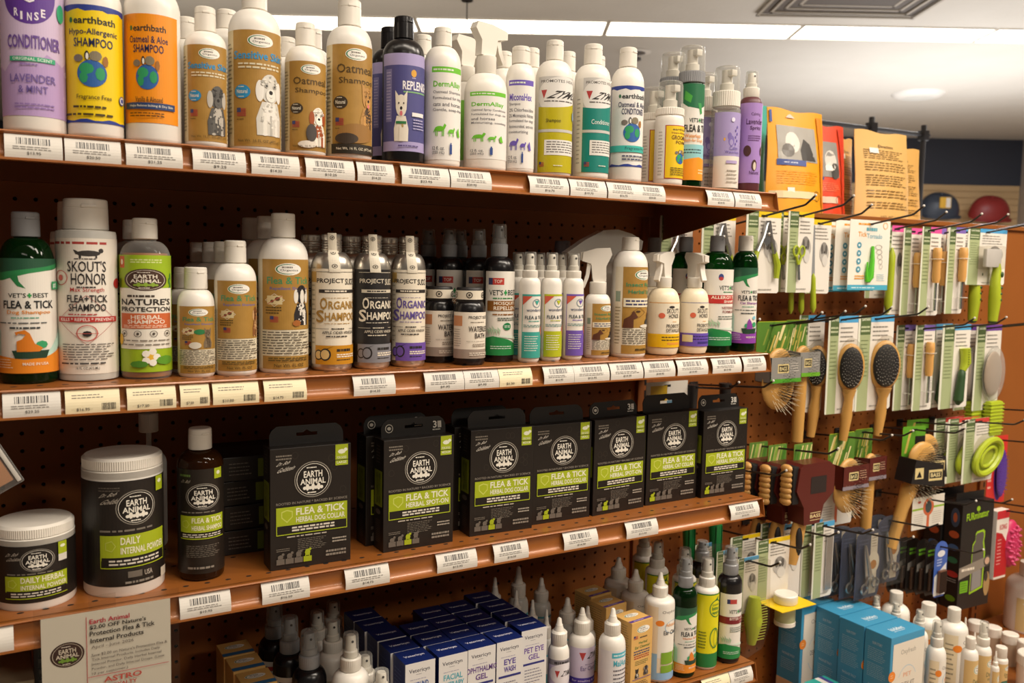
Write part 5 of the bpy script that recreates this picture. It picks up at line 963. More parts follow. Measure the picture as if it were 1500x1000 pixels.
# promotion sheet in a clear sleeve
t = thing('promotion_sign', 'white printed offer sheet in a clear sleeve on the third shelf edge', 'sign', (.12, -13.57, -25.1), 0)
a = MB(); a.box(0, .0, 0, 5.32, .02, 6.3, 'paper', 0); m = a
A = Art()
def tx(s, x0, x1, y, h, k, b=.5): A.t(s, x0, y, x1, y+h, k, b)
earth_oval(A, .19, .717, .128, .09, '#3d241f', '#e3d9cd', '#7aa53a', '#3d241f'); A.r(.333, .3, .338, .965, '#b23a44')
tx('Earth Animal', .36, .67, .91, .034, '#b2263a', .8); tx("$2.00 OFF Nature's", .36, .8, .866, .034, '#26211f', .8); tx('Protection Flea & Tick', .36, .87, .822, .034, '#26211f', .8); tx('Internal Products', .365, .78, .77, .034, '#26211f', .8); tx('April - June 2026', .37, .7, .722, .03, '#7a706a', .0)
for i, (s, w) in enumerate((("Save $2.00 on Nature's Protection Flea &", .97), ('Tick Internal Products. Includes Daily', .91), ('Internal Powder, Daily Herbal Internal', .92), ('Powder, and Daily Internal Drops. (Limit', .945), ('10 per customer.)', .65))): tx(s, .37, w, .668-i*.034, .024, '#5a514c', .2)
A.r(.34, .522, .98, .526, '#b23a44'); tx('ASTRO', .46, .76, .465, .04, '#b0483c', 1); tx('LOYALTY', .5, .72, .42, .03, '#b0483c', .8)
flat(A, 0, 5.32, 0, 6.3, -.002, m); obj('printed_sheet', m, t, smooth=False)
a = MB(); a.box(-.28, -.05, -.2, 5.7, -.035, 6.75, 'film'); a.box(1.9, -.04, 6.4, 3.0, .0, 7.0, 'film'); obj('clear_sleeve', a, t, smooth=False)
# clear bag hanging at the far left
t = thing('plastic_bag', 'corner of a clear plastic bag hanging at the left edge', 'bag', (-.38, -13.8, -12.55)); R = Matrix.Rotation(math.radians(-28), 4, 'Y')
a = MB(); a.box(-3, -.1, 0, .06, .1, 3.2, 'clear', .06, R); a.box(-.18, -.13, .1, -.02, .13, 3.2, '#c9c4bc', .03, R); obj('bag_film', a, t)
a = MB(); a.box(-2.8, -.08, .25, -.25, .08, 1.7, '#b98258', .06, R); a.box(-2.8, -.07, 1.8, -.25, .07, 2.9, '#6f655e', .06, R); obj('contents', a, t)
# ------------------------------------------------------------------ right-hand pegboard: hooks and hanging goods
def hook(x, z, yc, L, label, slope=None):
    """wire hook: z is its height where the goods hang (yc); it rises a little and turns up at the tip"""
    slope = slope if slope is not None else (.17 if z > -10 else .1)
    L = max(L, min(10.2, -yc+5.0)); t = thing('display_hook', label, 'hook', (x, 0, z+slope*yc), 0, 'black wire display hooks')
    f = lambda y: -slope*y
    a = MB(); a.tube([(0, -.1, 0), (0, -.4, f(-.4)), (0, -L+1.1, f(-L+1.1)), (0, -L+.85, f(-L+.85)+.04), (0, -L, f(-L)+.5)], .085, 'wire', 8)
    a.box(-.45, -.14, -.5, .45, -.02, .25, 'wire', .04); obj('wire', a, t)
    a = MB(); a.ball((0, -L, f(-L)+.52), .11, .11, .11, 'wireTip', 10, 6); obj('tip', a, t); return t
def sheet(w, h, k='card', th=.035, hole=True, top=0.0, cham=.15):
    """hanging card, origin at the hang hole, hanging down"""
    a = MB(); P = [(-w/2, -h+.35+cham), (-w/2+cham, -h+.35), (w/2-cham, -h+.35), (w/2, -h+.35+cham), (w/2, .35-cham), (w/2-cham, .35), (-w/2+cham, .35), (-w/2, .35-cham)]
    a.prism(P, 0, th, k)
    if hole: a.prism([(-.35, -.08), (.35, -.08), (.35, .1), (-.35, .1)], -.008, 0, 'hole')
    return a
GR = 'grooming tools hanging on the pegboard'
def card(name, label, x, y, zt, w, h, art, k='card', rz=0.0, cat='packaged tool'):
    t = thing(name, label, cat, (x, y, zt-.35), rz, GR)
    m = sheet(w, h, k); flat(art, -w/2, w/2, -h+.35, .35, 0, m); obj('backing_card', m, t, smooth=False); return t
def safari(band, strip=.34, photo=True, lightg='#a7b285'):
    A = Art(); A.r(0, .93, 1, 1, band).r(0, 0, strip*.16, 1, '#dfe0cf'); A.r(strip*.16, 0, strip, .80, lightg).r(strip*.16, .80, strip, 1, '#55683f').t('SAFARI', strip*.25, .945, strip*.93, .975, '#dfe3cc', .6).lines(strip*.22, .82, strip*.95, .9, 2, '#c5cda8', .5).lines(strip*.25, .35, strip*.9, .76, 10, '#6f7d52', .25)
    A.lines(strip+.06, .72, .9, .9, 4, '#8a857c', .3)
    if photo:
        A.e(.72, .55, .2, .13, '#b5b1ab').e(.7, .62, .13, .08, '#8d8984').e(.62, .6, .05, .07, '#5f5b57', 8).e(.8, .6, .05, .07, '#5f5b57', 8).e(.72, .56, .03, .02, '#3a3735', 7).e(.76, .45, .12, .08, '#d5d1ca')
    A.lines(.4, .03, .9, .06, 1, '#aaa59b', .5); return A
def capsule(a, p0, p1, r0, r1, k, n=12, flatt=1.0):
    p0, p1 = Vector(p0), Vector(p1); pts = []; rs = []
    for i in range(9):
        f = i/8; pts.append(p0.lerp(p1, f)); e = min(f, 1-f)*8; rs.append((r0+(r1-r0)*f)*(1 if e >= 1 else max(.25, math.sqrt(1-(1-e)**2))))
    a.tube(pts, rs, k, n)
def nailclip(t, x, z, s=1.0):
    a = MB(); a.tube([(x-.15*s, -.3, z), (x-.55*s, -.3, z-1.1*s), (x-1.2*s, -.3, z-2.3*s)], [.12*s, .16*s, .2*s], 'steel'); a.tube([(x-.1*s, -.3, z), (x+.35*s, -.3, z-1.2*s), (x+.75*s, -.3, z-2.4*s)], [.14*s, .15*s, .2*s], 'steel')
    a.prism([(x-.35*s, z+.15*s), (x+.15*s, z+.2*s), (x+.5*s, z-1.2*s), (x-.2*s, z-1.9*s), (x-.7*s, z-1.3*s)], -.35, -.2, 'steel'); a.ball((x, -.38, z-.9*s), .14*s, .08, .14*s, 'alu'); obj('blades', a, t)
    a = MB(); a.tube([(x-1.2*s, -.3, z-2.3*s), (x-1.6*s, -.3, z-3.4*s), (x-1.5*s, -.3, z-4.2*s)], [.2*s, .26*s, .2*s], 'lime'); obj('handle', a, t)
    a = MB(); a.tube([(x+.75*s, -.3, z-2.3*s), (x+1.15*s, -.3, z-3.3*s), (x+1.1*s, -.3, z-4.4*s)], [.2*s, .27*s, .2*s], 'lime'); obj('handle', a, t)
R1 = [('a', 45.6, -2, 1.0, 3.4, 6.7), ('b', 48.6, -3.6, 1.25, 3.6, 6.6), ('c', 52.1, -5, 1.55, 3.9, 6.5)]
for (q, x, y, z, w, h), lb in zip(R1, ('nail trimmer card mostly hidden by the green bottle necks', 'nail trimmer card behind the gap between the green bottles', 'front nail trimmer card with steel blades and lime handles')):
    t = card('nail_trimmer_card', lb, x, y, z, w, h, safari('#e2c21c')); nailclip(t, .25, -.55)
    hook(x, z-.35, y, -y+1.8, 'wire hook through the '+lb.split(',')[0].replace('mostly ', ''))
for x, y, lb in ((56.15, -3.6, 'spare scissors card behind the lime scissors'), (56.4, -5, 'card with small lime-handled scissors')):
    t = card('scissors_card', lb, x, y, 1.75, 3.05, 6.65, safari('#e2c21c', .4))
    a = MB()
    for s in (-1, 1):
        P = [(-.33+s*.36+.3*math.cos(i*math.pi/6), -.2, -2.9+.42*math.sin(i*math.pi/6)) for i in range(13)]; a.tube(P, .09, 'lime', 7, False); a.tube([(-.33+s*.3, -.2, -3.3), (-.33+s*.05, -.2, -4.0)], .1, 'lime')
    obj('handles', a, t); a = MB(); a.prism([(-.5, -3.9), (-.2, -3.9), (-.05, -5.2), (-.18, -5.3)], -.22, -.14, 'steel'); a.prism([(-.2, -3.9), (-.45, -3.9), (-.38, -5.2), (-.26, -5.3)], -.27, -.22, 'steel'); obj('blades', a, t)
hook(56.4, 1.4, -5, 7.2, 'wire hook carrying the lime scissors cards')
t = card('nail_file_card', 'card with a long grey nail file and lime handle', 59.9, -4, 1.28, 2.9, 6.3, safari('#e2c21c', .2))
a = MB(); a.prism([(-1.2, -.2), (-.85, -.15), (-.6, -4.3), (-1.0, -4.3)], -.18, -.08, '#8a8c8e'); obj('file_blade', a, t)
a = MB(); capsule(a, (-.78, -.16, -4.2), (-.55, -.16, -7.6), .2, .26, 'lime'); obj('handle', a, t)
for k in range(2):
    t = card('nail_file_card', ('first', 'second')[k]+' spare nail file card behind the front one', 59.6-.25*k, -3.1+.8*-k*-1, 1.2, 2.7, 6.2, safari('#e2c21c', .2)); a = MB(); capsule(a, (-.8-.1*k, -.16, -4.6), (-.7-.15*k, -.16, -7.7), .2, .25, 'lime'); obj('handle', a, t)
hook(59.9, .93, -4, 6.8, 'wire hook carrying the nail file cards')
def tick(x, y, z, lb, w=5.4, rz=0.0):
    A = Art('#ebe6da'); A.r(0, 0, 1, .075, '#4fa9c4').lines(.1, .02, .85, .05, 1, '#cfe6ea', .5).t('Tick', .2, .76, .42, .83, '#e39a2c', .8).t('Tornado', .42, .74, .8, .81, '#5aa5b8', .4).lines(.2, .92, .6, .96, 1, '#e39a2c', .7).lines(.4, .84, .75, .9, 1, '#6ab0bd', .8).ring(.87, .93, .06, .05, .2, '#e3a23c', 12)
    for i in range(4): A.e(.24, .64-.115*i, .055, .045, '#4a93aa', 12).e(.24, .64-.115*i, .025, .018, '#d9e6e6', 7)
    for i in range(5): A.ring(.72+.02*i, .62-.07*i, .09-.012*i, .035, .15, '#8f8a84', 10)
    A.lines(.16, .15, .4, .22, 2, '#e39a2c', .5).lines(.7, .13, .92, .24, 4, '#9ac0cc', .3)
    t = card('tick_remover_card', lb, x, y, z, w, 6.1, A, 'card', rz); a = MB(); a.tube([(.25, -.15, -1.9), (.2, -.22, -3.2), (.05, -.2, -4.6), (-.2, -.15, -5.0)], [.12, .2, .3, .2], '#5cc62c'); a.tube([(-.35, -.15, -3.3), (-.45, -.2, -4.5), (-.3, -.15, -5.0)], [.07, .14, .15], '#5cc62c'); obj('tick_hook', a, t); return t
tick(65.2, -5, 1.42, 'front tick remover card with green plastic hook'); tick(64.35, -4.2, 1.34, 'second tick remover card, just behind the front one'); tick(63.5, -3.4, 1.2, 'third tick remover card, farthest left and back')
hook(65.2, 1.07, -5, 7.3, 'wire hook carrying the tick remover cards')
t = card('comb_card', 'narrow card with a lime plastic stick tool', 71.0, -3.5, 1.23, 2.6, 8.2, safari('#d9529a', .2)); a = MB(); capsule(a, (-.85, -.2, -1.7), (-1.05, -.2, -7.7), .32, .4, 'lime'); obj('stick', a, t)
card('comb_card', 'plain back of a card below the tick removers', 69.7, -2.6, 1.1, 3.4, 6.6, safari('#d9529a', .2)); hook(70.6, .88, -3.5, 6.2, 'wire hook carrying the lime stick card')
def woodcomb(x, y, z, w, band, lb, hx, dz=0.0, h=8.2):
    t = card('comb_card', lb, x, y, z, w, h, safari(band, .42, False)); a = MB()
    a.lathe([(.3, -4.9), (.38, -4.4), (.36, -3.2), (.42, -2.3), (.38, -1.75), (.3, -1.65)][::1], 'paleWood', 16, Matrix.Translation((hx, -.42, dz+.1))); obj('wooden_handle', a, t)
    a = MB(); a.box(hx-.12, -.5, -7.4+dz, hx+.12, -.38, -4.8+dz, 'steel')
    for i in range(22): a.tube([(hx+.05, -.45, -5.0+dz-i*.11), (hx+.5, -.45, -5.0+dz-i*.11)], .02, 'steel', 4)
    obj('teeth', a, t); a = MB()
    for zz in (-2.6, -6.3): a.tube([(hx-.5, -.06, zz+dz), (hx-.4, -.85, zz+dz), (hx+.4, -.85, zz+dz), (hx+.5, -.06, zz+dz)], .03, 'wireTip', 5)
    obj('tie', a, t); return t
woodcomb(74.0, -5, 1.17, 2.9, '#d9529a', 'front pink-topped card with wooden-handled comb', .35); woodcomb(72.6, -4, 1.05, 2.7, '#d9529a', 'rear pink-topped card with wooden-handled comb', .4, -.35)
hook(73.4, .8, -5, 7.4, 'wire hook carrying the pink-topped comb cards')
woodcomb(77.9, -5, 1.3, 2.7, '#7d66b4', 'front violet-topped card on the top row with wooden comb', .5); woodcomb(76.4, -4, 1.2, 2.6, '#7d66b4', 'rear violet-topped card on the top row with wooden comb', .6, -.3)
hook(77.4, .92, -5, 7.2, 'wire hook carrying the top row violet comb cards')
def slicker(x, y, lb, rz=0):
    t = card('slicker_brush_card', lb, x, y, 1.35, 6.6, 5.5, safari('#4f9fd0', .3), 'card', rz); a = MB(); a.box(-1.6, -1.0, -3.4, .95, -.6, -1.6, '#c9c6c4', .12); obj('brush_pad', a, t)
    a = MB(); a.box(-1.8, -1.25, -3.6, 1.3, -.05, -1.3, 'film', .2); obj('blister', a, t)
    a = MB(); a.tube([(.6, -.6, -2.2), (.75, -.7, -3.6), (.5, -.75, -4.8), (.7, -.7, -6.6), (.75, -.6, -8.7)], [.25, .42, .5, .6, .45], 'lime', 12); obj('handle', a, t)
    a = MB(); 
    for zz, r in ((-4.1, .3), (-5.4, .14), (-6.0, .14), (-6.6, .16)): a.ball((.85, -1.2, zz), .22, .12, r, 'darkgreen', 10, 6)
    a.ball((.75, -.62, -8.75), .4, .4, .25, 'darkgreen', 10, 6); obj('grips', a, t); return t
slicker(83.7, -4.5, 'front slicker brush card with grey pad and lime handle'); slicker(82.4, -3.2, 'second slicker brush card, lime handle hanging behind the front one')
hook(83.4, 1.0, -4.5, 7.4, 'wire hook carrying the slicker brush cards'); hook(86.8, 1.5, -4, 6.0, 'bare wire hook at the right end of the top row')

# ---- second row
def bristles(a, cx, cz, rx, rz, y0, L, k, n, seed=2, spread=.35):
    rd = random.Random(seed)
    for i in range(n):
        r = math.sqrt((i+.5)/n); q = i*2.39996; u, v = r*math.cos(q), r*math.sin(q); p = Vector((cx+u*rx, y0, cz+v*rz)); e = p+Vector((u*spread*L, -L, v*spread*L)); a.tube([p, e], [.028, .016], k, 4)
def oval_brush(t, x, z, rx, rz, hl, ang, wood='bamboo', y=-.6, lab_=True):
    Rm_ = Matrix.Translation((x, y, z)) @ Matrix.Rotation(ang, 4, 'Z')
    def part(nm, f, sm=True):
        a = MB(); f(a); a.v = [tuple(Rm_ @ Vector(p)) for p in a.v]; return obj(nm, a, t, smooth=sm)
    part('head', lambda a: a.ball((0, .1, 0), rx, .45, rz, wood, 22, 12)); part('pad', lambda a: a.ball((0, -.24, 0), rx*.82, .3, rz*.86, 'bristle', 20, 10))
    part('bristles', lambda a: bristles(a, 0, 0, rx*.72, rz*.78, -.42, .2, 'wireTip', 90, 2, .2)); part('rear_bristles', lambda a: (bristles(a, 0, 0, rx*.7, rz*.8, .2, -.75, 'bristle', 120, 5)))
    part('handle', lambda a: a.tube([(0, .1, -rz*.9), (0, .1, -rz-.7), (-.12, .1, -rz-hl*.5), (-.3, .1, -rz-hl)], [rx*.5, .38, .5, .36], wood, 14))
def brushcard(x, y, w, lb, hx, rx, rz, hl, ang, z=-7.0):
    t = card('pin_brush_card', lb, x, y, z, w, 8.7, safari('#4f9fd0', .34, False)); oval_brush(t, hx, -4.2, rx, rz, hl, ang)
    a = MB(); a.ball((hx, -.6, -4.1), rx+.4, .75, rz+.4, 'film', 20, 10); obj('blister', a, t); return t
brushcard(61.4, -2.4, 3.3, 'left oval wooden brush in a blister card, mostly hidden', .2, 1.0, 1.9, 4.4, math.radians(-60)); brushcard(63.6, -4, 3.9, 'middle oval wooden brush in a clear blister card', .45, 1.25, 2.15, 4.4, math.radians(-35)); brushcard(68.1, -4, 5.0, 'right oval wooden brush in a clear blister card', .7, 1.5, 2.3, 4.2, math.radians(-28))
hook(63.2, -7.35, -4, 7.2, 'wire hook carrying the middle oval brush'); hook(68.1, -7.35, -4, 7.0, 'wire hook carrying the right oval brush'); hook(61.4, -7.3, -2.8, 6.0, 'wire hook carrying the left oval brush')
def bassbox(x, y, zt, lb, col, foot, w=3.4, h=5.0, rz=0.0, green=True, handle=False, k=1.0):
    t = thing('boxed_brush', lb, 'packaged brush', (x, y, zt-.4), rz, 'boxed brushes on the pegboard')
    A = Art('#557f2c'); rd = random.Random(int(x*7))
    for i in range(18): u = rd.random()*.8; v = rd.random()*.6; A.poly([(u, v), (u+.05, v), (u+.2, v+.4), (u+.15, v+.4)], rd.choice(('#c9b25a', '#8a9a3f', '#3f6a1c', '#e0d49a')))
    m = sheet(w, 3.4, 'lime'); flat(A, -w/2, w/2, -3.0, .3, 0, m); obj('header_card', m, t, smooth=False)
    D = 1.7; zb, z1 = -h+.4, -h+2.5; a = MB()
    a.box(-w/2, -D, zb, w/2, 0, zb+.05, col); a.box(-w/2, -D, zb, w/2, -D+.05, z1, col); a.box(-w/2, -.05, zb, w/2, 0, -2.6, col)
    for s in (-1, 1):
        P = [(-D, zb), (0, zb), (0, -2.2), (-D, z1)]; a.add([(s*w/2+d, q[0], q[1]) for d in (0, -s*.05) for q in P], [(0, 1, 2, 3), (7, 6, 5, 4)]+[(i, (i+1) % 4, 4+(i+1) % 4, 4+i) for i in range(4)], col)
    A = Art(); A.r(0, 0, 1, .16, foot).r(.22, .38, .58, .74, '#d9c68c').r(.25, .44, .55, .68, '#1c1815').t('BASS', .28, .48, .52, .64, '#e0d09a', 1).lines(.62, .4, .92, .8, 4, '#cfcac2' if col == '#8c8a85' else '#c9a78a', .3)
    flat(A, -w/2, w/2, zb, z1, -D, a); obj('sleeve', a, t, smooth=False)
    a = MB(); a.ball((0, -.85, -3.2*k), w*.4, .45, 1.4*k, 'bamboo', 20, 10); obj('head', a, t); a = MB(); bristles(a, 0, -3.0*k, w*.3, 1.1*k, -1.15, .5, 'bristleW', 90); bristles(a, .35, -3.2*k, w*.22, 1.0*k, -1.2, .6, 'bristle', 60, 4); obj('bristles', a, t)
    a = MB()
    if handle: a.tube([(0, -.8, -4.2), (-.1, -.8, -6.5), (-.15, -.8, -10.2)], [.5, .55, .5], 'bamboo', 12); obj('handle', a, t)
    else:
        a.ball((0, -.85, -h+.2), w*.52, .55, 2.2, 'bamboo', 22, 10); obj('lower_head', a, t); a = MB(); bristles(a, .3, -h-.3, w*.42, 1.7, -1.2, .55, 'bristleW', 80, 7, .8); bristles(a, .3, -h-.2, w*.2, 1.0, -1.3, .6, 'bristle', 60, 8); obj('lower_bristles', a, t)
    return t
bassbox(54.9, -3.8, -7.3, 'round wooden brush in a grey box with green header', '#8c8a85', '#4f9a2c', 3.6, 5.0); bassbox(58.9, -2.8, -7.3, 'long-handled wooden brush in a grey box with green header', '#8c8a85', '#6aa92c', 2.6, 4.8, handle=True)
hook(54.9, -7.7, -3.8, 7.0, 'wire hook carrying the grey round brush box'); hook(58.9, -7.7, -2.8, 6.6, 'wire hook carrying the grey long-handled brush box'); hook(48.9, -8.2, -3, 8.0, 'bare wire hook just right of the cat shampoo bottle')
woodcomb(75.4, -4, -8.02, 3.0, '#7d66b4', 'front violet-topped comb card on the second row', .25, .3); woodcomb(73.9, -3, -8.05, 2.9, '#7d66b4', 'rear violet-topped comb card on the second row', .4, .1); hook(75.0, -8.4, -4, 7.0, 'wire hook carrying the second row violet comb cards')
for x, y, lb in ((80.4, -4, 'front blue-topped card with a lime grooming rake'), (78.9, -3, 'rear blue-topped card with a lime grooming rake')):
    t = card('rake_card', lb, x, y, -8.05, 4.6, 8.3, safari('#4f9fd0', .42, False)); a = MB(); a.tube([(.9, -.4, -2.0), (1.0, -.5, -3.4), (.5, -.5, -4.2)], [.5, .5, .3], 'lime', 12)
    for i in range(7): a.tube([(.75, -.5, -2.1-i*.24), (.75, -1.0, -2.1-i*.24)], .035, 'blackmatte', 5)
    obj('rake_head', a, t); a = MB(); capsule(a, (.5, -.5, -3.9), (.1, -.5, -7.6), .34, .5, 'darkgreen'); obj('handle', a, t)
hook(80.0, -8.4, -4, 7.2, 'wire hook carrying the lime rake cards')
for x, y, lb in ((85.9, -4, 'front purple-topped brush card with a clear dome'), (84.3, -3, 'rear purple-topped brush card with a clear dome')):
    t = card('dome_brush_card', lb, x, y, -8.2, 4.4, 8.7, safari('#6a3f94', .36, False)); a = MB(); a.ball((.4, -.42, -4.6), 1.5, .3, 2.3, '#a8937e', 20, 10); obj('pad', a, t); a = MB(); a.ball((.4, -.5, -4.6), 1.9, .48, 2.8, 'clear', 22, 12); obj('dome', a, t)
    a = MB(); a.box(-.3, -.9, -11.0, 1.9, -.1, -7.4, 'lime', .25)
    for i in range(9): a.box(-.38, -.96, -10.6+i*.35, 1.98, -.04, -10.45+i*.35, 'lime', .05)
    obj('ridged_handle', a, t)
hook(85.4, -8.55, -4, 7.4, 'wire hook carrying the clear dome brush cards'); hook(88.3, -8.4, -3.5, 6.5, 'bare wire hook at the right end of the second row')

# ---- third row
def palm(x, y, zt, lb, wide, rz=0.0):
    t = thing('palm_brush_box', lb, 'packaged brush', (x, y, zt-.4), rz, 'maroon boxed palm brushes')
    A = Art('#63873a'); rd = random.Random(int(x))
    for i in range(14): u = rd.random()*.8; A.poly([(u, .1), (u+.06, .1), (u+.2, .9), (u+.13, .9)], rd.choice(('#d9cc8a', '#8fb34a', '#4f8a2c')))
    m = sheet(2.2, 1.6, 'lime'); flat(A, -1.1, 1.1, -1.25, .35, 0, m); obj('header_card', m, t, smooth=False)
    w = wide; a = MB(); P = [(-w/2, -3.2), (-w/2+.3, -1.3), (-w/2+.7, -1.0), (w/2-.7, -1.0), (w/2, -1.5), (w/2, -3.6), (w/2-1.2, -4.6), (w/2-1.6, -6.1), (-w/2+1.0, -6.1), (-w/2+.9, -4.6)]
    a.prism(P, -1.5, .2, 'maroon'); A = Art(); A.t('BASS', .38, .1, .66, .16, '#e0cf9a', 1).r(.38, .18, .66, .19, '#e0cf9a').r(.38, .06, .66, .07, '#e0cf9a').r(.36, .5, .78, .78, '#2a2120'); flat(A, -w/2, w/2, -6.1, -1.0, -1.5, a); obj('sleeve', a, t, smooth=False)
    a = MB(); a.box(-w/2-.25, -1.3, -4.3, -w/2+.5, .1, -1.2, 'bristle', .1); obj('bristles', a, t)
    a = MB()
    for i in range(7): a.ball((-w/2-.3, -.6, -1.4-i*.45), .34, .6, .36, ('paleWood', 'bamboo')[i % 2], 12, 6)
    obj('brush_edge', a, t); a = MB(); a.tube([(-w/2+1.6, -.6, -6.0), (-w/2+1.2, -.6, -7.6), (-w/2+.9, -.6, -9.6)], [.55, .6, .35], 'bamboo', 12); obj('handle', a, t); a = MB(); a.ball((-w/2+1.1, -1.0, -7.6), .36, .25, 1.2, 'blackmatte', 12, 8); obj('grip', a, t); return t
palm(55.5, -2.3, -17.85, 'rear maroon boxed palm brush, leftmost of three', 3.4); palm(55.8, -4.15, -17.75, 'middle maroon boxed palm brush of three', 3.4); palm(56.8, -6.0, -17.4, 'front maroon boxed palm brush with dark window', 4.5)
hook(55.9, -18.0, -5.4, 8.4, 'wire hook carrying the three maroon palm brushes')
bassbox(64.2, -4.0, -17.45, 'round wooden brush in an open maroon box', '#5a1f19', '#8a7f88', 3.5, 4.8); bassbox(68.5, -3.0, -17.6, 'long-handled wooden brush in an open maroon box', '#5a1f19', '#8a7f88', 2.5, 4.5, handle=True)
hook(64.2, -17.85, -4.0, 8.0, 'wire hook carrying the maroon round brush box'); hook(68.5, -18.0, -3.0, 7.0, 'wire hook carrying the maroon long-handled brush box')
t = card('brush_info_card', 'white leaflet card with orange brush below the maroon round brush', 64.6, -3.4, -20.6, 4.4, 5.6, Art().lines(.1, .1, .4, .35, 6, '#a9a49b', .3).r(.46, .05, .54, .4, '#c8643c').e(.5, .5, .12, .15, '#c8643c'))
def blackbass(x, y, lb, long_):
    t = thing('boxed_brush', lb, 'packaged brush', (x, y, -17.9), math.radians(-8), 'boxed brushes on the pegboard')
    A = Art('#5c9a26'); A.r(.55, 0, 1, .7, '#1a1614').poly([(.1, .2), (.2, .2), (.4, .9), (.3, .9)], '#c9b25a'); m = sheet(2.9, 3.2, 'lime'); flat(A, -1.45, 1.45, -2.85, .35, 0, m); obj('header_card', m, t, smooth=False)
    a = MB(); P = [(-2.1, -4.6), (-1.6, -2.4), (1.9, -3.1), (2.2, -5.2)]; a.prism(P, -1.9, .1, 'blackmatte'); A = Art(); A.r(.08, .35, .34, .72, '#d9c68c').poly([(.13, .4), (.29, .4), (.21, .62)], '#1c1815').r(.5, .25, .92, .62, '#d9c68c').r(.52, .33, .9, .54, '#1c1815').t('BASS', .56, .37, .86, .51, '#e0d09a', 1); flat(A, -2.0, 2.1, -5.2, -2.4, -1.9, a); obj('sleeve', a, t, smooth=False)
    a = MB(); a.ball((.4, -.7, -2.6), 1.7, .5, 1.6, 'bamboo', 22, 10); obj('head', a, t); a = MB(); bristles(a, .6, -2.6, 1.2, 1.1, -1.05, .55, 'bristleW', 90, 3, .6); bristles(a, .9, -2.9, .8, .8, -1.1, .7, 'bristle', 80, 6, .6); obj('bristles', a, t)
    a = MB(); bristles(a, .3, -5.4, 1.7, 1.0, -.9, .6, 'bristleW', 70, 9, .9); bristles(a, .3, -5.2, 1.1, .6, -1.0, .7, 'bristle', 70, 12, .7); obj('lower_bristles', a, t); a = MB(); a.tube([(-.8, -.6, -5.2), (-1.6, -.5, -7.5), (-2.6, -.4, -11)], [.8, .55, .55], 'bamboo', 12); obj('handle', a, t); return t
blackbass(73.7, -4.6, 'front bristle brush in a black box band', True); blackbass(77.6, -2.3, 'rear bristle brush in a black box band', False); hook(73.7, -17.9, -4.6, 8.2, 'wire hook carrying the front black-banded brush'); hook(77.9, -17.9, -2.3, 7.0, 'wire hook carrying the rear black-banded brush')
def curry(x, y, lb):
    A = safari('#c8403a', .34, False); t = card('curry_brush_card', lb, x, y, -17.5, 5.2, 6.5, A); Rm_ = Matrix.Translation((1.0, -.46, -3.6)) @ Matrix.Rotation(math.radians(-28), 4, 'Y')
    a = MB()
    for rx, rz, w in ((2.3, 1.45, .34), (1.35, .8, .2)):
        P = [Rm_ @ Vector((rx*math.cos(i*math.pi/14), 0, rz*math.sin(i*math.pi/14))) for i in range(29)]; a.tube(P, w, 'lime', 8, False)
    vs = [Rm_ @ Vector((2.2*math.cos(i*math.pi/14), .1, 1.4*math.sin(i*math.pi/14))) for i in range(28)]; a.add(vs+[v+Vector((0, .2, 0)) for v in vs], [tuple(range(28)), tuple(range(28, 56))[::-1]], 'lime'); obj('rubber_brush', a, t)
    a = MB(); a.ball((.7, -.3, -3.4), 2.2, .28, 2.2, 'film', 20, 10); obj('blister', a, t); return t
curry(84.0, -4.8, 'front lime rubber curry brush on a red-topped card'); curry(82.7, -3.9, 'second lime curry brush, behind the front one'); curry(81.7, -3.1, 'third lime curry brush, farthest left'); hook(83.2, -17.85, -4.6, 8.2, 'wire hook carrying the lime curry brushes'); hook(90.5, -17.3, -3, 6, 'bare wire hook right of the lime curry brushes')
A = Art('#d0322a'); A.e(.62, .45, .26, .42, '#5b3a96').lines(.05, .2, .25, .8, 6, '#e9c0b0', .3); t = card('glove_card', 'red card with a shaggy purple grooming mitt', 89.6, -3.6, -20.0, 3.4, 7.2, A, '#d0322a'); a = MB(); a.ball((.4, -.3, -3.6), .85, .3, 2.6, '#5b3a96', 16, 10); bristles(a, .4, -3.6, .8, 2.4, -.4, .25, '#6b48aa', 110, 3); obj('mitt', a, t); hook(89.4, -20.4, -3.6, 6.0, 'wire hook carrying the red mitt card')
A = Art('#dcd6ca'); A.r(0, .6, 1, .66, '#8fb32c').e(.5, .66, .17, .28, '#c8643c', 18).e(.5, .66, .1, .19, '#3f4a4a', 16).r(.46, 0, .54, .42, '#c8643c').lines(.06, .1, .36, .5, 6, '#b5afa4', .3).lines(.64, .1, .94, .5, 6, '#b5afa4', .3).e(.2, .85, .06, .04, '#b24a3a', 8)
t = card('brush_info_card', 'small white square card with an orange brush picture', 75.1, -5.6, -24.2, 4.9, 3.1, A); hook(75.1, -24.55, -5.6, 7.5, 'wire hook carrying the white square card')

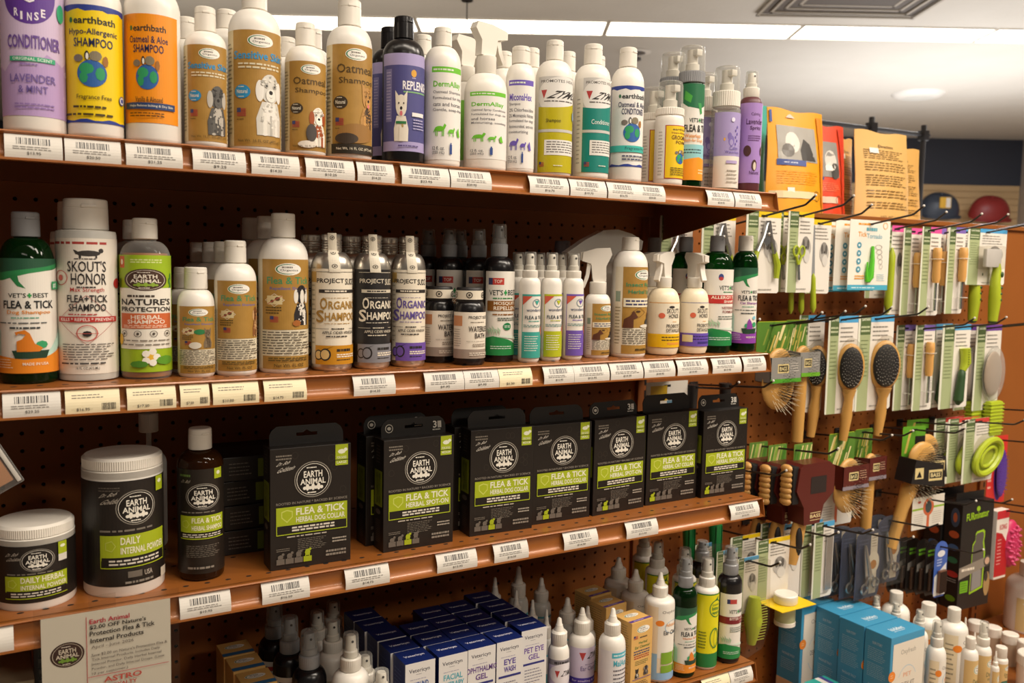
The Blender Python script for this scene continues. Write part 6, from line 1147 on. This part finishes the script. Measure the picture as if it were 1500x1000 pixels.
# ---- fourth row
def limeclam(x, y, zt, lb, h=7.4):
    t = card('shedding_comb_card', lb, x, y, zt, 2.3, h*.62, safari('#4f9fd0', .3)); a = MB(); a.tube([(.35, -.5, -2.8), (.2, -.6, -4.6), (.2, -.5, -6.6)], [.45, .75, .35], '#a9b52c', 14); obj('comb_body', a, t)
    a = MB()
    for i in range(16): a.tube([(.3+.55*math.sin(i/15*math.pi), -.9, -2.9-i*.22), (.95+.3*math.sin(i/15*math.pi), -1.1, -2.8-i*.22)], .03, '#c3cc52', 4)
    obj('comb_teeth', a, t); a = MB(); a.prism([(-1.15, .3), (1.15, .3), (1.35, -5.2), (.6, -6.8), (-1.15, -7.3)], -1.25, -.05, 'film'); obj('clamshell', a, t); return t
limeclam(49.9, -7, -25.8, 'front lime shedding comb in a clear clamshell'); limeclam(49.0, -5.6, -25.5, 'second lime shedding comb, behind the front clamshell'); limeclam(48.0, -4.2, -25.2, 'third lime shedding comb, farthest back left'); hook(49.9, -26.1, -7, 8.6, 'wire hook carrying the lime shedding combs')
A = safari('#e9c512', .36); t = card('styptic_card', 'yellow-topped dog card with a white jar on a yellow tray', 53.2, -6.5, -24.9, 3.9, 5.4, A)
a = MB(); a.prism([(-1.9, 0), (2.0, .0), (2.0, .05), (-1.9, .05)], -2.6, .2, '#e9c512', Matrix.Translation((.4, 0, -4.75))); obj('tray', a, t, smooth=False); a = MB(); a.lathe([(.78, -6.3), (.82, -6.1), (.82, -4.9), (.78, -4.75)], '#b3b78c', 26, Matrix.Translation((.4, -1.2, 0))); a.lathe([(.85, -6.5), (.85, -6.2), (.74, -6.15)], 'whitecap', 26, Matrix.Translation((.4, -1.2, 0))); obj('jar', a, t); a = MB(); a.lathe([(.9, -4.68), (.95, -4.6), (.95, -4.0), (.87, -3.92), (.02, -3.92)], 'whitecap', 28, Matrix.Translation((.4, -1.2, 0))); obj('jar_lid', a, t)
card('styptic_card', 'second yellow-topped card, behind and left of the jar card', 52.0, -4.6, -25.0, 3.4, 5.0, safari('#e9c512', .4)); hook(53.2, -25.25, -6.5, 9.0, 'wire hook carrying the yellow-topped jar cards')
for i, (x, y) in enumerate(((56.7, -5.0), (56.1, -3.9))): card('grooming_card', ('front', 'rear')[i]+' blue-topped spaniel card right of the jar card', x, y, -24.6, 3.2, 6.6, safari('#4fa0d0', .3))
hook(56.7, -24.95, -5, 8.2, 'wire hook carrying the blue-topped spaniel cards')
for i, (x, y) in enumerate(((61.2, -5.0), (60.5, -4.3), (59.8, -3.6))):
    t = card('comb_card', ('front', 'middle', 'rear')[i]+' tall blue-topped comb card with steel comb', x, y, -25.0, 2.6, 6.8, safari('#4fa0d0', .45, False)); a = MB(); a.box(.2, -.2, -5.8, 1.0, -.1, -1.0, 'steel'); obj('comb', a, t, smooth=False)
hook(61.0, -25.35, -5, 8.0, 'wire hook carrying the tall comb cards')
def clam_sc(x, y, zt, lb, w=3.4):
    t = thing('scissors_pack', lb, 'packaged tool', (x, y, zt-.35), 0, 'clear scissors packs'); m = MB(); P = [(-w/2, -6.0), (w/2-.3, -6.0), (w/2, -5.5), (w/2, -.4)]+[(w/2*math.cos(i*math.pi/8), -.4+.85*math.sin(i*math.pi/8)) for i in range(1, 8)]+[(-w/2, -.4)]
    m.prism(P, 0, .04, '#454b62'); A = Art(); A.r(.58, .05, .86, .92, '#cfc7ba').e(.72, .5, .24, .16, '#d9d2c4', 16).e(.72, .47, .14, .07, '#b5804a', 8).lines(.62, .72, .84, .88, 4, '#8a8478', .3).lines(.1, .72, .5, .88, 3, '#5f6685', .3); flat(A, -w/2, w/2, -6.0, .4, 0, m); obj('insert', m, t, smooth=False)
    a = MB(); a.prism([(-1.0, -.9), (-.85, -.9), (-.2, -3.9), (-.6, -4.1)], -.3, -.2, 'steel'); a.prism([(-.9, -.9), (-.8, -.9), (.3, -3.9), (-.1, -4.1)], -.38, -.3, 'steel'); obj('blades', a, t)
    a = MB()
    for cx, cz in ((-.75, -5.0), (.75, -4.6)): a.tube([(cx+.42*math.cos(i*math.pi/7), -.3, cz+.42*math.sin(i*math.pi/7)) for i in range(15)], .1, 'steel', 7, False); a.tube([(cx*.35, -.3, -3.9), (cx*.8, -.3, cz+.4)], .13, 'steel')
    obj('finger_rings', a, t); a = MB(); a.prism([(q[0]*.97, q[1]) for q in P], -.7, -.04, 'film'); obj('clamshell', a, t); return t
for i, (x, y) in enumerate(((66.6, -5.6), (65.7, -4.7), (64.8, -3.8))): clam_sc(x, y, -26.3, ('front', 'middle', 'rear')[i]+' scissors pack of the left scissors hook')
clam_sc(71.2, -4.4, -26.0, 'front scissors pack of the right scissors hook'); clam_sc(70.2, -3.6, -26.0, 'rear scissors pack of the right scissors hook')
hook(66.2, -26.6, -5.6, 8.4, 'wire hook carrying the left scissors packs'); hook(71.0, -26.35, -4.4, 7.6, 'wire hook carrying the right scissors packs')
def mini(x, y, lb, top, low, blue):
    t = thing('flea_comb_pack', lb, 'packaged tool', (x, y, -29.2), 0, 'small oval comb packs'); w = 2.0; P = [(-w/2, -4.6), (-w/2+.3, -5.1), (w/2-.3, -5.1), (w/2, -4.6), (w/2, -.4)]+[(w/2*math.cos(i*math.pi/8), -.4+.8*math.sin(i*math.pi/8)) for i in range(1, 8)]+[(-w/2, -.4)]
    m = MB(); m.prism(P, 0, .05, top); A = Art()
    if blue: A.poly([(.05, .03), (.95, .03), (.95, .6), (.05, .38)], '#dcdcd8').e(.5, .78, .3, .06, '#e6e8ee', 14).lines(.2, .55, .6, .7, 3, '#c9d4ee', .4)
    else: A.lines(.2, .7, .8, .84, 2, '#6aa92c', .6).poly([(.1, .42), (.9, .5), (.9, .64), (.1, .56)], '#77736c')
    flat(A, -w/2, w/2, -5.1, .4, 0, m); obj('backing_card', m, t, smooth=False)
    a = MB(); a.box(-.55, -.35, -4.6, .6, -.05, -2.4, low, .1)
    for i in range(9): a.box(-.5+i*.12, -.4, -4.6, -.45+i*.12, -.34, -2.5, '#3a2a22')
    obj('comb', a, t, smooth=False); return t
mini(77.0, -6.0, 'front blue oval comb pack', '#3f62b4', '#6b4a36', True)
for i in range(5): mini(76.6-.55*i, -5.3-.0+.62*i, ('first', 'second', 'third', 'fourth', 'fifth')[i]+' black oval comb pack behind the blue one', '#171412', '#4a3426', False)
hook(76.8, -29.3, -6, 8.0, 'wire hook carrying the oval comb packs')
def furm(x, y, lb):
    t = thing('deshedding_tool_box', lb, 'box', (x, y, -37.0), math.radians(-3), 'tall black tool boxes'); w, d, h = 5.0, 1.95, 11.0; a = MB(); a.box(0, 0, 0, w, d, h, '#1d1a19', .04); obj('carton', a, t, smooth=False)
    A = Art(); A.t('FURminator', .14, .83, .84, .9, '#9ac51c', 1, 0, .02).e(.5, .935, .06, .025, '#9ac51c', 10)
    O = [(.36, .13), (.78, .17), (.8, .5), (.74, .62), (.76, .66), (.76, .71), (.7, .73), (.5, .72), (.46, .7), (.46, .64), (.38, .6)]
    A.poly(O, '#9ac51c').poly([(.5+(px_-.57)*.86-.0+.06, .43+(pz-.43)*.93) for px_, pz in O], '#5b554f').poly([(.42, .16), (.72, .19), (.7, .34), (.44, .42)], '#8d8a88')
    A.poly([(0, .29), (.84, .37), (.84, .46), (0, .4)], '#8d8478').lines(.08, .36, .6, .39, 1, '#e6dccb', .8).e(.88, .42, .11, .055, '#4a4640').e(.88, .42, .075, .035, '#c9a58c').r(.05, .16, .3, .27, '#6fae1c').lines(.08, .17, .28, .26, 4, '#3f6a12', .3).e(.9, .2, .1, .12, '#a8895a', 10).e(.87, .27, .06, .05, '#3a3430', 8)
    m = flat(A, 0, w, 0, h, -.002); B = Art(); B.e(.62, .86, .26, .09, '#3f4a5c', 20).e(.62, .86, .12, .045, '#b5603c', 10).e(.6, .7, .3, .035, '#b5522c', 10).e(.6, .58, .3, .03, '#3f5f8a', 10).e(.6, .46, .3, .03, '#2f6a4a', 10).e(.62, .33, .36, .03, '#a8302a', 10).lines(.3, .25, .9, .29, 2, '#8d8882', .5).e(.6, .1, .3, .03, '#5f8a1c', 10); onface(B, (0, d, 0), (0, -d, 0), (0, 0, h), (-1, 0, 0), m); obj('printed_face', m, t, smooth=False)
    a = MB(); a.box(.3, d*.5, h, w-.3, d*.5+.06, h+.8, '#1d1a19'); obj('hang_tab', a, t, smooth=False); return t
furm(81.7, -5.0, 'front tall black tool box with lime outline, hanging'); furm(81.55, -2.9, 'second tall black tool box, behind the front one'); hook(84.2, -26.0, -3.4, 7.0, 'wire hook carrying the tall black boxes')
def kong(x, y, lb):
    t = thing('rubber_brush_pack', lb, 'packaged tool', (x, y, -27.8), 0, 'red rubber brush packs'); m = MB(); m.box(-1.6, -.9, -7.0, .6, .0, .3, '#e6ded4', .06); A = Art(); A.r(0, .88, 1, 1, '#c0222c').poly([(0, .04), (1, .04), (1, .4), (.9, .52), (.5, .66), (0, .7)], '#b8141e').t('KONG', .25, .72, .85, .8, '#c0222c', 1).lines(.15, .2, .5, .6, 8, '#e6b0a8', .3); flat(A, -1.6, .6, -7.0, .3, -.9, m); obj('carton', m, t, smooth=False)
    a = MB(); a.ball((1.5, -.6, -3.6), 1.4, .8, 2.6, '#c22c5c', 20, 12)
    for i in range(40): q = i*2.4; r = math.sqrt((i+.5)/40); a.ball((1.5+1.15*r*math.cos(q), -1.15, -3.6+2.2*r*math.sin(q)), .16, .3, .16, '#d04a78', 8, 5)
    obj('rubber_brush', a, t); return t
kong(89.3, -4.2, 'left red and white pack with a pink rubber brush'); kong(93.6, -6.0, 'right red and white pack with a pink rubber brush'); hook(89.3, -27.7, -4.2, 6.6, 'wire hook carrying the left pink brush pack'); hook(93.6, -27.7, -6, 8.0, 'wire hook carrying the right pink brush pack')
# goods near the shelf end, seen below the second and third shelves
for x, y, z, lb in ((46.6, -3.4, -12.3, 'left black clipper handle hanging below the second shelf'), (49.8, -3.8, -12.3, 'right black clipper handle hanging below the second shelf')):
    t = thing('grooming_brush', lb, 'brush', (x, y, z), 0, GR); a = MB(); a.tube([(0, 0, 0), (0, 0, -1.4), (.1, 0, -3.4)], [.5, .42, .34], 'blackmatte', 14); obj('handle', a, t); a = MB(); a.lathe([(.9, -4.3), (1.5, -4.1), (1.5, -3.6), (1.0, -3.3)], 'blackmatte', 24); obj('head', a, t)
    a = MB(); a.lathe([(1.52, -4.2), (1.6, -4.1), (1.6, -3.7), (1.52, -3.65)], '#d9dfe2', 24); obj('paper_band', a, t); hook(x, z-.2, y, 5.5, 'wire hook for the '+lb.split(' hanging')[0])
A = Art('#d9d3c8'); A.r(.1, .5, .5, .9, '#c9a41c').r(.5, .1, .95, .5, '#5a7f96').lines(.1, .15, .45, .45, 4, '#8a857c', .3); card('grooming_card', 'white and yellow box card half hidden behind the cat collar box tab', 44.0, -3.4, -11.9, 4.2, 3.0, A)
def catface(x, y, lb):
    t = thing('litter_scoop', lb, 'tool', (x, y, -21.9), 0, 'cat-faced tools with green handles'); a = MB(); P = [(-1.5, -1.2), (-1.3, -1.7), (1.3, -1.7), (1.5, -1.2), (1.4, .2), (1.0, .9), (.6, .3), (-.6, .3), (-1.0, .9), (-1.4, .2)]
    a.prism(P, -.3, .1, 'white'); A = Art(); A.ring(.32, .32, .08, .04, .4, '#2a2624', 12).ring(.68, .32, .08, .04, .4, '#2a2624', 12).e(.5, .25, .05, .025, '#d9a08a', 8); flat(A, -1.5, 1.5, -1.7, .9, -.3, a); obj('cat_face', a, t, smooth=False); a = MB(); a.tube([(0, -.1, -1.6), (.1, -.1, -4), (.3, -.1, -6.4)], [.55, .45, .4], '#147a3c', 12)
    for s in (-.3, 0, .3): a.tube([(s, -.58, -1.9), (s+.1, -.5, -4), (s+.25, -.45, -6.2)], .06, '#0f5f2e', 5)
    obj('handle', a, t); return t
catface(49.0, -4.0, 'front white cat-faced tool with green handle, under third shelf'); catface(47.4, -2.6, 'rear white cat-faced tool with green handle, under third shelf'); hook(49.0, -21.7, -4.0, 5.8, 'wire hook carrying the cat-faced tools')
t = thing('grooming_brush', 'tan and black brush handle just below the third shelf end', 'brush', (52.6, -3.0, -20.0), 0, GR); a = MB(); a.tube([(0, 0, 0), (0, 0, -1.6), (.05, 0, -3.3)], [.3, .4, .3], 'paleWood', 12); obj('handle', a, t); a = MB(); a.box(-.75, -.2, -3.0, -.35, .2, 0, 'blackmatte', .1); obj('bristle_block', a, t)
hook(52.6, -19.9, -3, 5, 'wire hook holding the tan and black brush handle')

# ------------------------------------------------------------------ base deck, right
ZD = -42.0; RD = 'bottles on the base deck'
def dental(x, y, lb, ang=0):
    t = thing('product_box', lb, 'box', (x, y, ZD), math.radians(ang), 'blue boxes on the base deck'); w, d, h = 4.45, 2.5, 9.0; a = MB(); a.box(0, 0, 0, w, d, h, 'tealbox', .04); a.box(-.015, -.015, .02, w+.015, d+.015, 1.9, '#d2b48c'); obj('carton', a, t, smooth=False)
    A = Art(); A.r(.07, .02, 1, .93, '#e2dacb').t('Oxyfresh', .3, .8, .74, .86, '#9a958d', .1).ring(.52, .5, .3, .2, .04, '#b5c9d6', 24).r(.2, .42, .84, .6, '#e2dacb').t('PET', .4, .59, .64, .63, '#e0a07a', .3).t('DENTAL KIT', .3, .49, .74, .54, '#6a6560', .3).e(.06, .63, .1, .05, '#e8862a', 18).lines(.02, .61, .1, .65, 2, '#f3cfa6', .4).r(.2, .08, .45, .18, '#8fb32c')
    m = flat(A, 0, w, 0, h, -.012); B = Art(); B.t('OUR STORY', .3, .88, .68, .905, '#b9d3df', .6).lines(.14, .72, .86, .85, 7, '#9cc4d6', .3).lines(.14, .56, .86, .7, 8, '#9cc4d6', .3).t('PACKAGE TRULY', .22, .47, .78, .495, '#b9d3df', .6).lines(.18, .32, .84, .44, 6, '#9cc4d6', .3).ring(.5, .13, .12, .035, .25, '#3a3430', 3); onface(B, (-.013, d, 0), (0, -d, 0), (0, 0, h), (-1, 0, 0), m)
    T = Art(); T.t('hidden', .3, .35, .66, .55, '#d6e6ee', .8).lines(.3, .26, .7, .31, 1, '#d6e6ee', .5); onface(T, (0, 0, h), (w, 0, 0), (0, d, 0), (0, 0, 1), m); obj('printed_face', m, t, smooth=False); return t
dental(61.55, -11.94, 'front blue and white dental kit box'); dental(61.58, -9.3, 'second blue dental kit box from the front'); dental(61.75, -6.65, 'third blue dental kit box from the front'); dental(60.0, -4.05, 'rearmost blue dental kit box, nearest the lime combs', 2)
t = thing('product_box', 'small teal and white box at the bottom, before the blue boxes', 'box', (57.6, -9.6, ZD)); a = MB(); a.box(0, 0, 0, 2.6, 3.0, 3.9, '#e6e4de', .03); obj('carton', a, t, smooth=False); T = Art('#2fa39a'); T.r(.5, 0, .7, 1, '#e6e4de').r(.7, 0, .85, 1, '#4a3f90'); m = onface(T, (0, 0, 3.9), (2.6, 0, 0), (0, 3, 0), (0, 0, 1)); obj('printed_face', m, t, smooth=False)
def oxy(name, p, lv, rc, lb, kind='cap', wat=False):
    t = thing(name, lb, 'bottle', (p[0], p[1], ZD), 0, RD); r = p[2]; body(t, r, lv[0], lv[1], rc*.85, 'white')
    if kind == 'mist': mist(t, rc*.85, rc, lv[1], lv[1]+.8, lv[2], 'whitecap')
    else: ribbed(t, rc, lv[1], lv[2], 'whitecap', 'cap', 36)
    A = Art('#e6d6b4'); A.lines(.04, .3, .24, .9, 9, '#8a7f68', .3).r(.3, .0, 1, 1, '#ebe5da').r(0, 0, .3, .3, '#4f9fc4').t('Oxyfresh', .42, .86, .86, .93, '#8a8580', .1).e(.3, .82, .1, .05, '#e8862a').ring(.66, .7, .22, .12, .07, '#8fb6d2').t('PET', .54, .68, .78, .74, '#e0a07a', .4).t('Water', .5, .58, .8, .64, '#3a3a3c', .4).t('Additive', .46, .51, .86, .57, '#3a3a3c', .4).r(.38, .1, .66, .3, '#7ba32c').r(.7, .1, .97, .3, '#7ba32c').lines(.42, .38, .9, .42, 1, '#e6a05a')
    lab(t, A, r, .3, lv[0]-.15, 92, 0); return t
oxy('water_additive_bottle', (72.39, -10.5, 1.22), (7.1, 7.85, 9.05), .54, 'tall white bottle with orange dot right of the blue boxes'); oxy('spray_bottle', (67.5, -12.1, .8), (6.3, 7.2, 9.4), .5, 'slim white spray bottle against the front blue box', 'mist')
oxy('water_additive_bottle', (71.3, -5.4, 1.25), (7.0, 7.85, 9.05), .58, 'white bottle farthest back, behind the second blue box'); oxy('water_additive_bottle', (72.6, -7.9, 1.25), (6.6, 7.4, 8.55), .62, 'white bottle between the front and farthest tall ones')
oxy('spray_bottle', (68.2, -7.6, .75), (6.9, 7.6, 9.3), .42, 'small white spray directly behind the second blue box', 'mist'); oxy('spray_bottle', (68.3, -9.9, .75), (6.9, 7.6, 9.4), .42, 'small white spray directly behind the front blue box', 'mist'); oxy('spray_bottle', (69.5, -4.6, .7), (6.2, 6.9, 8.7), .4, 'small white spray nearest the scissors packs', 'mist')
def dent(p, lv, rc, kind, lb):
    t = thing('dental_bottle', lb, 'bottle', (p[0], p[1], ZD), 0, RD); r = p[2]; body(t, r, lv[0], lv[1], rc*.85, 'white')
    if kind == 'mist': mist(t, rc*.9, rc*1.25, lv[1], lv[1]+.7, lv[2], 'whitecap')
    elif kind == 'tip': cone_tip(t, rc, lv[1], lv[1]+.4, lv[2], 'whitecap')
    else: ribbed(t, rc, lv[1], lv[2], 'whitecap', 'cap', 30)
    A = Art('#d3b277'); oval_logo(A, .56, .86, .2, .07); A.t('Dental', .36, .64, .76, .72, '#4f5a3a', .4).t('Wipes', .4, .55, .74, .62, '#4f5a3a', .3).e(.44, .4, .22, .09, '#2f6a5a').lines(.3, .37, .58, .43, 2, '#b5c9b5', .4); dog(A, .72, .1, .26, .22, '#3a3430', '#d9a0a0', False, False); A.e(.42, .18, .16, .06, '#e6b9b0'); lab(t, A, r, .2, lv[0]-.15, 92, 0); return t
dent((70.3, -13.4, .68), (6.2, 6.9, 7.9), .4, 'cap', 'tan-labelled slim bottle before the tall orange dot bottle'); dent((73.6, -12.6, .72), (5.6, 6.2, 8.3), .42, 'mist', 'tan-labelled spray bottle with ribbed collar'); dent((72.7, -14.3, .34), (4.9, 5.2, 6.5), .22, 'tip', 'thinnest small dropper bottle in front'); dent((78.2, -11.7, .62), (3.4, 3.7, 4.7), .5, 'cap', 'short tan-labelled bottle beside the big open jar'); dent((77.4, -8.6, .4), (4.6, 5.0, 6.5), .26, 'tip', 'small white dropper behind the tan-labelled spray'); dent((76.0, -10.4, .4), (4.3, 4.7, 6.0), .26, 'tip', 'small white dropper nearest the tan-labelled spray collar')
def pot(p, r, h, lb, art=False):
    t = thing('balm_jar', lb, 'jar', (p[0], p[1], ZD), 0, 'white-lidded jars on the deck'); a = MB(); a.lathe([(r*.9, 0), (r*.96, .1), (r*.96, h*.7), (.02, h*.7)], '#b9a48c' if not art else 'white', 32); obj('body', a, t); ribbed(t, r, h*.7, h, 'whitecap', 'lid', 44, .08)
    if art: A = Art('#d3b277'); A.r(.2, .3, .5, .8, '#e6c92c').lines(.55, .2, .9, .8, 5, '#6a5a3a', .3); lab(t, A, r*.965, .15, h*.66, 80, 10)
    return t
for i, (x, y) in enumerate(((85.5, -4.9), (85.7, -6.6), (85.6, -8.4), (85.2, -10.2))): pot((x, y), .78, 3.2, ('rearmost', 'second rearmost', 'third', 'front')[i]+' small white-lidded jar in the file of four')
pot((82.2, -12.6), 1.45, 3.5, 'big white jar with tan and yellow label at right', True)
t = thing('shampoo_bottle', 'big white round-shouldered bottle at the right edge', 'bottle', (96.4, -4.2, ZD), 0, RD); body(t, 2.3, 4.6, 6.0, .9, 'white'); ribbed(t, 1.05, 6.0, 7.5, 'whitecap', 'cap', 40); A = Art('#d9c48c'); A.r(.3, 0, .36, 1, '#e6dcc0').r(.36, 0, 1, 1, 'kraftL').e(.2, .85, .1, .05, '#dfe0d0').r(.14, .4, .26, .55, '#9aa38a').lines(.4, .2, .9, .7, 8, '#6a5a2a', .3); lab(t, A, 2.31, .3, 3.9, 80, -10)

# ------------------------------------------------------------------ food bags standing behind the pegboard
def pouch(x, y, w, h, d, k, art, lb, rz=0.0, lean=0.0, name='food_bag', crumple=.12, top=None):
    t = thing(name, lb, 'bag', (x, y, 1.0), rz, 'food bags behind the pegboard', rot=(lean, 0, rz)); rd = random.Random(int(x*3+w)); nu, nv = 12, 14; off = [[rd.uniform(-crumple, crumple) for _ in range(nv+1)] for _ in range(nu+1)]
    def prof(u, v):
        b = math.sin(math.pi*u)**.6 if 0 < u < 1 else 0; return d/2*b*(1-v**2.2)*(.55+.45*(1-v))+.03
    def fr(u, v, l):
        i, j = min(int(u*nu), nu), min(int(v*nv), nv); ed = min(u, 1-u)*6; wv = .25*w*.06*math.sin(v*9+x); tp = h*v if v < 1 else h+.12*math.sin(u*9)
        return ((u-.5)*w*(1-.04*v)+.1*math.sin(v*7+x), -prof(u, v)-min(1, ed)*off[i][j]*(1-v)-l, tp)
    a = MB(); vs = []; fs = []; N = (nu+1)*(nv+1)
    for s in (1, -1):
        for j in range(nv+1):
            for i in range(nu+1):
                p = fr(i/nu, j/nv, 0); vs.append((p[0], p[1]*s, p[2]))
    for s in range(2):
        for j in range(nv):
            for i in range(nu):
                q = [s*N+j*(nu+1)+i, s*N+j*(nu+1)+i+1, s*N+(j+1)*(nu+1)+i+1, s*N+(j+1)*(nu+1)+i]; fs.append(tuple(q if s == 0 else q[::-1]))
    per = [i for i in range(nu+1)]+[j*(nu+1)+nu for j in range(1, nv+1)]+[nv*(nu+1)+i for i in range(nu-1, -1, -1)]+[j*(nu+1) for j in range(nv-1, 0, -1)]
    fs += [(per[i], N+per[i], N+per[(i+1) % len(per)], per[(i+1) % len(per)]) for i in range(len(per))]
    a.add(vs, fs, k)
    def on(u, v, l):
        i, j = min(int(u*nu), nu-1), min(int(v*nv), nv-1); fu, fv = u*nu-i, v*nv-j; g = lambda ii, jj: Vector(vs[jj*(nu+1)+ii])
        p = (g(i, j)*(1-fu)+g(i+1, j)*fu)*(1-fv)+(g(i, j+1)*(1-fu)+g(i+1, j+1)*fu)*fv; return (p.x, p.y-l*1.2-.03, p.z)
    if art: bake(art, on, 1/nu, a, .01, .012)
    obj('pouch', a, t)
    return t
def grid(A, x0, y0, x1, y1, k, n=8):
    for i in range(n): A.r(x0, y0+(y1-y0)*i/n, x1, y0+(y1-y0)*(i+1)/n, k)
A = Art(); grid(A, .12, .56, .8, .86, '#a8a49c'); A.e(.36, .72, .12, .09, '#e0dcd2', 14).poly([(.5, .57), (.48, .66), (.56, .76), (.66, .72), (.76, .57)], '#3f3c3a').e(.28, .65, .1, .06, '#6f6b66', 10).r(.1, .52, .56, .57, '#3f5290').lines(.2, .535, .48, .555, 1, '#c9cfe0').r(.02, .24, .7, .3, '#e6d5a8').ring(.74, .27, .07, .045, .15, '#8a6a1c', 14).r(.24, .29, .34, .33, '#efece2').r(.54, .02, .66, .1, '#d9d4c6').bars(.56, .03, .64, .09, '#4a4640', 4, 8); grid(A, .86, .02, .96, .96, '#e0880c', 12); A.r(.02, .88, .06, .98, '#3f5a9a').poly([(.3, .93), (.45, .93), (.42, .95), (.375, .965), (.33, .95)], '#c9c2b4').lines(.1, .36, .8, .48, 6, '#d99410', .25)
pouch(66.0, 4.2, 7.9, 11.2, 3.0, '#eda20f', A, 'bright yellow food bag with a black and white farmer photo', lean=math.radians(-3))
A = Art(); grid(A, .16, .5, .72, .84, '#8d8a84'); A.e(.5, .66, .16, .1, '#d5d1c8', 12).e(.6, .56, .12, .08, '#4a4744', 10).r(.1, .47, .3, .5, '#3f5290').r(.05, .25, .62, .31, '#e6c9b0').ring(.66, .28, .1, .045, .15, '#7a2012', 14).r(.35, .56, .52, .61, '#efece2').r(.3, .03, .5, .11, '#d9d4c6').bars(.33, .04, .47, .1, '#4a4640', 4, 7); grid(A, .8, .02, .94, .97, '#cf3410', 12); A.lines(.1, .36, .7, .45, 5, '#e88a5a', .25)
pouch(72.0, 5.6, 5.6, 10.6, 2.6, '#d8431c', A, 'red-orange food bag beside the yellow one', lean=math.radians(-3))
pouch(63.6, 7.8, 3.6, 11.9, 1.6, '#4fb3a2', None, 'turquoise food bag peeking out behind the purple spray')
def kraftart(seed, lab_=True):
    A = Art(); A.t('Directions', .4, .84, .68, .87, '#5a4420', .5)
    for y0, y1, n in ((.72, .82, 5), (.6, .7, 4), (.45, .57, 5), (.33, .42, 3), (.22, .3, 3)): A.lines(.12, y0, .9, y1, n, '#8a6a34', .35, seed)
    A.r(.22, .78, .38, .83, '#efece2').t('NET WT 1 LB', .3, .13, .62, .155, '#6a4e22', .5).bars(.74, .03, .86, .1, '#5a5048', 5, 8); return A
pouch(79.7, 4.6, 8.8, 10.5, 2.8, '#dcb068', kraftart(3), 'front brown paper food bag with printed text', lean=math.radians(-4)); pouch(87.4, 8.2, 7.6, 9.9, 2.6, '#d9a95c', kraftart(6), 'right brown paper food bag behind the front one', lean=math.radians(-3))
pouch(78.3, 8.9, 4.4, 10.2, 2.4, '#d2a25a', kraftart(8), 'brown paper food bag turned edge-on beside the red bag', rz=math.radians(16))
